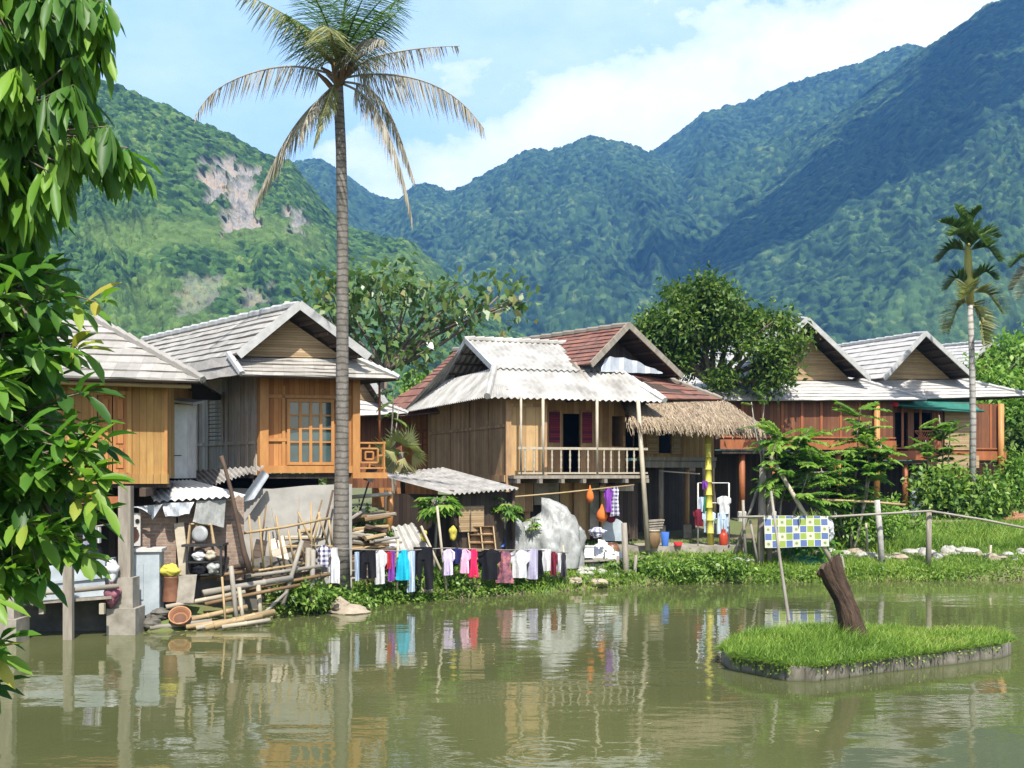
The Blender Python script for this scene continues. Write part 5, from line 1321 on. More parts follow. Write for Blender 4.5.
# taro leaves under the blanket
t=thing('taro_plant','clump of broad taro leaves beneath the checked blanket','plant',gp(800,33.2)); specs=[]; mb=MB(); mb.blob(gp(802,33.2)-UP*.12,1.0,.8,.2,.1,14,6)
for k in range(40):
    c=gp(U(772,832),U(32.6,33.8)); a=U(0,6.28); tp_=c+Vector((math.cos(a)*.12,math.sin(a)*.12,U(.25,.62))); mb.tube([c,tp_],.01,4); specs.append((tp_,Vector((math.cos(a),math.sin(a)-.3,-.35)),Vector((0,-.4,1)),U(.25,.4),U(.18,.28),.4,U(.1,.7)))
mb.build('stem',M['c_green'],t); V,Fc,lv=near_leaves(specs); np_mesh('leaves',V,Fc,M['leaf_lush'],t,lv=lv,smooth=True)
# --------------------------------------------------------------- grass
def grass(name, px0, px1, t0, t1, n, h0, h1, wd, dens=None, dmax=47):
    X_=[];Y_=[]
    while len(X_)<n:
        k=4000; t=RNG.uniform(t0,t1,k); xx=RNG.uniform((px0-512)*38/F-3,(px1-512)*38/F+6,k); yy=shore(xx)+t
        px=512+xx*F/yy; m=(px>px0)&(px<px1)&(yy<dmax)
        f=fbm(xx*.8,yy*.8,44,3); m&=RNG.random(k)<np.clip((f-.25)*2.6,.08,1)
        if dens is not None: m&=dens(px,yy,t)
        X_+=list(xx[m]);Y_+=list(yy[m])
    X_=np.array(X_[:n]);Y_=np.array(Y_[:n]);C=np.stack([X_,Y_,ground(X_,Y_)-.02],1)
    D=np.stack([RNG.normal(0,.22,n),RNG.normal(0,.22,n),np.ones(n)],1); B=np.stack([RNG.normal(0,.6,n),RNG.normal(0,.6,n),-.25*np.ones(n)],1)
    f=fbm(X_*.5,Y_*.5,12,3); H=RNG.uniform(h0,h1,n)*(.5+f); V,Fc=blades(C,D,H,RNG.uniform(.6,1.3,n)*wd,B)
    lv=np.tile(np.clip(.62*fbm(X_*.9,Y_*.9,71,3)+RNG.uniform(-.1,.5,n),0,1),2)
    return kind(np_mesh(name,V,Fc,M['grass'],lv=lv),'stuff')
grass('bank_grass',285,1110,-.12,2.4,34000,.10,.28,.012)
grass('tall_grass',800,1120,2.4,8.5,26000,.28,.62,.014)
grass('yard_grass',560,1100,1.2,4.5,12000,.08,.2,.012)
# fallen weeds hanging over the waterline
X_=np.concatenate([RNG.uniform(-6,1,1900),RNG.uniform(1,16,1500)]); X_=X_[(X_>-5.4)]; Y_=shore(X_)+RNG.normal(.12,.16,len(X_)); n=len(X_)
C=np.stack([X_,Y_,np.maximum(ground(X_,Y_),0)+RNG.uniform(.0,.22,n)],1)
V,Fc=leaf_quads(C,np.stack([RNG.normal(0,.7,n),RNG.normal(-.5,.6,n),RNG.normal(.1,.5,n)],1),np.stack([RNG.normal(0,.4,n),RNG.normal(-.2,.4,n),np.ones(n)],1),RNG.uniform(.07,.17,n),RNG.uniform(.04,.09,n))
kind(np_mesh('waterside_weeds',V,Fc,M['leaf_bush'],lv=np.clip(fbm(X_*1.3,Y_,5,3)*.7+RNG.uniform(0,.4,n),0,1)),'stuff')
# --------------------------------------------------------------- islet with stump
IP=[at(718,668,17.8),at(800,684,16.45),at(1013,657,18.82),at(1004,646,20.0),at(800,640,20.7),at(732,652,19.3)]
IP=[Vector((p.x,p.y,0)) for p in IP]
cen=sum(IP,Vector())/6
_c=[]
for i in range(6):
    p,a,b=IP[i],IP[i-1],IP[(i+1)%6]; _c+=[p+(a-p).normalized()*U(.18,.34),p+(b-p).normalized()*U(.18,.34)]
IP=_c
def side(k): return IP[2*k+1],IP[(2*k+2)%12]
def m_islewall():
    m,nt,b=newmat('mossy_block_edging'); v=coords(nt,'UV'); o=coords(nt,'Object')
    n=nt.nodes.new('ShaderNodeTexBrick'); L(nt,v,n.inputs['Vector']); n.inputs['Scale'].default_value=1; n.inputs['Brick Width'].default_value=.3; n.inputs['Row Height'].default_value=.28; n.inputs['Mortar Size'].default_value=.014
    n.inputs['Color1'].default_value=(.21,.19,.155,1); n.inputs['Color2'].default_value=(.15,.135,.105,1); n.inputs['Mortar'].default_value=(.07,.062,.05,1)
    ns=noise(nt,coords(nt,'Object',(1,1,.35)),5,6,.7); tz=nt.nodes.new('ShaderNodeSeparateXYZ'); L(nt,o,tz.inputs[0])
    st=ramp(nt,ns,[(.42,0.),(.62,1.)]); c=mixc(nt,math_(nt,'MULTIPLY',st,.75),n.outputs[0],(.055,.05,.03))
    wet=ramp(nt,math_(nt,'ADD',tz.outputs[2],math_(nt,'MULTIPLY',ns,.06)),[(.03,1.),(.09,0.)]); c=mixc(nt,math_(nt,'MULTIPLY',wet,.7),c,(.05,.06,.02))
    L(nt,c,b.inputs['Base Color']); b.inputs['Roughness'].default_value=.9; bump(nt,b,ns,.7,.03); return m
# one wall run round the islet
mb=MB(); n=12; acc=0
for i in range(n):
    a,b=IP[i],IP[(i+1)%n]; L_=(b-a).length; k_=max(2,int(L_/.3)); jj=[Vector((0,0,0))]+[Vector((U(-.025,.025),U(-.025,.025),0)) for _ in range(k_-1)]+[Vector((0,0,0))]
    for k in range(k_):
        p,q=a.lerp(b,k/k_)+jj[k],a.lerp(b,(k+1)/k_)+jj[k+1]; ip,iq=p+(cen-p).normalized()*.16,q+(cen-q).normalized()*.16
        zt1=.225+.012*math.sin(2.3*(acc+L_*k/k_)); zt2=.225+.012*math.sin(2.3*(acc+L_*(k+1)/k_)); s0,s1=acc+L_*k/k_,acc+L_*(k+1)/k_
        mb.quad(p-UP*.5,q-UP*.5,q+UP*zt2,p+UP*zt1,[(s0,-.5),(s1,-.5),(s1,zt2),(s0,zt1)]); mb.quad(p+UP*zt1,q+UP*zt2,iq+UP*zt2,ip+UP*zt1); mb.quad(iq-UP*.5,ip-UP*.5,ip+UP*zt1,iq+UP*zt2)
    acc+=L_
tag(mb.build('stone_edging',m_islewall(),None,cen),'mossy stone block edging round the grass islet','edging')
inn=[p+(cen-p).normalized()*.17 for p in IP]; mb=MB(); R_=6
for i in range(n):
    a,b=inn[i],inn[(i+1)%n]
    for r in range(R_):
        f0,f1=1-r/R_,1-(r+1)/R_; z0,z1=.225+.03*(1-f0**2),.225+.03*(1-f1**2); A0,B0_=cen.lerp(a,f0),cen.lerp(b,f0); A1,B1_=cen.lerp(a,f1),cen.lerp(b,f1)
        mb.quad(A0+UP*z0,B0_+UP*z0,B1_+UP*z1,A1+UP*z1)
kind(mb.build('islet',M['soil'],None,cen),'structure')
pl=[(p.x,p.y) for p in IP]; X_=[];Y_=[]
while len(X_)<22000:
    x,y=U(3,9.2),U(16.3,20.9)
    if inpoly(x,y,pl): X_.append(x);Y_.append(y)
X_=np.array(X_);Y_=np.array(Y_); dc_=np.hypot(X_-cen.x,Y_-cen.y)/2.6; n=len(X_)
f=fbm(X_*1.6,Y_*1.6,3,4); f2=fbm(X_*.7,Y_*.7,13,3)
stx,sty=at(850,640,18.9).x,18.9; nr=np.exp(-((X_-stx+.55)**2+(Y_-sty)**2)/.8)
C=np.stack([X_,Y_,.225+0*dc_],1); D=np.stack([RNG.normal(.1,.25,n),RNG.normal(-.05,.25,n),np.ones(n)],1)
V,Fc=blades(C,D,RNG.uniform(.09,.22,n)*(.5+.9*f)*(1+1.1*nr),RNG.uniform(.5,1.1,n)*.008,np.stack([RNG.normal(.1,.5,n),RNG.normal(-.1,.5,n),-.2*np.ones(n)],1))
kind(np_mesh('islet_grass',V,Fc,M['grass'],lv=np.tile(np.clip(f2*.75+RNG.uniform(-.15,.45,n),0,1),2)),'stuff')
C=[];D=[]
for k in range(7500):
    i=random.choice((0,0,1,1,1,2,5)); a,b=side(i); p=a.lerp(b,random.random()); o_=(p-cen).normalized(); C.append((p.x-o_.x*U(0,.12),p.y-o_.y*U(0,.12),.225)); D.append((o_.x*U(.1,.9)+U(-.3,.3),o_.y*U(.1,.9)+U(-.3,.3),U(.4,1)))
n=len(C); V,Fc=blades(np.array(C),np.array(D),RNG.uniform(.08,.19,n),RNG.uniform(.5,1.1,n)*.008,np.stack([np.array(D)[:,0],np.array(D)[:,1],-.75*np.ones(n)],1))
kind(np_mesh('edge_grass',V,Fc,M['grass'],lv=np.tile(np.clip(RNG.uniform(0,.85,n),0,1),2)),'stuff')
# weeds tumbling over the front edge
C=[];lvx=[]
for k in range(420):
    i=random.choice((0,0,0,5,1)); a,b=side(i); p=a.lerp(b,random.random()); c_=.23-abs(random.gauss(0,.06)); C.append((p.x+U(-.02,.06),p.y-U(0,.05),c_)); lvx.append(random.random())
C=np.array(C); n=len(C); V,Fc=leaf_quads(C,np.stack([RNG.normal(0,.6,n),RNG.normal(-.5,.4,n),RNG.normal(-.5,.5,n)],1),np.stack([RNG.normal(0,.4,n),-np.ones(n),np.ones(n)],1),RNG.uniform(.035,.07,n),RNG.uniform(.02,.035,n))
kind(np_mesh('islet_weeds',V,Fc,M['grass'],lv=lvx),'stuff')
rr_k=[.31,.22,.185,.165,.185,.20]
def stump():
    mb=MB(); rs=random.Random(3); key=[at(856,652,18.9),at(853,632,18.9),at(848,612,18.88),at(842,597,18.86),at(834,580,18.84),at(827,564,18.8)]; kr=rr_k
    pts=[key[min(4,k//4)].lerp(key[min(4,k//4)+1],(k%4)/4) if k<20 else key[5] for k in range(21)]
    rr=[float(np.interp(k/4,[0,1,2,3,4,5],kr)) for k in range(21)]; n=44; i0=0
    for k,p in enumerate(pts):
        d=(pts[min(k+1,20)]-pts[max(k-1,0)]).normalized(); x=Vector((1,0,0)); x=(x-d*x.dot(d)).normalized(); y=d.cross(x)
        for j in range(n):
            a=2*math.pi*j/n; r=rr[k]*(1+.08*math.sin(3*a+k*.12)+.06*math.sin(7*a-k*.17)+.05*math.sin(13*a+k*.3)+.05*(float(vnoise(np.array([a*5.]),np.array([k*.9]),3)[0])-.5)*2+(.22*max(0,math.sin(5*a+1))*max(0,1-k/4)))
            off=UP*(.10*math.cos(a+.6)+rs.uniform(-.03,.04))*(k==20)
            mb.v.append(p+(x*math.cos(a)+y*math.sin(a)*.9)*r+off)
    for k in range(20):
        for j in range(n): a=k*n+j;b=k*n+(j+1)%n; mb.f.append((a,b,b+n,a+n)); mb.uv+=[(j/n*1.6,k*.08),((j+1)/n*1.6,k*.08),((j+1)/n*1.6,k*.08+.08),(j/n*1.6,k*.08+.08)]
    o=mb.build('tree_stump',M['stump'],None,pts[0],smooth=True); tag(o,'dark leaning tree stump on the grass islet','stump')
    m2=MB(); top=[mb.v[20*n+j]+UP*.003 for j in range(n)]; c=sum(top,Vector())/n
    inner=[c.lerp(p,.62)-UP*.14 for p in top]
    for j in range(n): m2.quad(top[j],top[(j+1)%n],inner[(j+1)%n],inner[j])
    m2.poly(inner); m2.build('cut_top',M['dark_trim'],o)
stump()

# leaves and scraps afloat near the banks
X_=np.concatenate([RNG.uniform(-9,-5,50),RNG.uniform(-5,15,90),RNG.uniform(-6,8,26)]); Y_=np.concatenate([shore(X_[:140])-np.abs(RNG.normal(.1,.7,140))-.1,RNG.uniform(13,24,26)]); n=len(X_)
V,Fc=leaf_quads(np.stack([X_,Y_,np.full(n,.004)],1),np.stack([RNG.normal(0,1,n),RNG.normal(0,1,n),np.zeros(n)],1),np.tile([0,0,1.],(n,1)),RNG.uniform(.05,.14,n),RNG.uniform(.03,.07,n),fold=.02)
V[2::4,2]=.006
kind(np_mesh('floating_leaves',V,Fc,M['frond_mixed'],lv=RNG.random(n)),'stuff')
# ------------------------------------------------------------------ things lying, leaning and hanging about
def stick(name, label, cat, mat, pts, r, group=None, n=8, parent=None):
    pts=[p if isinstance(p,Vector) else at(*p) for p in pts]
    o=MB().tube(pts,r,n).build(name,M[mat],parent,None if parent else pts[0],smooth=True)
    if not parent: tag(o,label,cat,group)
    return o
def zat(py,d): return CZ-(py-H0)*d/F
def rock(label,c,rx,ry,rz,mat='rock',group='pale rocks along the right bank'):
    mb=MB().blob(c,rx,ry,rz,.24,11,7); o=mb.build('rock',M[mat],None,c); return tag(o,label,'rock',group)
# --- terrace and waterside clutter on the left
a=at(140,600,22.4); b=at(262,600,23.9)
mb=MB(); dv=Vector((b.x-a.x,b.y-a.y,0))
mb.obox(Vector((a.x,a.y,-.4)),dv,Vector((-.6,2.6,0)),UP*1.32)
tag(mb.build('stone_terrace',M['concrete_dark'],None,Vector((a.x,a.y,-.4))),'low dark rubble terrace carrying the brick shed','terrace')
mb=MB(); a=at(6,640,21.75); b=at(122,640,21.95); mb.obox(Vector((a.x,a.y,-.5)),b-a,Vector((0,.25,0)),UP*1.42)
tag(mb.build('concrete_wall',M['concrete_dark'],None,Vector((a.x,a.y,-.5))),'low damp concrete wall at the water below the yellow house','wall')
# platform, stake, trough
t=thing('wooden_platform','rough timber platform over the water between two concrete piers','platform',at(15,602,21.0))
for k in range(5): MB().beam(at(14,604,20.75+k*.2),at(112,597,21.2+k*.2),.19,.05).build('plank',M['grey_post'],t)
for px in (41,101): mb=MB(); p=at(px,603,21.0); mb.obox(Vector((p.x,20.9,p.z-.2)),Vector((.09,0,0)),Vector((0,.09,0)),UP*.2); mb.build('bracket',M['bamboo_pale'],t)
stick('rail_plank','long weathered rail nailed across the front of the platform','rail','grey_post',[(10,595,20.55),(66,591,20.85),(119,586,21.2)],.05)
mb=MB(); p=at(67,641,20.7); mb.obox(Vector((p.x-.08,p.y,-.6)),Vector((.17,0,0)),Vector((.0,.12,0)),Vector((0,0,zat(562,20.7)+.6)))
tag(mb.build('wooden_stake',M['grey_post'],None,Vector((p.x,p.y,-.6))),'square weathered stake in the water before the pale trough','stake')
t=thing('trough','long pale blue metal trough on the platform under the yellow house','trough',at(62,604,21.3))
mb=MB(); a=at(27,604,21.05); b=at(105,596,21.45); n_=Vector((-.05,.75,0)); d_=b-a; h_=UP*.84
tl,tr_=at(22,571,21.05),at(105,560,21.45)
mb.quad(a,b,tr_,tl); mb.quad(b,b+n_,tr_+n_,tr_); mb.quad(b+n_,a+n_,tl+n_,tr_+n_); mb.quad(a+n_,a,tl,tl+n_); mb.quad(a,a+n_,b+n_,b); mb.quad(tl.lerp(a,.2),tr_.lerp(b,.2),(tr_+n_).lerp(b+n_,.2),(tl+n_).lerp(a+n_,.2)); mb.build('body',M['blue_white'],t)
for k in (.45,.98): mb=MB(); mb.beam(tl.lerp(a,k)-Vector((.03,.03,0)),tr_.lerp(b,k)-Vector((-.03,.03,0)),.03,.05); mb.build('rib',M['blue_white'],t)
mb=MB(); mb.beam(a.lerp(tl,.0)+Vector((.05,-.04,0)),tl+Vector((.05,-.04,0)),.12,.02,up=Vector((0,1,0))); mb.build('end_strip',M['white_paint'],t)
def sack(label,px,py,d,rx,ry,rz,mat,cat='bag',name='sack',group=None):
    s=d/F; c=at(px,py,d); mb=MB().blob(c,rx*s,ry*s,rz*s,.2,28,20); mb.blob(c+Vector((U(-.2,.2)*rx*s,-.25*ry*s,rz*s*.45)),rx*s*.55,ry*s*.6,rz*s*.5,.2,12,8)
    for k,p in enumerate(mb.v):
        e=p-c; l=e.length+1e-6; h=e/l; w_=abs(float(fbm(np.array([h.x*3+h.z*2+8]),np.array([h.y*3-h.z*2+8]),int(px),3)[0])-.5)
        mb.v[k]=c+e*(1.08-.75*w_)
    o=mb.build(name,M[mat],None,c-UP*rz*s,smooth=True); return tag(o,label,cat,group)
sack('white stuffed sack at the right end of the pale trough',112,570,21.35,7,8,10,'c_white')
sack('crumpled red and white cloth bundle below the white sack',112,594,21.3,7,8,11,'c_floral','bundle','cloth_bundle')
# tank with lid, pot
t=thing('water_tank','tall pale blue water tank standing beside the concrete pier','tank',at(146,612,22.0))
a=at(133,612,22.0); w_=Vector((.50,.08,0)); n_=Vector((-.08,.55,0)); z_=zat(612,22.); hh=zat(552,22.)-z_
MB().obox(Vector((a.x,a.y,z_-.2)),w_,n_,UP*(hh+.2)).build('body',M['blue_white'],t)
MB().obox(Vector((a.x-.04,a.y-.05,z_+hh)),w_*1.2,n_*1.15,UP*.06).build('lid',M['white_paint'],t)
MB().obox(Vector((a.x+.02,a.y-.02,z_+.25)),w_*.36,Vector((0,.02,0)),UP*.7).build('panel',M['blue_white'],t)
o=MB().lathe(at(132,543.5,22.2),[(.05,0),(.12,.06),(.15,.16),(.12,.26),(.09,.3),(.1,.33)],12).build('clay_pot',M['clay'],None,at(132,543.5,22.2),smooth=True); tag(o,'brown clay pot on top of the pale water tank','pot')
t=thing('board','white board with a round black hole standing behind the water tank','board',at(138,546,22.7))
MB().obox(at(134,546,22.7),Vector((.13,0,0)),Vector((0,.03,0)),UP*.68).build('board_panel',M['white_paint'],t); MB().lathe(at(137.5,521,22.69),[(0,0),(.045,0),(.045,.01)],12,axis=Vector((0,-1,0))).build('hole',M['black'],t)  # black disc stands in for the dark inside of the hole
# clothes and clutter in the dark below the yellow house
for lab,x0,y0,x1,y1,m_ in (('pale shirt hanging in the shade under the yellow house',83,528,93,548,'c_grey_lav'),('small white cloth hanging under the yellow house near the grey post',95,527,100,543,'c_white')):
    mb=MB(); a=at(x0,y1,22.6); b=at(x1,y1,22.6); hh=(y1-y0)*22.6/F; n=8
    for k in range(n):
        p=a.lerp(b,k/n)+Vector((0,.04*math.sin(k*1.7),0)); q=a.lerp(b,(k+1)/n)+Vector((0,.04*math.sin(k*1.7+1.7),0)); mb.quad(p,q,q+UP*hh,p+UP*hh); mb.quad(q+Vector((0,.03,0)),p+Vector((0,.03,0)),p+UP*hh+Vector((0,.03,0)),q+UP*hh+Vector((0,.03,0)))
    tag(mb.build('hanging_cloth',M[m_],None,a),lab,'cloth')
stick('clothes_pole','thin drying pole slung under the yellow house','pole','bamboo_grey',[(60,533,22.6),(110,524,22.65)],.018)
mb=MB(); p=at(84,560,22.5)
for k in range(9): q=p+UP*(.28+.12*k*0)+Vector((0,0,.0)); mb.obox(at(62,540-4*k,23.9),Vector((.75,0,0)),Vector((0,.03,0)),UP*.07)
tag(mb.build('slat_screen',M['grey_post'],None,at(62,540,23.9)),'grey slatted screen in the shade under the yellow house','screen')
sack('dark bundle behind the trough under the yellow house',92,553,22.2,10,9,8,'c_dark','bundle','bundle')
# --- brick shed
t=thing('brick_shed','small old brick shed with a bright white corrugated roof','shed',at(190,575,23.2))
BL_,BR_,FR_,FL_=at(143,482,23.5),at(190,480.5,23.75),at(246,496,23.1),at(154,501.5,22.6)
rf=MB(); corr_quad(rf,BL_,BR_,FL_,FR_,.15,.026); rf.build('roof',M['corr_bright'],t)
a=at(139,575,22.95); b=at(176,575,23.05); wall('wall',M['brick'],t,a,b,.85,zat(507,23.),.2)
a=at(178,575,23.07); b=at(244,575,23.5); wall('wall',M['brick'],t,a,b,.85,zat(500,23.3),.2)
a=at(244,575,23.5); b=at(238,575,25.2); wall('side_wall',M['brick'],t,a,b,.85,zat(497,23.6),.2,back=Vector((-1,0,0)))
mb=MB(); a=at(174,575,23.5); b=at(180,575,23.5); mb.obox(Vector((a.x,a.y,.85)),Vector((.16,0,0)),Vector((0,.05,0)),UP*1.75); mb.build('gap',M['black'],t)  # black strip painted in for the shade between the two walls
def hung_sheet(label,pts,mat,th=.02,nx=9,ny=6,amp=.03,parent=None,name='sheet',cat='sheet'):
    P4=[at(*p) for p in pts]; mb=MB(); G=[[None]*(nx+1) for _ in range(ny+1)]
    ph=[U(0,6.3) for _ in range(4)]
    for j in range(ny+1):
        for i in range(nx+1):
            s,v=i/nx,j/ny; p=P4[0].lerp(P4[1],s).lerp(P4[3].lerp(P4[2],s),v)
            G[j][i]=p+Vector((0,-amp*(1+math.sin(7*s+ph[0]+2*v)+.7*math.sin(13*s-5*v+ph[1])),amp*.5*math.sin(9*s+ph[2])*v))
    o=Vector((0,th,0))
    for j in range(ny):
        for i in range(nx):
            q=[G[j+1][i],G[j+1][i+1],G[j][i+1],G[j][i]]; mb.quad(*q,[(i/nx,1-(j+1)/ny),((i+1)/nx,1-(j+1)/ny),((i+1)/nx,1-j/ny),(i/nx,1-j/ny)]); mb.quad(*[x+o for x in (q[1],q[0],q[3],q[2])])
    e=[G[0][i] for i in range(nx+1)]+[G[j][nx] for j in range(1,ny+1)]+[G[ny][i] for i in range(nx-1,-1,-1)]+[G[j][0] for j in range(ny-1,0,-1)]
    for k in range(len(e)): mb.quad(e[k],e[(k+1)%len(e)],e[(k+1)%len(e)]+o,e[k]+o)
    ob=mb.build(name,M[mat],parent,None if parent else P4[3],smooth=True)
    return tag(ob,label,cat) if not parent else ob
hung_sheet('crumpled silver sheet hanging under the left of the white shed roof',[(162,503,22.75),(194,502,22.85),(190,514,22.8),(166,517,22.7)],'tarp_silver')
hung_sheet('stained grey plastic sheet hanging under the right of the white shed roof',[(197,501,22.9),(226,500,23.1),(224,527,23.05),(193,522,22.85)],'tarp',amp=.02)
hung_sheet('torn foil scrap hanging at the left corner of the brick shed',[(131,507,22.6),(163,504,22.7),(153,519,22.7),(148,510,22.65)],'tarp_silver')
# leaning plank, table, wok frame
mb=MB(); a=at(185,577,22.75); b=at(179,523,22.95); mb.beam(a,b,.2,.04,up=Vector((0,-1,.1))); tag(mb.build('plank',M['bamboo_pale'],None,a),'pale plank leaning on the brick shed beside the dark shelf','plank')
t=thing('shelf_table','blackened iron shelf table against the brick shed, holding bags','table',at(203,576,22.7))
a=at(187,577,22.6); b=at(221,576,22.75); dx=(b-a); dy=Vector((0,.38,0)); hgt=zat(547,22.7)-zat(577,22.7)
MB().obox(a+UP*hgt-dx*.15-dy*.1,dx*1.22,dy*1.2,UP*.05).build('table_top',M['dark_metal'],t)
MB().obox(a+UP*.28,dx,dy,UP*.03).build('shelf',M['dark_metal'],t)
MB().obox(a+UP*.02,dx,dy,UP*.03).build('shelf',M['dark_metal'],t)
for s_,v_ in ((0,0),(1,0),(0,1),(1,1)): mb=MB(); mb.beam(a+dx*s_+dy*v_,a+dx*s_+dy*v_+UP*hgt,.045,.045,up=Vector((0,1,0))); mb.build('leg',M['dark_metal'],t)
sack('white bag on the upper shelf of the black shelf table',199,556,22.75,7,6,5,'c_white')
sack('tan paper bag on the upper shelf beside the white bag',211,555,22.75,5.5,6,5,'bamboo_pale')
sack('black bag on the lower shelf of the black shelf table',199,570,22.75,7,6,5.5,'c_black')
sack('white plastic bag on the lower shelf beside the black bag',213,568,22.75,6,6,6,'tarp')
t=thing('arched_frame','arched wooden frame holding a round tin lid, on the shelf table','frame',at(200,546,22.85))
mb=MB(); a=at(188,544,22.88); mb.tube([a,at(190,524,22.95),at(211,525,22.98),at(214,544,22.9)],.035,6); mb.build('wooden_arch',M['bamboo'],t)
c=at(200,534,22.86); MB().lathe(c,[(0,.03),(.1,.035),(.17,.02),(.175,0),(0,-.01)],20,axis=Vector((-.1,-1,.15)).normalized()).build('tin_lid',M['metal'],t,smooth=True)
t=thing('barrel','brown clay barrel below the yellow cloth bundle','barrel',at(171,601,22.3))
c=at(171,601,22.3); MB().lathe(c,[(.17,0),(.17,.02),(.15,.25),(.14,.47),(.155,.5),(.13,.5),(.12,.3)],14).build('body',M['clay'],t,smooth=True)
sack('yellow cloth bundle on the brown clay barrel',169.5,571,22.3,9.5,8,7,'c_yellow','bundle','cloth_bundle')
mb=MB(); a=at(176,603,22.2); mb.obox(a,Vector((.34,.05,0)),Vector((-.02,.1,.02)),Vector((.03,.12,.53))); tag(mb.build('concrete_slab',M['concrete'],None,a),'small upright concrete slab beside the brown barrel','slab')
t=thing('basket','round woven winnowing basket tipped towards the water','basket',at(181,624,22.0))
c=at(180,617,22.0); MB().lathe(c,[(0,-.10),(.15,-.09),(.20,-.03),(.225,.07),(.205,.07),(.18,-.01),(.12,-.055),(0,-.06)],20,axis=Vector((.15,-.75,.75)).normalized()).build('bowl',M['basket'],t,smooth=True)
o=MB().lathe(at(165,622,22.2),[(.1,0),(.13,.2),(.115,.2),(.09,.02)],12).build('bucket',M['c_dark'],None,at(165,622,22.2)); tag(o,'dark bucket left of the tipped basket','bucket')
# bamboo raft poles and props
G='bamboo poles floating at the bank'
BR=[((188,620,22.1),(247,607,22.8),.055,'bamboo'),((214,626,22.0),(274,612,22.9),.07,'bamboo'),((205,628,21.95),(262,616,22.6),.055,'bamboo'),((196,628,21.9),(250,619,22.5),.05,'bamboo_pale'),((186,627,21.9),(236,620,22.4),.05,'bamboo'),((222,627,21.9),(270,620,22.4),.045,'bamboo_pale'),((150,628,21.8),(212,621,22.2),.05,'bamboo_grey'),((146,622,22.),(200,617,22.3),.045,'bamboo_grey')]
BL=['topmost yellow bamboo pole of the raft beside the tipped basket','thick bamboo pole at the right of the raft','second bamboo pole of the raft, lying on the water','pale bamboo pole in the middle of the raft','short bamboo pole at the left of the raft','low pale bamboo pole on the raft edge nearest the pond','grey pole afloat below the tipped basket','grey pole half under the tipped basket']
for (p,q,r_,mm),lab in zip(BR,BL): bamboo_pole('bamboo_pole',M[mm],None,at(*p),at(*q),r_,lab,'bamboo pole',G)
G='poles stacked in front of the terrace'
for p,q,r_,mm,lab in (((203,593,22.5),(292,578,23.9),.085,'bamboo_grey','thick grey pole lying across the terrace front'),((166,607,22.1),(245,592,22.9),.06,'bamboo_pale','pale pole sloping above the tipped basket'),((205,604,22.4),(300,585,23.6),.05,'bamboo_brown','brown pole under the thick grey pole'),((200,578,22.75),(258,570,23.5),.05,'bamboo_brown','brown pole along the foot of the black shelf table'),((245,577,23.6),(322,566,24.5),.055,'bamboo_grey','yellowish pole below the bamboo fence'),((245,590,23.6),(330,574,24.4),.05,'bamboo_brown','dark pole lying low before the bamboo fence'),((320,560,25.4),(395,556,26.6),.035,'bamboo_brown','brown pole behind the white singlet'),((300,575,25.2),(402,566,26.9),.03,'bamboo_grey','long pole low behind the hanging clothes'),((335,580,25.7),(400,575,26.9),.045,'bamboo_grey','thin grey pole near the grass behind the clothes'),((255,583,23.9),(320,572,24.6),.1,'dark_trim','dark log under the bamboo fence'),((202,571,22.9),(250,565,23.5),.07,'dark_trim','dark log on the terrace by the shed corner')):
    bamboo_pole('pole',M[mm],None,at(*p),at(*q),r_*.8,lab,'pole',G,seg=.6)
G='stakes stuck in the left bank'
for p,q,r_,mm,lab in (((236,614,22.6),(231,566,22.8),.05,'bamboo_grey','tall grey stake before the brick shed corner'),((242,613,22.7),(239,587,22.8),.045,'bamboo_pale','short white stake right of the tall grey stake'),((225,617,22.4),(222,577,22.6),.025,'bamboo','thin stake left of the tall grey stake'),((260,609,23.2),(258,585,23.3),.05,'bamboo_pale','white stake right of the floating raft'),((286,594,23.8),(302,541,24.3),.05,'bamboo_grey','grey slanting stake in front of the bamboo fence'),((264,613,23.3),(287,592,23.8),.035,'bamboo_grey','crooked stick running down to the raft'),((307,592,24.4),(309,548,24.6),.075,'bamboo_grey','thick grey stake left of the plaid shirt'),((312,590,24.3),(313,550,24.5),.06,'bamboo_grey','second grey stake touching the plaid shirt'),((304,588,24.5),(303,562,24.6),.05,'bamboo_pale','short pale stake beside the thick grey stakes')):
    a,b=at(*p),at(*q); a=a-(b-a).normalized()*.25; stick('stake',lab,'stake',mm,[a,b],r_,G)
stick('leaning_trunk','dark crooked trunk leaning past the corner of the brick shed','trunk','dark_trim',[(250,572,23.0),(244,552,23.0),(238,523,23.0),(231,490,23.0),(225,468,23.0),(221,456,23.0)],[.07,.06,.05,.042,.038,.05])
# bamboo fence
t=thing('bamboo_fence','rickety bamboo fence before the pale block wall','fence',at(285,575,24.2))
def f3(px,py): return at(px,py,lerp(23.7,24.9,(px-245)/85))
stick('rail','','', 'bamboo',[f3(244,533),f3(285,527),f3(330,518)],.03,parent=t); stick('rail','','','bamboo',[f3(243,573),f3(275,568),f3(308,563)],.03,parent=t)
for x0,y0,x1,y1 in ((254,575,249,515),(264,573,259,516),(272,571,269,532),(285,569,276,516),(295,567,288,530),(305,564,299,529),(318,556,298,512),(328,545,318,512),(312,575,311,503),(332,545,329,520),(313,548,320,512)):
    stick('upright','','','bamboo',[f3(x0,y0),f3(x1,y1)],.024,parent=t)
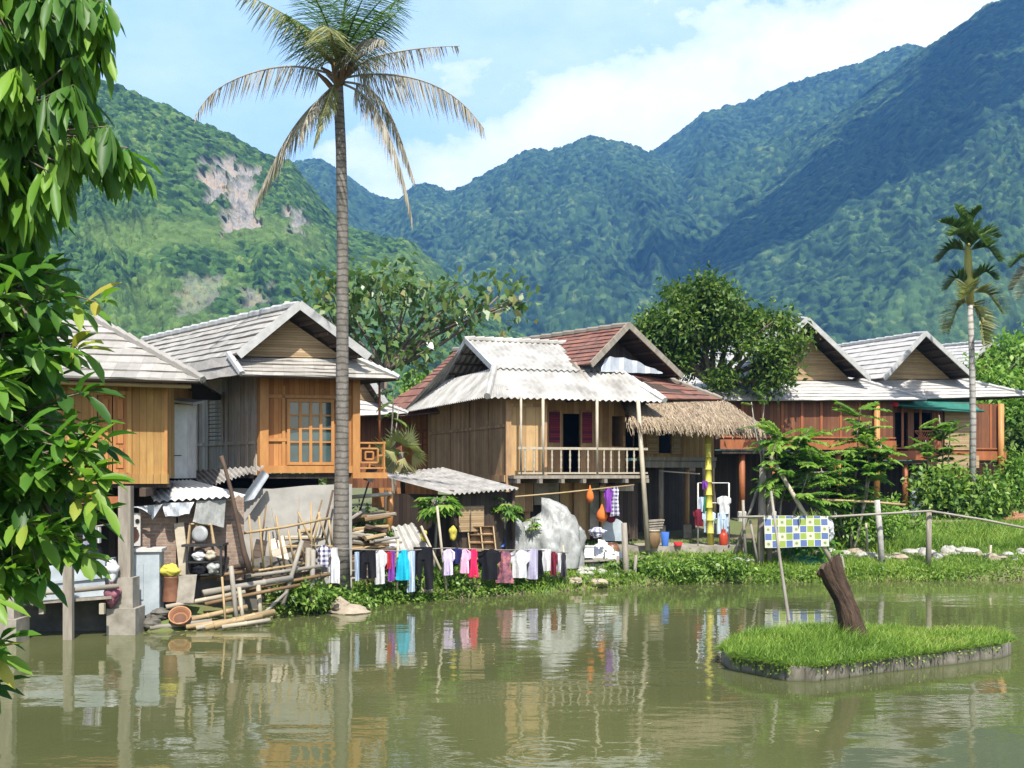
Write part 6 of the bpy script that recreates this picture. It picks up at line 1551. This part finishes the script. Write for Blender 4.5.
# tin awning and gutter flap under the grey side wall
t=thing('tin_awning','sagging grey tin awning below the weathered side wall','awning',at(225,487,24.8))
mb=MB(); corr_quad(mb,at(186,471,26.2),at(264,466,25.7),at(205,488,24.3),at(262,469,25.0),.14,.025); mb.build('sheet',M['corr_grey'],t)
mb=MB(); a,b,c,d=at(262,470,25.0),at(269,476,25.05),at(254,499,25.0),at(238,503,24.9)
for k in range(6):
    f0,f1=k/6,(k+1)/6; o0=Vector((0,.12*math.sin(math.pi*f0),0)); o1=Vector((0,.12*math.sin(math.pi*f1),0)); mb.quad(d.lerp(c,f0)+o0,d.lerp(c,f1)+o1,a.lerp(b,f1)+o1,a.lerp(b,f0)+o0)
mb.build('curled_flap',M['tarp_silver'],t)
for px in (192,258): stick('support','','','dark_trim',[at(px,476,25.6),at(px,545,25.6)],.05,parent=t)
# wood pile behind the palm
G='split wood behind the palm'
k=0
for (x,y,d,x2,y2,mm,ad) in ((352,548,26.6,388,546,'bamboo','lowest tan'),(350,541,26.8,392,539,'bamboo_brown','second brown'),(346,534,26.9,384,531,'bamboo_pale','pale middle'),(356,527,27.,392,525,'bamboo','upper tan'),(350,521,27.1,394,518,'bamboo_brown','upper brown'),(348,514,27.3,396,513,'bamboo_pale','topmost pale'),(362,553,26.4,396,549,'dark_trim','dark bottom'),(366,536,26.5,398,532,'bamboo','short tan'),(368,544,26.4,400,541,'bamboo_grey','short grey'),(290,548,25.2,334,543,'bamboo','long tan left-hand'),(286,540,25.3,336,533,'bamboo_pale','pale left-hand'),(296,556,25.0,332,552,'bamboo_brown','brown left-hand'),(300,533,25.4,334,526,'bamboo','upper left-hand')):
    tag(MB().tube([at(x+U(-8,8),y+U(-4,4),d),at(x2+U(-14,6),y2+U(-6,6),d+.4)],[U(.035,.06),U(.03,.055)],7).build('split_log',M[mm],None,at(x,y,d)),'%s length of split wood in the pile around the palm trunk'%ad,'log',G)
a=at(345,560,26.9); mb=MB(); mb.blob(a+Vector((.6,.4,-.25)),1.3,.7,.55,.15,14,8); tag(mb.build('rubble_heap',M['soil'],None,a),'dark earth and rubble heap under the split wood','heap')
stick('timber_post','orange timber post at the left corner of the dark lean-to shed','post','orange_trim',[(390,535,28.6),(390,494,28.6)],.09)
stick('crossbar','pale pole laid from the block wall corner to the orange post','pole','bamboo_pale',[(352,497,27.6),(391,494,28.5)],.05)
mb=MB(); mb.beam(at(356,529,28.2),at(390,528,28.8),.5,.1); tag(mb.build('bench',M['bamboo'],None,at(356,529,28.2)),'low tan board ledge by the small round bush','ledge')
t=thing('spade','dark long handled spade leaning by the orange balcony','spade',at(357,520,27.4))
stick('handle','','','dark_metal',[at(357,520,27.4),at(370,478,27.6)],.022,parent=t); mb=MB(); mb.beam(at(368,481,27.6),at(373,466,27.65),.26,.03,up=Vector((0,1,0))); mb.build('blade',M['dark_metal'],t)
# --- lean-to shed with grey roof
t=thing('lean_to_shed','dark plank lean-to shed with a grey corrugated roof','shed',at(450,535,30))
A_,B_,C_,D_2=at(374,474,31.0),at(451,494.5,28.4),at(519,489,29.7),at(442,468,32.6)
rf=MB(); corr_quad(rf,A_,D_2,B_,C_,.17,.03); rf.build('roof',M['corr_grey'],t)
wall('side_wall',M['dark_wood'],t,at(384,480,30.6),at(452,480,28.9),.8,2.55,.06); wall('front_wall',M['dark_wood'],t,at(452,480,28.9),at(515,480,30.1),.8,2.6,.06)
mb=MB(); a,b=at(459,530,28.95),at(484,530,29.45); mb.obox(Vector((a.x,a.y-.05,zat(532,29))),Vector((b.x-a.x,b.y-a.y,0)),Vector((0,.04,0)),UP*.68); mb.build('door',M['bamboo_wall'],t)
mb=MB(); mb.obox(Vector((a.x+.3,a.y+.1-.05-.07,zat(532,29))),Vector((.02,.02,0)),Vector((0,.03,0)),UP*.68); mb.build('door_seam',M['dark_trim'],t)
for px,d in ((452,28.8),(513,29.9),(386,30.4)): stick('post','','','dark_trim',[at(px,540,d),at(px,490,d)],.06,parent=t)
# old corrugated sheet, rack, etc
mb=MB(); corr_quad(mb,at(391,527,28.4),at(414,523,28.5),at(402,557,27.6),at(430,548,27.7),.2,.035); tag(mb.build('corrugated_sheet',M['corr_white'],None,at(402,557,27.6)),'loose white corrugated sheet leaning left of the black trousers','sheet')
sack('white plastic sack beside the leaning corrugated sheet',388,545,27.7,9,7,7,'c_white')
t=thing('pigeonhole_rack','leaning wooden pigeonhole rack with open square boxes','rack',at(482,560,29.0))
o_=at(471,560,28.9); ex=Vector((.68,.12,0)); ez=Vector((-.1,.25,.85)); ey=Vector((0,.16,-.04))
for k in range(5): MB().obox(o_+ez*k/4,ex,ey,UP*.03).build('shelf_board',M['bamboo_brown'],t)
for k in range(3): MB().obox(o_+ex*k/2-ex*.02,ex*.045,ey,ez*1.03).build('upright_board',M['bamboo'],t)
MB().quad(o_+ey*1.02,o_+ex+ey*1.02,o_+ex+ez+ey*1.02,o_+ez+ey*1.02).build('back_board',M['wood_brown'],t)
# --- plastic covered heap and bits by the white roofed house
def heap(label,px,py,d,w,h,mat,name='covered_heap',cat='heap',asp=.8,base=None):
    s=d/F; c=gp(px,d); W=w*s/2; Hh=max(.25,zat(py,d)-c.z); mb=MB(); n,m=72,30; sd__=random.randint(0,99); ph=[U(0,6) for _ in range(5)]
    for j in range(m+1):
        v=j/m; r=math.sin(math.pi/2*(1-v)**.62) if v<1 else 0; z=Hh*(v**.75)
        for i in range(n):
            a=2*math.pi*i/n; q=1+.10*math.sin(3*a+ph[0])+.07*math.sin(5*a+ph[1]+3*v)+.045*math.sin(11*a+ph[2]-4*v)
            ca,sa=math.cos(a),math.sin(a); f1=float(fbm(np.array([ca*2.2+sa*1.1+9]),np.array([v*2.2+sa*1.7+5]),sd__,4)[0]); f2=abs(float(fbm(np.array([ca*4+3+v]),np.array([sa*4+v*3+7]),sd__+9,3)[0])-.5)*2
            q*=(.84+.32*f1)*(1.10-.34*f2)*(1+(.05*math.sin(9*a+7*f1+ph[2])+.03*math.sin(17*a-5*f1))*(1-v*.6)); zz=z*(.86+.26*f1-.14*f2)*(1+.16*ca*(v**.5))
            mb.v.append(c+Vector((W*r*q*ca+.10*W*v*math.sin(ph[3]),W*asp*r*q*sa,zz-.05)))
    for j in range(m):
        for i in range(n): a=j*n+i;b=j*n+(i+1)%n; mb.f.append((a,b,b+n,a+n)); mb.uv+=[(i/n,j/m),((i+1)/n,j/m),((i+1)/n,(j+1)/m),(i/n,(j+1)/m)]
    o=mb.build(name,M[mat],None,c,smooth=True); return tag(o,label,cat)
heap('big heap under milky plastic sheeting before the plywood panel',545,506,30.7,80,52,'tarp',asp=.5)
heap('smaller plastic covered heap left of the big milky heap',511,520,30.3,36,40,'tarp',asp=.5)
stick('rope','slack tan rope tied across the plastic covered heap','rope','bamboo',[(533,525,30.3),(540,545,30.3),(556,560,30.4)],.015)
hung_sheet('folded blue cloth by the left plastic heap',[(488,536,29.9),(506,534,30.0),(505,546,29.9),(490,546,29.8)],'c_blue',amp=.05)
heap('mound of white laundry and rags on the bench under the balcony',598,541,31.9,40,24,'c_white','laundry_heap','laundry')
sack('black and white striped rag on the laundry mound',597,532,31.2,9,7,5,'c_plaid','rag','rag')
t=thing('white_box','white cardboard box on the bench right of the plastic heap','box',at(583,558,31.0))
a=at(572,558,30.9); MB().obox(a,Vector((.62,.05,0)),Vector((0,.4,0)),UP*.3).build('box_body',M['c_white'],t); MB().obox(a+Vector((-.01,-.01,.302)),Vector((.64,.05,0)),Vector((0,.42,0)),UP*.03).build('box_lid',M['white_paint'],t)
a=at(605,559,31.0); o=MB().obox(a-Vector((.0,0,.03)),Vector((.5,.03,0)),Vector((0,.4,0)),UP*.22).build('styrofoam_tray',M['c_white'],None,a); tag(o,'low white foam tray right of the white box','tray')
t=thing('bench','low rough plank bench carrying the laundry and white box','bench',at(590,565,31.1))
mb=MB(); mb.beam(at(570,561,31.0),at(612,559,31.3),.6,.05); mb.build('bench_top',M['bamboo_grey'],t)
for px in (573,608): stick('leg','','','bamboo_grey',[at(px,562,31.1),at(px,574,31.1)],.04,parent=t)
t=thing('clay_jar','brown clay jar at the right end of the bench','jar',gp(612,31.9)); c=gp(612,31.9); MB().lathe(c,[(.14,0),(.22,.15),(.24,.3),(.18,.46),(.14,.5),(.16,.53)],14).build('body',M['clay'],t,smooth=True)
t=thing('round_plaque','blue-grey round topped board propped behind the laundry','board',at(614,541,32.2)); mb=MB(); c=at(614,541,32.2); w_=.33; pts=[c+Vector((-w_,0,0)),c+Vector((w_,0,0))]+[c+Vector((w_*math.cos(a),0,.33+w_*math.sin(a))) for a in [math.pi*k/10 for k in range(11)]]
mb.poly(pts); mb.poly([p+Vector((0,.05,0)) for p in pts[::-1]])
for k in range(len(pts)): p,q=pts[k],pts[(k+1)%len(pts)]; mb.quad(q,p,p+Vector((0,.05,0)),q+Vector((0,.05,0)))
mb.build('panel',M['blue_white'],t)
stick('drying_pole','long drying pole slung below the balcony','pole','bamboo',[(462,500,29.2),(500,498,30.2),(560,493,31.0),(634,485,31.9)],.022)
def net(label,px,py,d,rx,rz,mat): 
    s=d/F; c=at(px,py,d); mb=MB().lathe(c-UP*rz*s,[(0,0),(rx*s*.7,rz*s*.15),(rx*s,rz*s*.6),(rx*s*.8,rz*s*1.1),(rx*s*.3,rz*s*1.6),(rx*s*.12,rz*s*2)],12); o=mb.build('net_bag',M[mat],None,c-UP*rz*s,smooth=True); return tag(o,label,'bag','hanging bags under the balcony')
net('orange net bag hanging from the drying pole','590' and 590,494,31.3,4,9,'c_orange'); net('larger orange bag hanging behind the purple washing',602,513,31.8,6,9,'c_orange'); net('maroon bag hanging beside the larger orange bag',611,515,31.9,5,8,'c_maroon')
# --- porch things
t=thing('jar','big tan glazed jar at the porch edge by the house post','jar',gp(653,33.0)); c=at(653,552,33.0); c.z=.86; MB().lathe(c,[(.13,0),(.2,.12),(.23,.3),(.2,.46),(.18,.5),(.21,.54),(.17,.54)],16).build('body',M['bamboo_brown'],t,smooth=True)
MB().lathe(c+UP*.5,[(.205,0),(.215,.03),(.2,.06)],16).build('rim_band',M['bamboo_pale'],t)
G='boards stacked on the porch jar'
for k in range(4): tag(MB().obox(c+Vector((-.22+.02*k,-.15,.56+.075*k)),Vector((.5,.1,.03)),Vector((-.05,.3,0)),UP*.045).build('board',M['grey_post'],None,c+UP*(.56+.075*k)),['lowest','second','third','topmost'][k]+' grey board stacked on the tan porch jar','board',G)
def bucket(label,px,d,r,h,mat,z=.885,nm='bucket'):
    c=at(px,540,d); c.z=z; o=MB().lathe(c,[(r*.75,0),(r,h),(r*.9,h),(r*.68,.02),(0,.02)],14).build(nm,M[mat],None,c,smooth=True); return tag(o,label,nm)
bucket('blue bucket behind the stacked boards on the porch',665,33.6,.13,.42,'c_blue'); bucket('small red bowl on the porch floor',678,33.5,.14,.12,'c_red',nm='bowl')
t=thing('clothes_rack','white metal clothes rack on the porch under the thatch','rack',at(714,545,34.2))
def rp(px,py,d=34.2): return at(px,py,d)
for px in (698,729): stick('upright','','','white_paint',[rp(px,545),rp(px,483)],.025,parent=t)
for y in (483,503,519): stick('bar','','','white_paint',[rp(698,y),rp(729,y)],.018,parent=t)
stick('foot','','','dark_metal',[at(698,545.5,33.7),at(698,545.5,34.7)],.025,parent=t); stick('foot','','','dark_metal',[at(729,545.5,33.7),at(729,545.5,34.7)],.025,parent=t)
t=thing('gas_cylinder','red gas cylinder at the foot of the yellow bamboo prop','gas cylinder',at(724,546,34)); c=at(723.5,546,34.0); c.z=.885
MB().lathe(c,[(.11,0),(.13,.04),(.135,.28),(.1,.36),(.04,.4)],14).build('body',M['red_enamel'],t,smooth=True); MB().lathe(c+UP*.4,[(.07,-.02),(.07,.08),(.06,.08),(.06,-.02)],12).build('collar',M['red_enamel'],t)
t=thing('stool','small grey stool beside the porch corner','stool',gp(748,33.4)); c=gp(748,33.4); MB().obox(c+Vector((-.22,-.15,.45)),Vector((.42,0,0)),Vector((0,.32,0)),UP*.05).build('seat',M['grey_post'],t)
for sx in (-.18,.14):
    for sy in (-.12,.12): MB().obox(c+Vector((sx,sy,0)),Vector((.05,0,0)),Vector((0,.05,0)),UP*.46).build('leg',M['grey_post'],t)
# --- garments
def garment(label, kind_, l, r, top, bot, d, mat, cat=None, group='washing on the long clothes line', dd=None):
    s=d/F; cx=(l+r)/2; W=(r-l)*s; Hh=(bot-top)*s; o=at(cx,bot,d); a0=Vector((o.x,o.y,o.z))
    sh={'shirt':[(0,.34,.66),(.04,.1,.9),(.12,0,1),(.38,.0,1.),(.42,.17,.83),(1,.15,.85)],
        'singlet':[(0,.2,.8),(.08,.22,.78),(.28,.14,.86),(.34,.04,.96),(1,0,1)],
        'towel':[(0,0,1),(1,.03,.97)],'dress':[(0,.25,.75),(.15,.12,.88),(.4,.2,.8),(1,0,1)],'shorts':[(0,.05,.95),(1,.0,1.)],'trousers':[(0,.08,.92),(1,0,1)]}[kind_]
    pieces=[sh]
    if kind_ in('trousers','shorts'):
        k=.3 if kind_=='trousers' else .45
        pieces=[[(0,.06,.94),(k,.03,.97)],[(k-.0,.03,.49),(1,.02,.40 if kind_=='trousers' else .46)],[(k-.0,.51,.97),(1,.6 if kind_=='trousers' else .54,.98)]]
    mb=MB(); ph=U(0,6)
    for pc in pieces:
        ts=np.linspace(pc[0][0],pc[-1][0],9); nx=8; F_=[]; B_=[]
        for t_ in ts:
            le=np.interp(t_,[q[0] for q in pc],[q[1] for q in pc]); ri=np.interp(t_,[q[0] for q in pc],[q[2] for q in pc]); fr_=[];bk=[]
            for i in range(nx+1):
                u=lerp(le,ri,i/nx); e=math.sin(math.pi*i/nx); w=.05*math.sin(9*u+ph+1.5*t_)*(.3+t_)+.02*math.sin(17*u-3*t_+ph)
                p=a0+Vector(((u-.5)*W,w,(1-t_)*Hh+.012*math.sin(6*u+ph)*(t_>.9))); fr_.append(p-Vector((0,.012+.025*e,0))); bk.append(p+Vector((0,.012+.025*e,0)))
            F_.append(fr_);B_.append(bk)
        for j in range(8):
            for i in range(nx):
                uv=[((x.x-a0.x),(x.z-a0.z)) for x in (F_[j+1][i],F_[j+1][i+1],F_[j][i+1],F_[j][i])]
                mb.quad(F_[j+1][i],F_[j+1][i+1],F_[j][i+1],F_[j][i],uv); mb.quad(B_[j+1][i+1],B_[j+1][i],B_[j][i],B_[j][i+1],[uv[1],uv[0],uv[3],uv[2]])
            mb.quad(F_[j+1][0],F_[j][0],B_[j][0],B_[j+1][0]); mb.quad(F_[j][nx],F_[j+1][nx],B_[j+1][nx],B_[j][nx])
        for i in range(nx): mb.quad(F_[8][i+1],F_[8][i],B_[8][i],B_[8][i+1]); mb.quad(F_[0][i],F_[0][i+1],B_[0][i+1],B_[0][i])
    ob=mb.build(cat.replace(' ','_') if cat else kind_,M[mat],None,a0,smooth=True); return tag(ob,label,cat or kind_,group)
def ld(px): return 24.6+(px-313)*.0178
for lab,k,l,r,t_,b_,m_,cat in (('checked dark and white shirt hanging by the palm trunk','shirt',315,331,545,567,'c_plaid','shirt'),('long white singlet hanging in front of the palm trunk','singlet',327,340,548,583,'c_white','singlet'),
    ('black shorts hanging right of the palm trunk','shorts',357,377,550,578,'c_black','shorts'),('thin pale cloth hanging left of the black shorts','towel',355,359,552,581,'c_pale_blue','cloth'),('white blouse with a long pale tail beside the black shorts','shirt',373,387,550,584,'c_white','blouse'),('small red cloth between the white blouse and the purple towel','towel',384,391,552,569,'c_red','cloth'),('narrow purple towel left of the turquoise top','towel',388,395,551,581,'c_purple','towel'),
    ('bright turquoise sleeveless top on the line','singlet',396,410,550,580,'c_turq','top'),('narrow pale blue garment beside the turquoise top','towel',407,415,551,592,'c_pale_blue','garment'),('black trousers hanging by the papaya stems','trousers',412,434,547,589,'c_black','trousers'),
    ('lavender shirt just right of the papaya stem','shirt',442,455,549,575,'c_lav','shirt'),('small navy top between two pink garments','shirt',449,462,548,564,'c_navy','top'),('white and pink blouse left of the bright red garment','shirt',458,471,549,573,'c_pink','blouse'),('bright rose red garment left of the black T-shirt','dress',467,479,549,577,'c_rose','garment'),
    ('wide black T-shirt in the middle of the line','shirt',478,501,549,580,'c_black','T-shirt'),('dark flowered dress right of the black T-shirt','dress',495,514,551,583,'c_floral','dress'),('white T-shirt with long tail beside the flowered dress','shirt',509,530,550,578,'c_white','T-shirt'),('grey lavender towel right of the white T-shirt','towel',525,538,549,579,'c_grey_lav','towel'),
    ('narrow black garment near the right end of the line','dress',534,544,550,574,'c_black','garment'),('pale blue white cloth near the right end of the line','towel',540,551,549,571,'c_white','cloth'),('maroon top near the right end of the line','shirt',549,558,552,575,'c_maroon','top'),('slim white cloth right of the maroon top','towel',556,561,553,572,'c_white','cloth'),('charcoal garment last at the right end of the line','dress',560,567,553,576,'c_dark','garment')):
    garment(lab,k,l,r,t_,b_,ld((l+r)/2),m_,cat)
stick('clothes_line','sagging clothes line along the bank carrying the washing','rope','bamboo_grey',[at(x,y,ld(x)) for x,y in ((310,545),(345,549),(400,551),(446,548),(500,550),(540,550),(568,553))],.012)
G='clothes line props'
for p,q,lab in (((447,597,27.2),(437,506,27.4),'pale bamboo prop of the clothes line by the papaya'),((448,586,27.3),(421,526,27.6),'slanting bamboo prop leaning at the papaya'),((397,592,26.2),(398,540,26.3),'grey prop behind the turquoise top'),((566,580,29.2),(563,545,29.3),'short pale prop at the right end of the washing')):
    stick('line_prop',lab,'prop','bamboo_pale',[at(*p),at(*q)],.032,G)
sack('yellow plastic bottle hanging on the papaya prop',453,533,27.4,4,4,7,'c_yellow','bottle','hanging_bottle'); sack('second yellow plastic scrap hung at the papaya crown',424,536,27.7,3,3,6,'c_yellow','plastic','plastic_scrap')
G2='washing under the balcony'
garment('purple washing hanging under the balcony','shirt',604,613,488,512,31.6,'c_purple','shirt',G2); garment('white and dark spotted washing hanging beside the purple one','dress',610,620,487,516,31.65,'c_plaid','garment',G2)
G3='washing on the porch rack'
for lab,k,l,r,t_,b_,m_ in (('pale cloth at the left of the porch rack','towel',699,705,497,512,'c_pale_blue'),('dark green cloth on the porch rack','towel',703,711,497,513,'c_green'),('maroon garment low on the porch rack','shirt',693,705,509,526,'c_maroon'),('pale striped garment low on the porch rack','shirt',702,716,511,532,'c_pale_blue'),('white shirt at the right of the porch rack','shirt',717,731,496,514,'c_white'),('striped trousers at the right of the porch rack','trousers',717,729,513,534,'c_pale_blue'),('purple cloth tied to the top of the porch rack','towel',702,708,481,489,'c_purple')):
    garment(lab,k,l,r,t_,b_,34.15,m_,'garment',G3)
t_=hung_sheet('checked yellow-green and blue blanket hung on the bamboo fence rail',[(764,516,31.95),(828,516,32.0),(829,546,31.95),(765,548,31.9)],'blanket',amp=.012,nx=16,ny=8,name='blanket',cat='blanket')
# metric uv for the blanket pattern
uvl=t_.data.uv_layers[0].data
for u in uvl: u.uv=(u.uv[0]*1.86,u.uv[1]*.9)
sack('white sack behind the right end of the checked blanket',828,530,32.6,6,6,11,'c_white')
# --- fences on the right
G='fence of poles on the right bank'; M['whitewash']=m_plain('peeling_whitewash',(.40,.39,.36),(.20,.185,.16),7,.9,.2)
for pts,r_,mm,lab in (([(738,517,31.9),(765,516.5,32.02),(828,517,32.1),(930,511,32.4),(985,520,32.6),(1040,531,32.8)],.035,'bamboo_grey','long grey fence rail carrying the checked blanket'),([(764,497,33.2),(800,499,33.3),(872,502,33.6),(905,505,33.8)],.04,'bamboo','upper tan fence rail behind the saplings'),([(660,471,34.5),(700,474,34.5)],.02,'bamboo_pale','thin white pole under the window ledge'),([(800,473,33.6),(830,472,33.8)],.03,'bamboo_pale','short pale rail between the saplings')):
    stick('fence_rail',lab,'rail',mm,[at(*p) for p in pts],r_,G)
for p,q,r_,mm,lab in (((760,566,32.3),(763,468,32.5),.12,'grey_post','thick bleached post left of the checked blanket'),((769,560,32.5),(770,470,32.7),.09,'grey_post','second bleached post just behind the blanket'),((735,552,32.6),(767,462,32.9),.05,'bamboo_grey','grey brace leaning left of the blanket'),((834,566,32.0),(770,455,32.4),.075,'bamboo_pale','pale bamboo brace slanting over the blanket'),((746,556,32.3),(743,500,32.3),.05,'bamboo_grey','short grey post at the left end of the fence rail'),((757,560,32.1),(750,520,32.1),.04,'bamboo_grey','thin grey stake beside the short fence post'),((882,566,32.6),(877,500,32.7),.10,'whitewash','whitewashed fence post among the bushes'),((928,565,32.6),(929,512,32.6),.09,'grey_post','grey fence post at the bend of the rail'),((867,545,33.4),(866,523,33.4),.04,'bamboo_pale','thin pale stake left of the whitewashed post'),((847,583,31.7),(842,556,31.7),.03,'bamboo_grey','thin stake in the bank behind the stump'),((990,560,33.5),(991,545,33.5),.04,'bamboo_pale','short pale stake near the right end of the bank')):
    a,b=at(*p),at(*q); a=a-(b-a).normalized()*.15; stick('fence_post',lab,'post',mm,[a,a.lerp(b,.5)+Vector((U(-.02,.02),0,0)),b],[r_,r_*.93,r_*.85],G)
stick('water_pole','thin grey pole standing in the pond in front of the blanket','pole','bamboo_grey',[(791,640,23.4),(789,621,23.5),(780,560,23.7),(771,491,24.0)],[.04,.04,.034,.028])
for p,q,r_,lab in (((627,583,30.6),(624,523,30.8),.1,'old grey post on the bank below the balcony'),((634,580,30.7),(636,555,30.8),.055,'short grey stump of a post by the old bank post'),((617,575,30.9),(618,556,30.9),.05,'small stub post left of the old bank post')):
    stick('bank_post',lab,'post','grey_post',[at(*p)-UP*.2,at(*q)],[r_,r_*.8],'posts on the bank')
# hedge-like flower hanging from porch post, sign cards on the house
for lab,px,py,d,m_ in (('pale blue card hung in the open ground floor of the grey gabled house',820,479,41.6,'c_pale_blue'),('yellow card hung beside the pale blue card',829,478,41.6,'c_yellow')):
    a=at(px-3,py+4,d); tag(MB().obox(a,Vector((.24,0,0)),Vector((0,.02,0)),UP*.27).build('card',M[m_],None,a),lab,'card')
# --- rocks
G='pale rocks along the right bank'
lab='pale limestone rock in the row along the right bank'
xs_=817
while xs_<1040:
    sz=U(3,9); p=hit(xs_,557+U(-3,4)) ; s=p.y/F
    rock(lab,p+UP*sz*s*.25,sz*s*U(.9,1.3),sz*s,sz*s*U(.5,.8),'rock' if random.random()<.72 else 'rock_tan',G); xs_+=sz*U(.9,1.5)
for k in range(13):
    px=U(560,626); sz=U(3,8); p=hit(px,569+U(-3,7)); s=p.y/F; rock('pale stone scattered on the bank below the laundry bench',p+UP*sz*s*.2,sz*s*1.2,sz*s,sz*s*.6,'rock','stones below the laundry bench')
for px,py,sz in ((652,571,10),(668,570,12),(690,572,6),(742,563,9)):
    p=hit(px,py); s=p.y/F; rock('flat pale stone %s'%{652:'on the bank right of the old bank post',668:'in the weeds below the tan porch jar',690:'alone on the bank below the clothes rack',742:'on the bank below the grey stool'}[px],p+UP*.05,sz*s*1.3,sz*s,sz*s*.4,'rock','flat bank stones')
mb=MB(); c=at(350,611,24.65); c.z=0
pts=[(-.42,0,.05),(-.36,-.05,.32),(-.1,.05,.2),(.42,.0,-.05)]
mb.blob(c+Vector((.02,0,.02)),.46,.3,.15,.2,14,8,seed=4); mb.blob(c+Vector((-.22,.02,.12)),.2,.2,.22,.25,12,8,seed=9); tag(mb.build('rock',M['rock_tan'],None,c),'tan pointed boulder at the water below the white singlet','rock')
for px,py,sz,lab in ((425,593,8,'brown stone on the bank under the black trousers'),(408,598,5,'small pale stone at the waterline left of the pale prop'),(405,567,12,'grey stone between the clothes and the split wood'),(575,583,7,'stone at the waterline right of the washing'),(555,580,6,'small stone at the waterline below the washing'),(598,584,8,'flat stone at the waterline below the laundry bench')):
    p=hit(px,py); s=p.y/F; rock(lab,p+UP*.04,sz*s*1.2,sz*s,sz*s*.55,'rock_tan','stones at the waterline')
# fan leaved plant on the roof of the lean-to
t=thing('fan_palm','small yellowing fan palm before the maroon roof end','palm',gp(402,31.5)); b0=gp(402,31.5); tp_=at(401,452,31.5)
MB().tube([b0-UP*.1,b0.lerp(tp_,.5)+Vector((.05,0,0)),tp_],[.09,.07,.06],7).build('trunk',M['bark'],t,smooth=True)
Cs=[];Ds=[];Ns=[];Ls=[];lv_=[]
for k in range(16):
    a=k*2.4; e=1.1-k*.16; d=Vector((math.cos(a)*math.cos(e),math.sin(a)*math.cos(e),math.sin(e))); c=tp_+d*.35; s=d.orthogonal().normalized()
    for j in range(11):
        f=(j-5)*.24; dd=d*math.cos(f)+(d.cross(s))*math.sin(f)-UP*(.15+.05*k); Cs.append(tuple(c)); Ds.append(tuple(dd)); Ns.append(tuple(s)); Ls.append(U(.45,.65)); lv_.append(min(1,.1+.055*k+U(0,.2)))
V,Fc=leaf_quads(np.array(Cs),np.array(Ds),np.array(Ns),np.array(Ls),np.full(len(Cs),.07)); np_mesh('crown',V,Fc,M['frond_mixed'],t,lv=lv_)
pinnate('vine','dark leafy climber on the trunk left of the white roof',gp(394,33),[at(393,385,33),at(398,410,33)],6,.5,.2,'leaf_dense','climbers','climber',.8)
# reddish litter and planks at the right house foot
for lab,px,py,d,m_,rx in (('heap of reddish dry leaves at the right edge of the garden',1012,520,40,'rock_tan',16),):
    heap(lab,px,py-8,d,36,14,'basket','leaf_heap','heap')
mb=MB(); mb.beam(at(893,522,39),at(965,521,39.5),.4,.06); tag(mb.build('plank',M['grey_post'],None,at(893,522,39)),'weathered plank lying in the garden under the green awning house','plank')
mb=MB(); mb.beam(at(905,528,38.5),at(985,524,39),.3,.06); tag(mb.build('plank',M['bamboo_pale'],None,at(905,528,38.5)),'pale plank lying nearer in the garden grass','plank')

# dark stones under the raft and sticks against the block wall
for k in range(26):
    px=U(146,262)
    if 164 < px < 198: px=U(204,262)
    c=at(px,610,U(21.8,22.25)+(px-146)*.008); s_=U(.09,.2); c.z=gz(c.x,c.y)+U(-.02,.05)
    rock('dark wet stone packed under the bamboo raft',c,s_*1.3,s_,s_*.7,'concrete_dark','dark stones under the raft')
G='sticks leaning on the block wall'
for x0,y0,x1,y1,d,r_,mm,lab in ((322,538,333,490,25.2,.025,'dark_trim','dark stick leaning on the block wall left of the palm'),(312,535,322,500,25.1,.018,'bamboo_brown','brown stick leaning on the block wall above the fence'),(298,532,299,498,25.0,.016,'bamboo_grey','thin grey stick upright before the block wall'),(262,540,266,505,24.9,.02,'bamboo_brown','brown stick at the left part of the block wall'),(278,540,272,508,24.9,.018,'bamboo_grey','grey stick leaning left before the block wall'),(349,545,351,498,25.8,.02,'bamboo_grey','grey stick at the right end of the block wall')):
    stick('stick',lab,'stick',mm,[at(x0,y0,d),at(x1,y1,d+.15)],r_,G)
for x0,y0,x1,y1,d,w_,mm,lab in ((254,570,262,540,24.7,.26,'dark_wood','dark board leaning behind the bamboo fence'),(282,562,276,538,24.9,.34,'wood_grey','grey board leaning behind the middle of the bamboo fence'),(300,560,306,541,25.0,.3,'dark_wood','broken dark board behind the right of the bamboo fence')):
    mb=MB(); mb.beam(at(x0,y0,d),at(x1,y1,d+.25),w_,.03,up=Vector((0,-1,.2))); tag(mb.build('board',M[mm],None,at(x0,y0,d)),lab,'board','boards behind the bamboo fence')
mb=MB(); c=at(290,562,25.0); c.z-=.35; mb.blob(c-Vector((.2,0,0)),.85,.45,.5,.2,20,12,seed=5); tag(mb.build('rubble_heap',M['concrete_dark'],None,c),'dark rubble heap behind the bamboo fence','heap')

for k in range(18):
    x=U(352,384); y=U(514,558); L_=U(14,34); a=at(x-L_*.4,y+U(-4,4),U(26.6,27.4)); b=at(x+L_*.6,y+U(-7,7),U(26.8,27.7))
    tag(MB().tube([a,b],[U(.04,.075),U(.035,.07)],7).build('rough_log',M[random.choice(['dark_trim','bamboo_brown','grey_post','bamboo_grey','dark_trim'])],None,a),'rough dark log jammed into the heap right of the palm trunk','log','rough logs right of the palm')
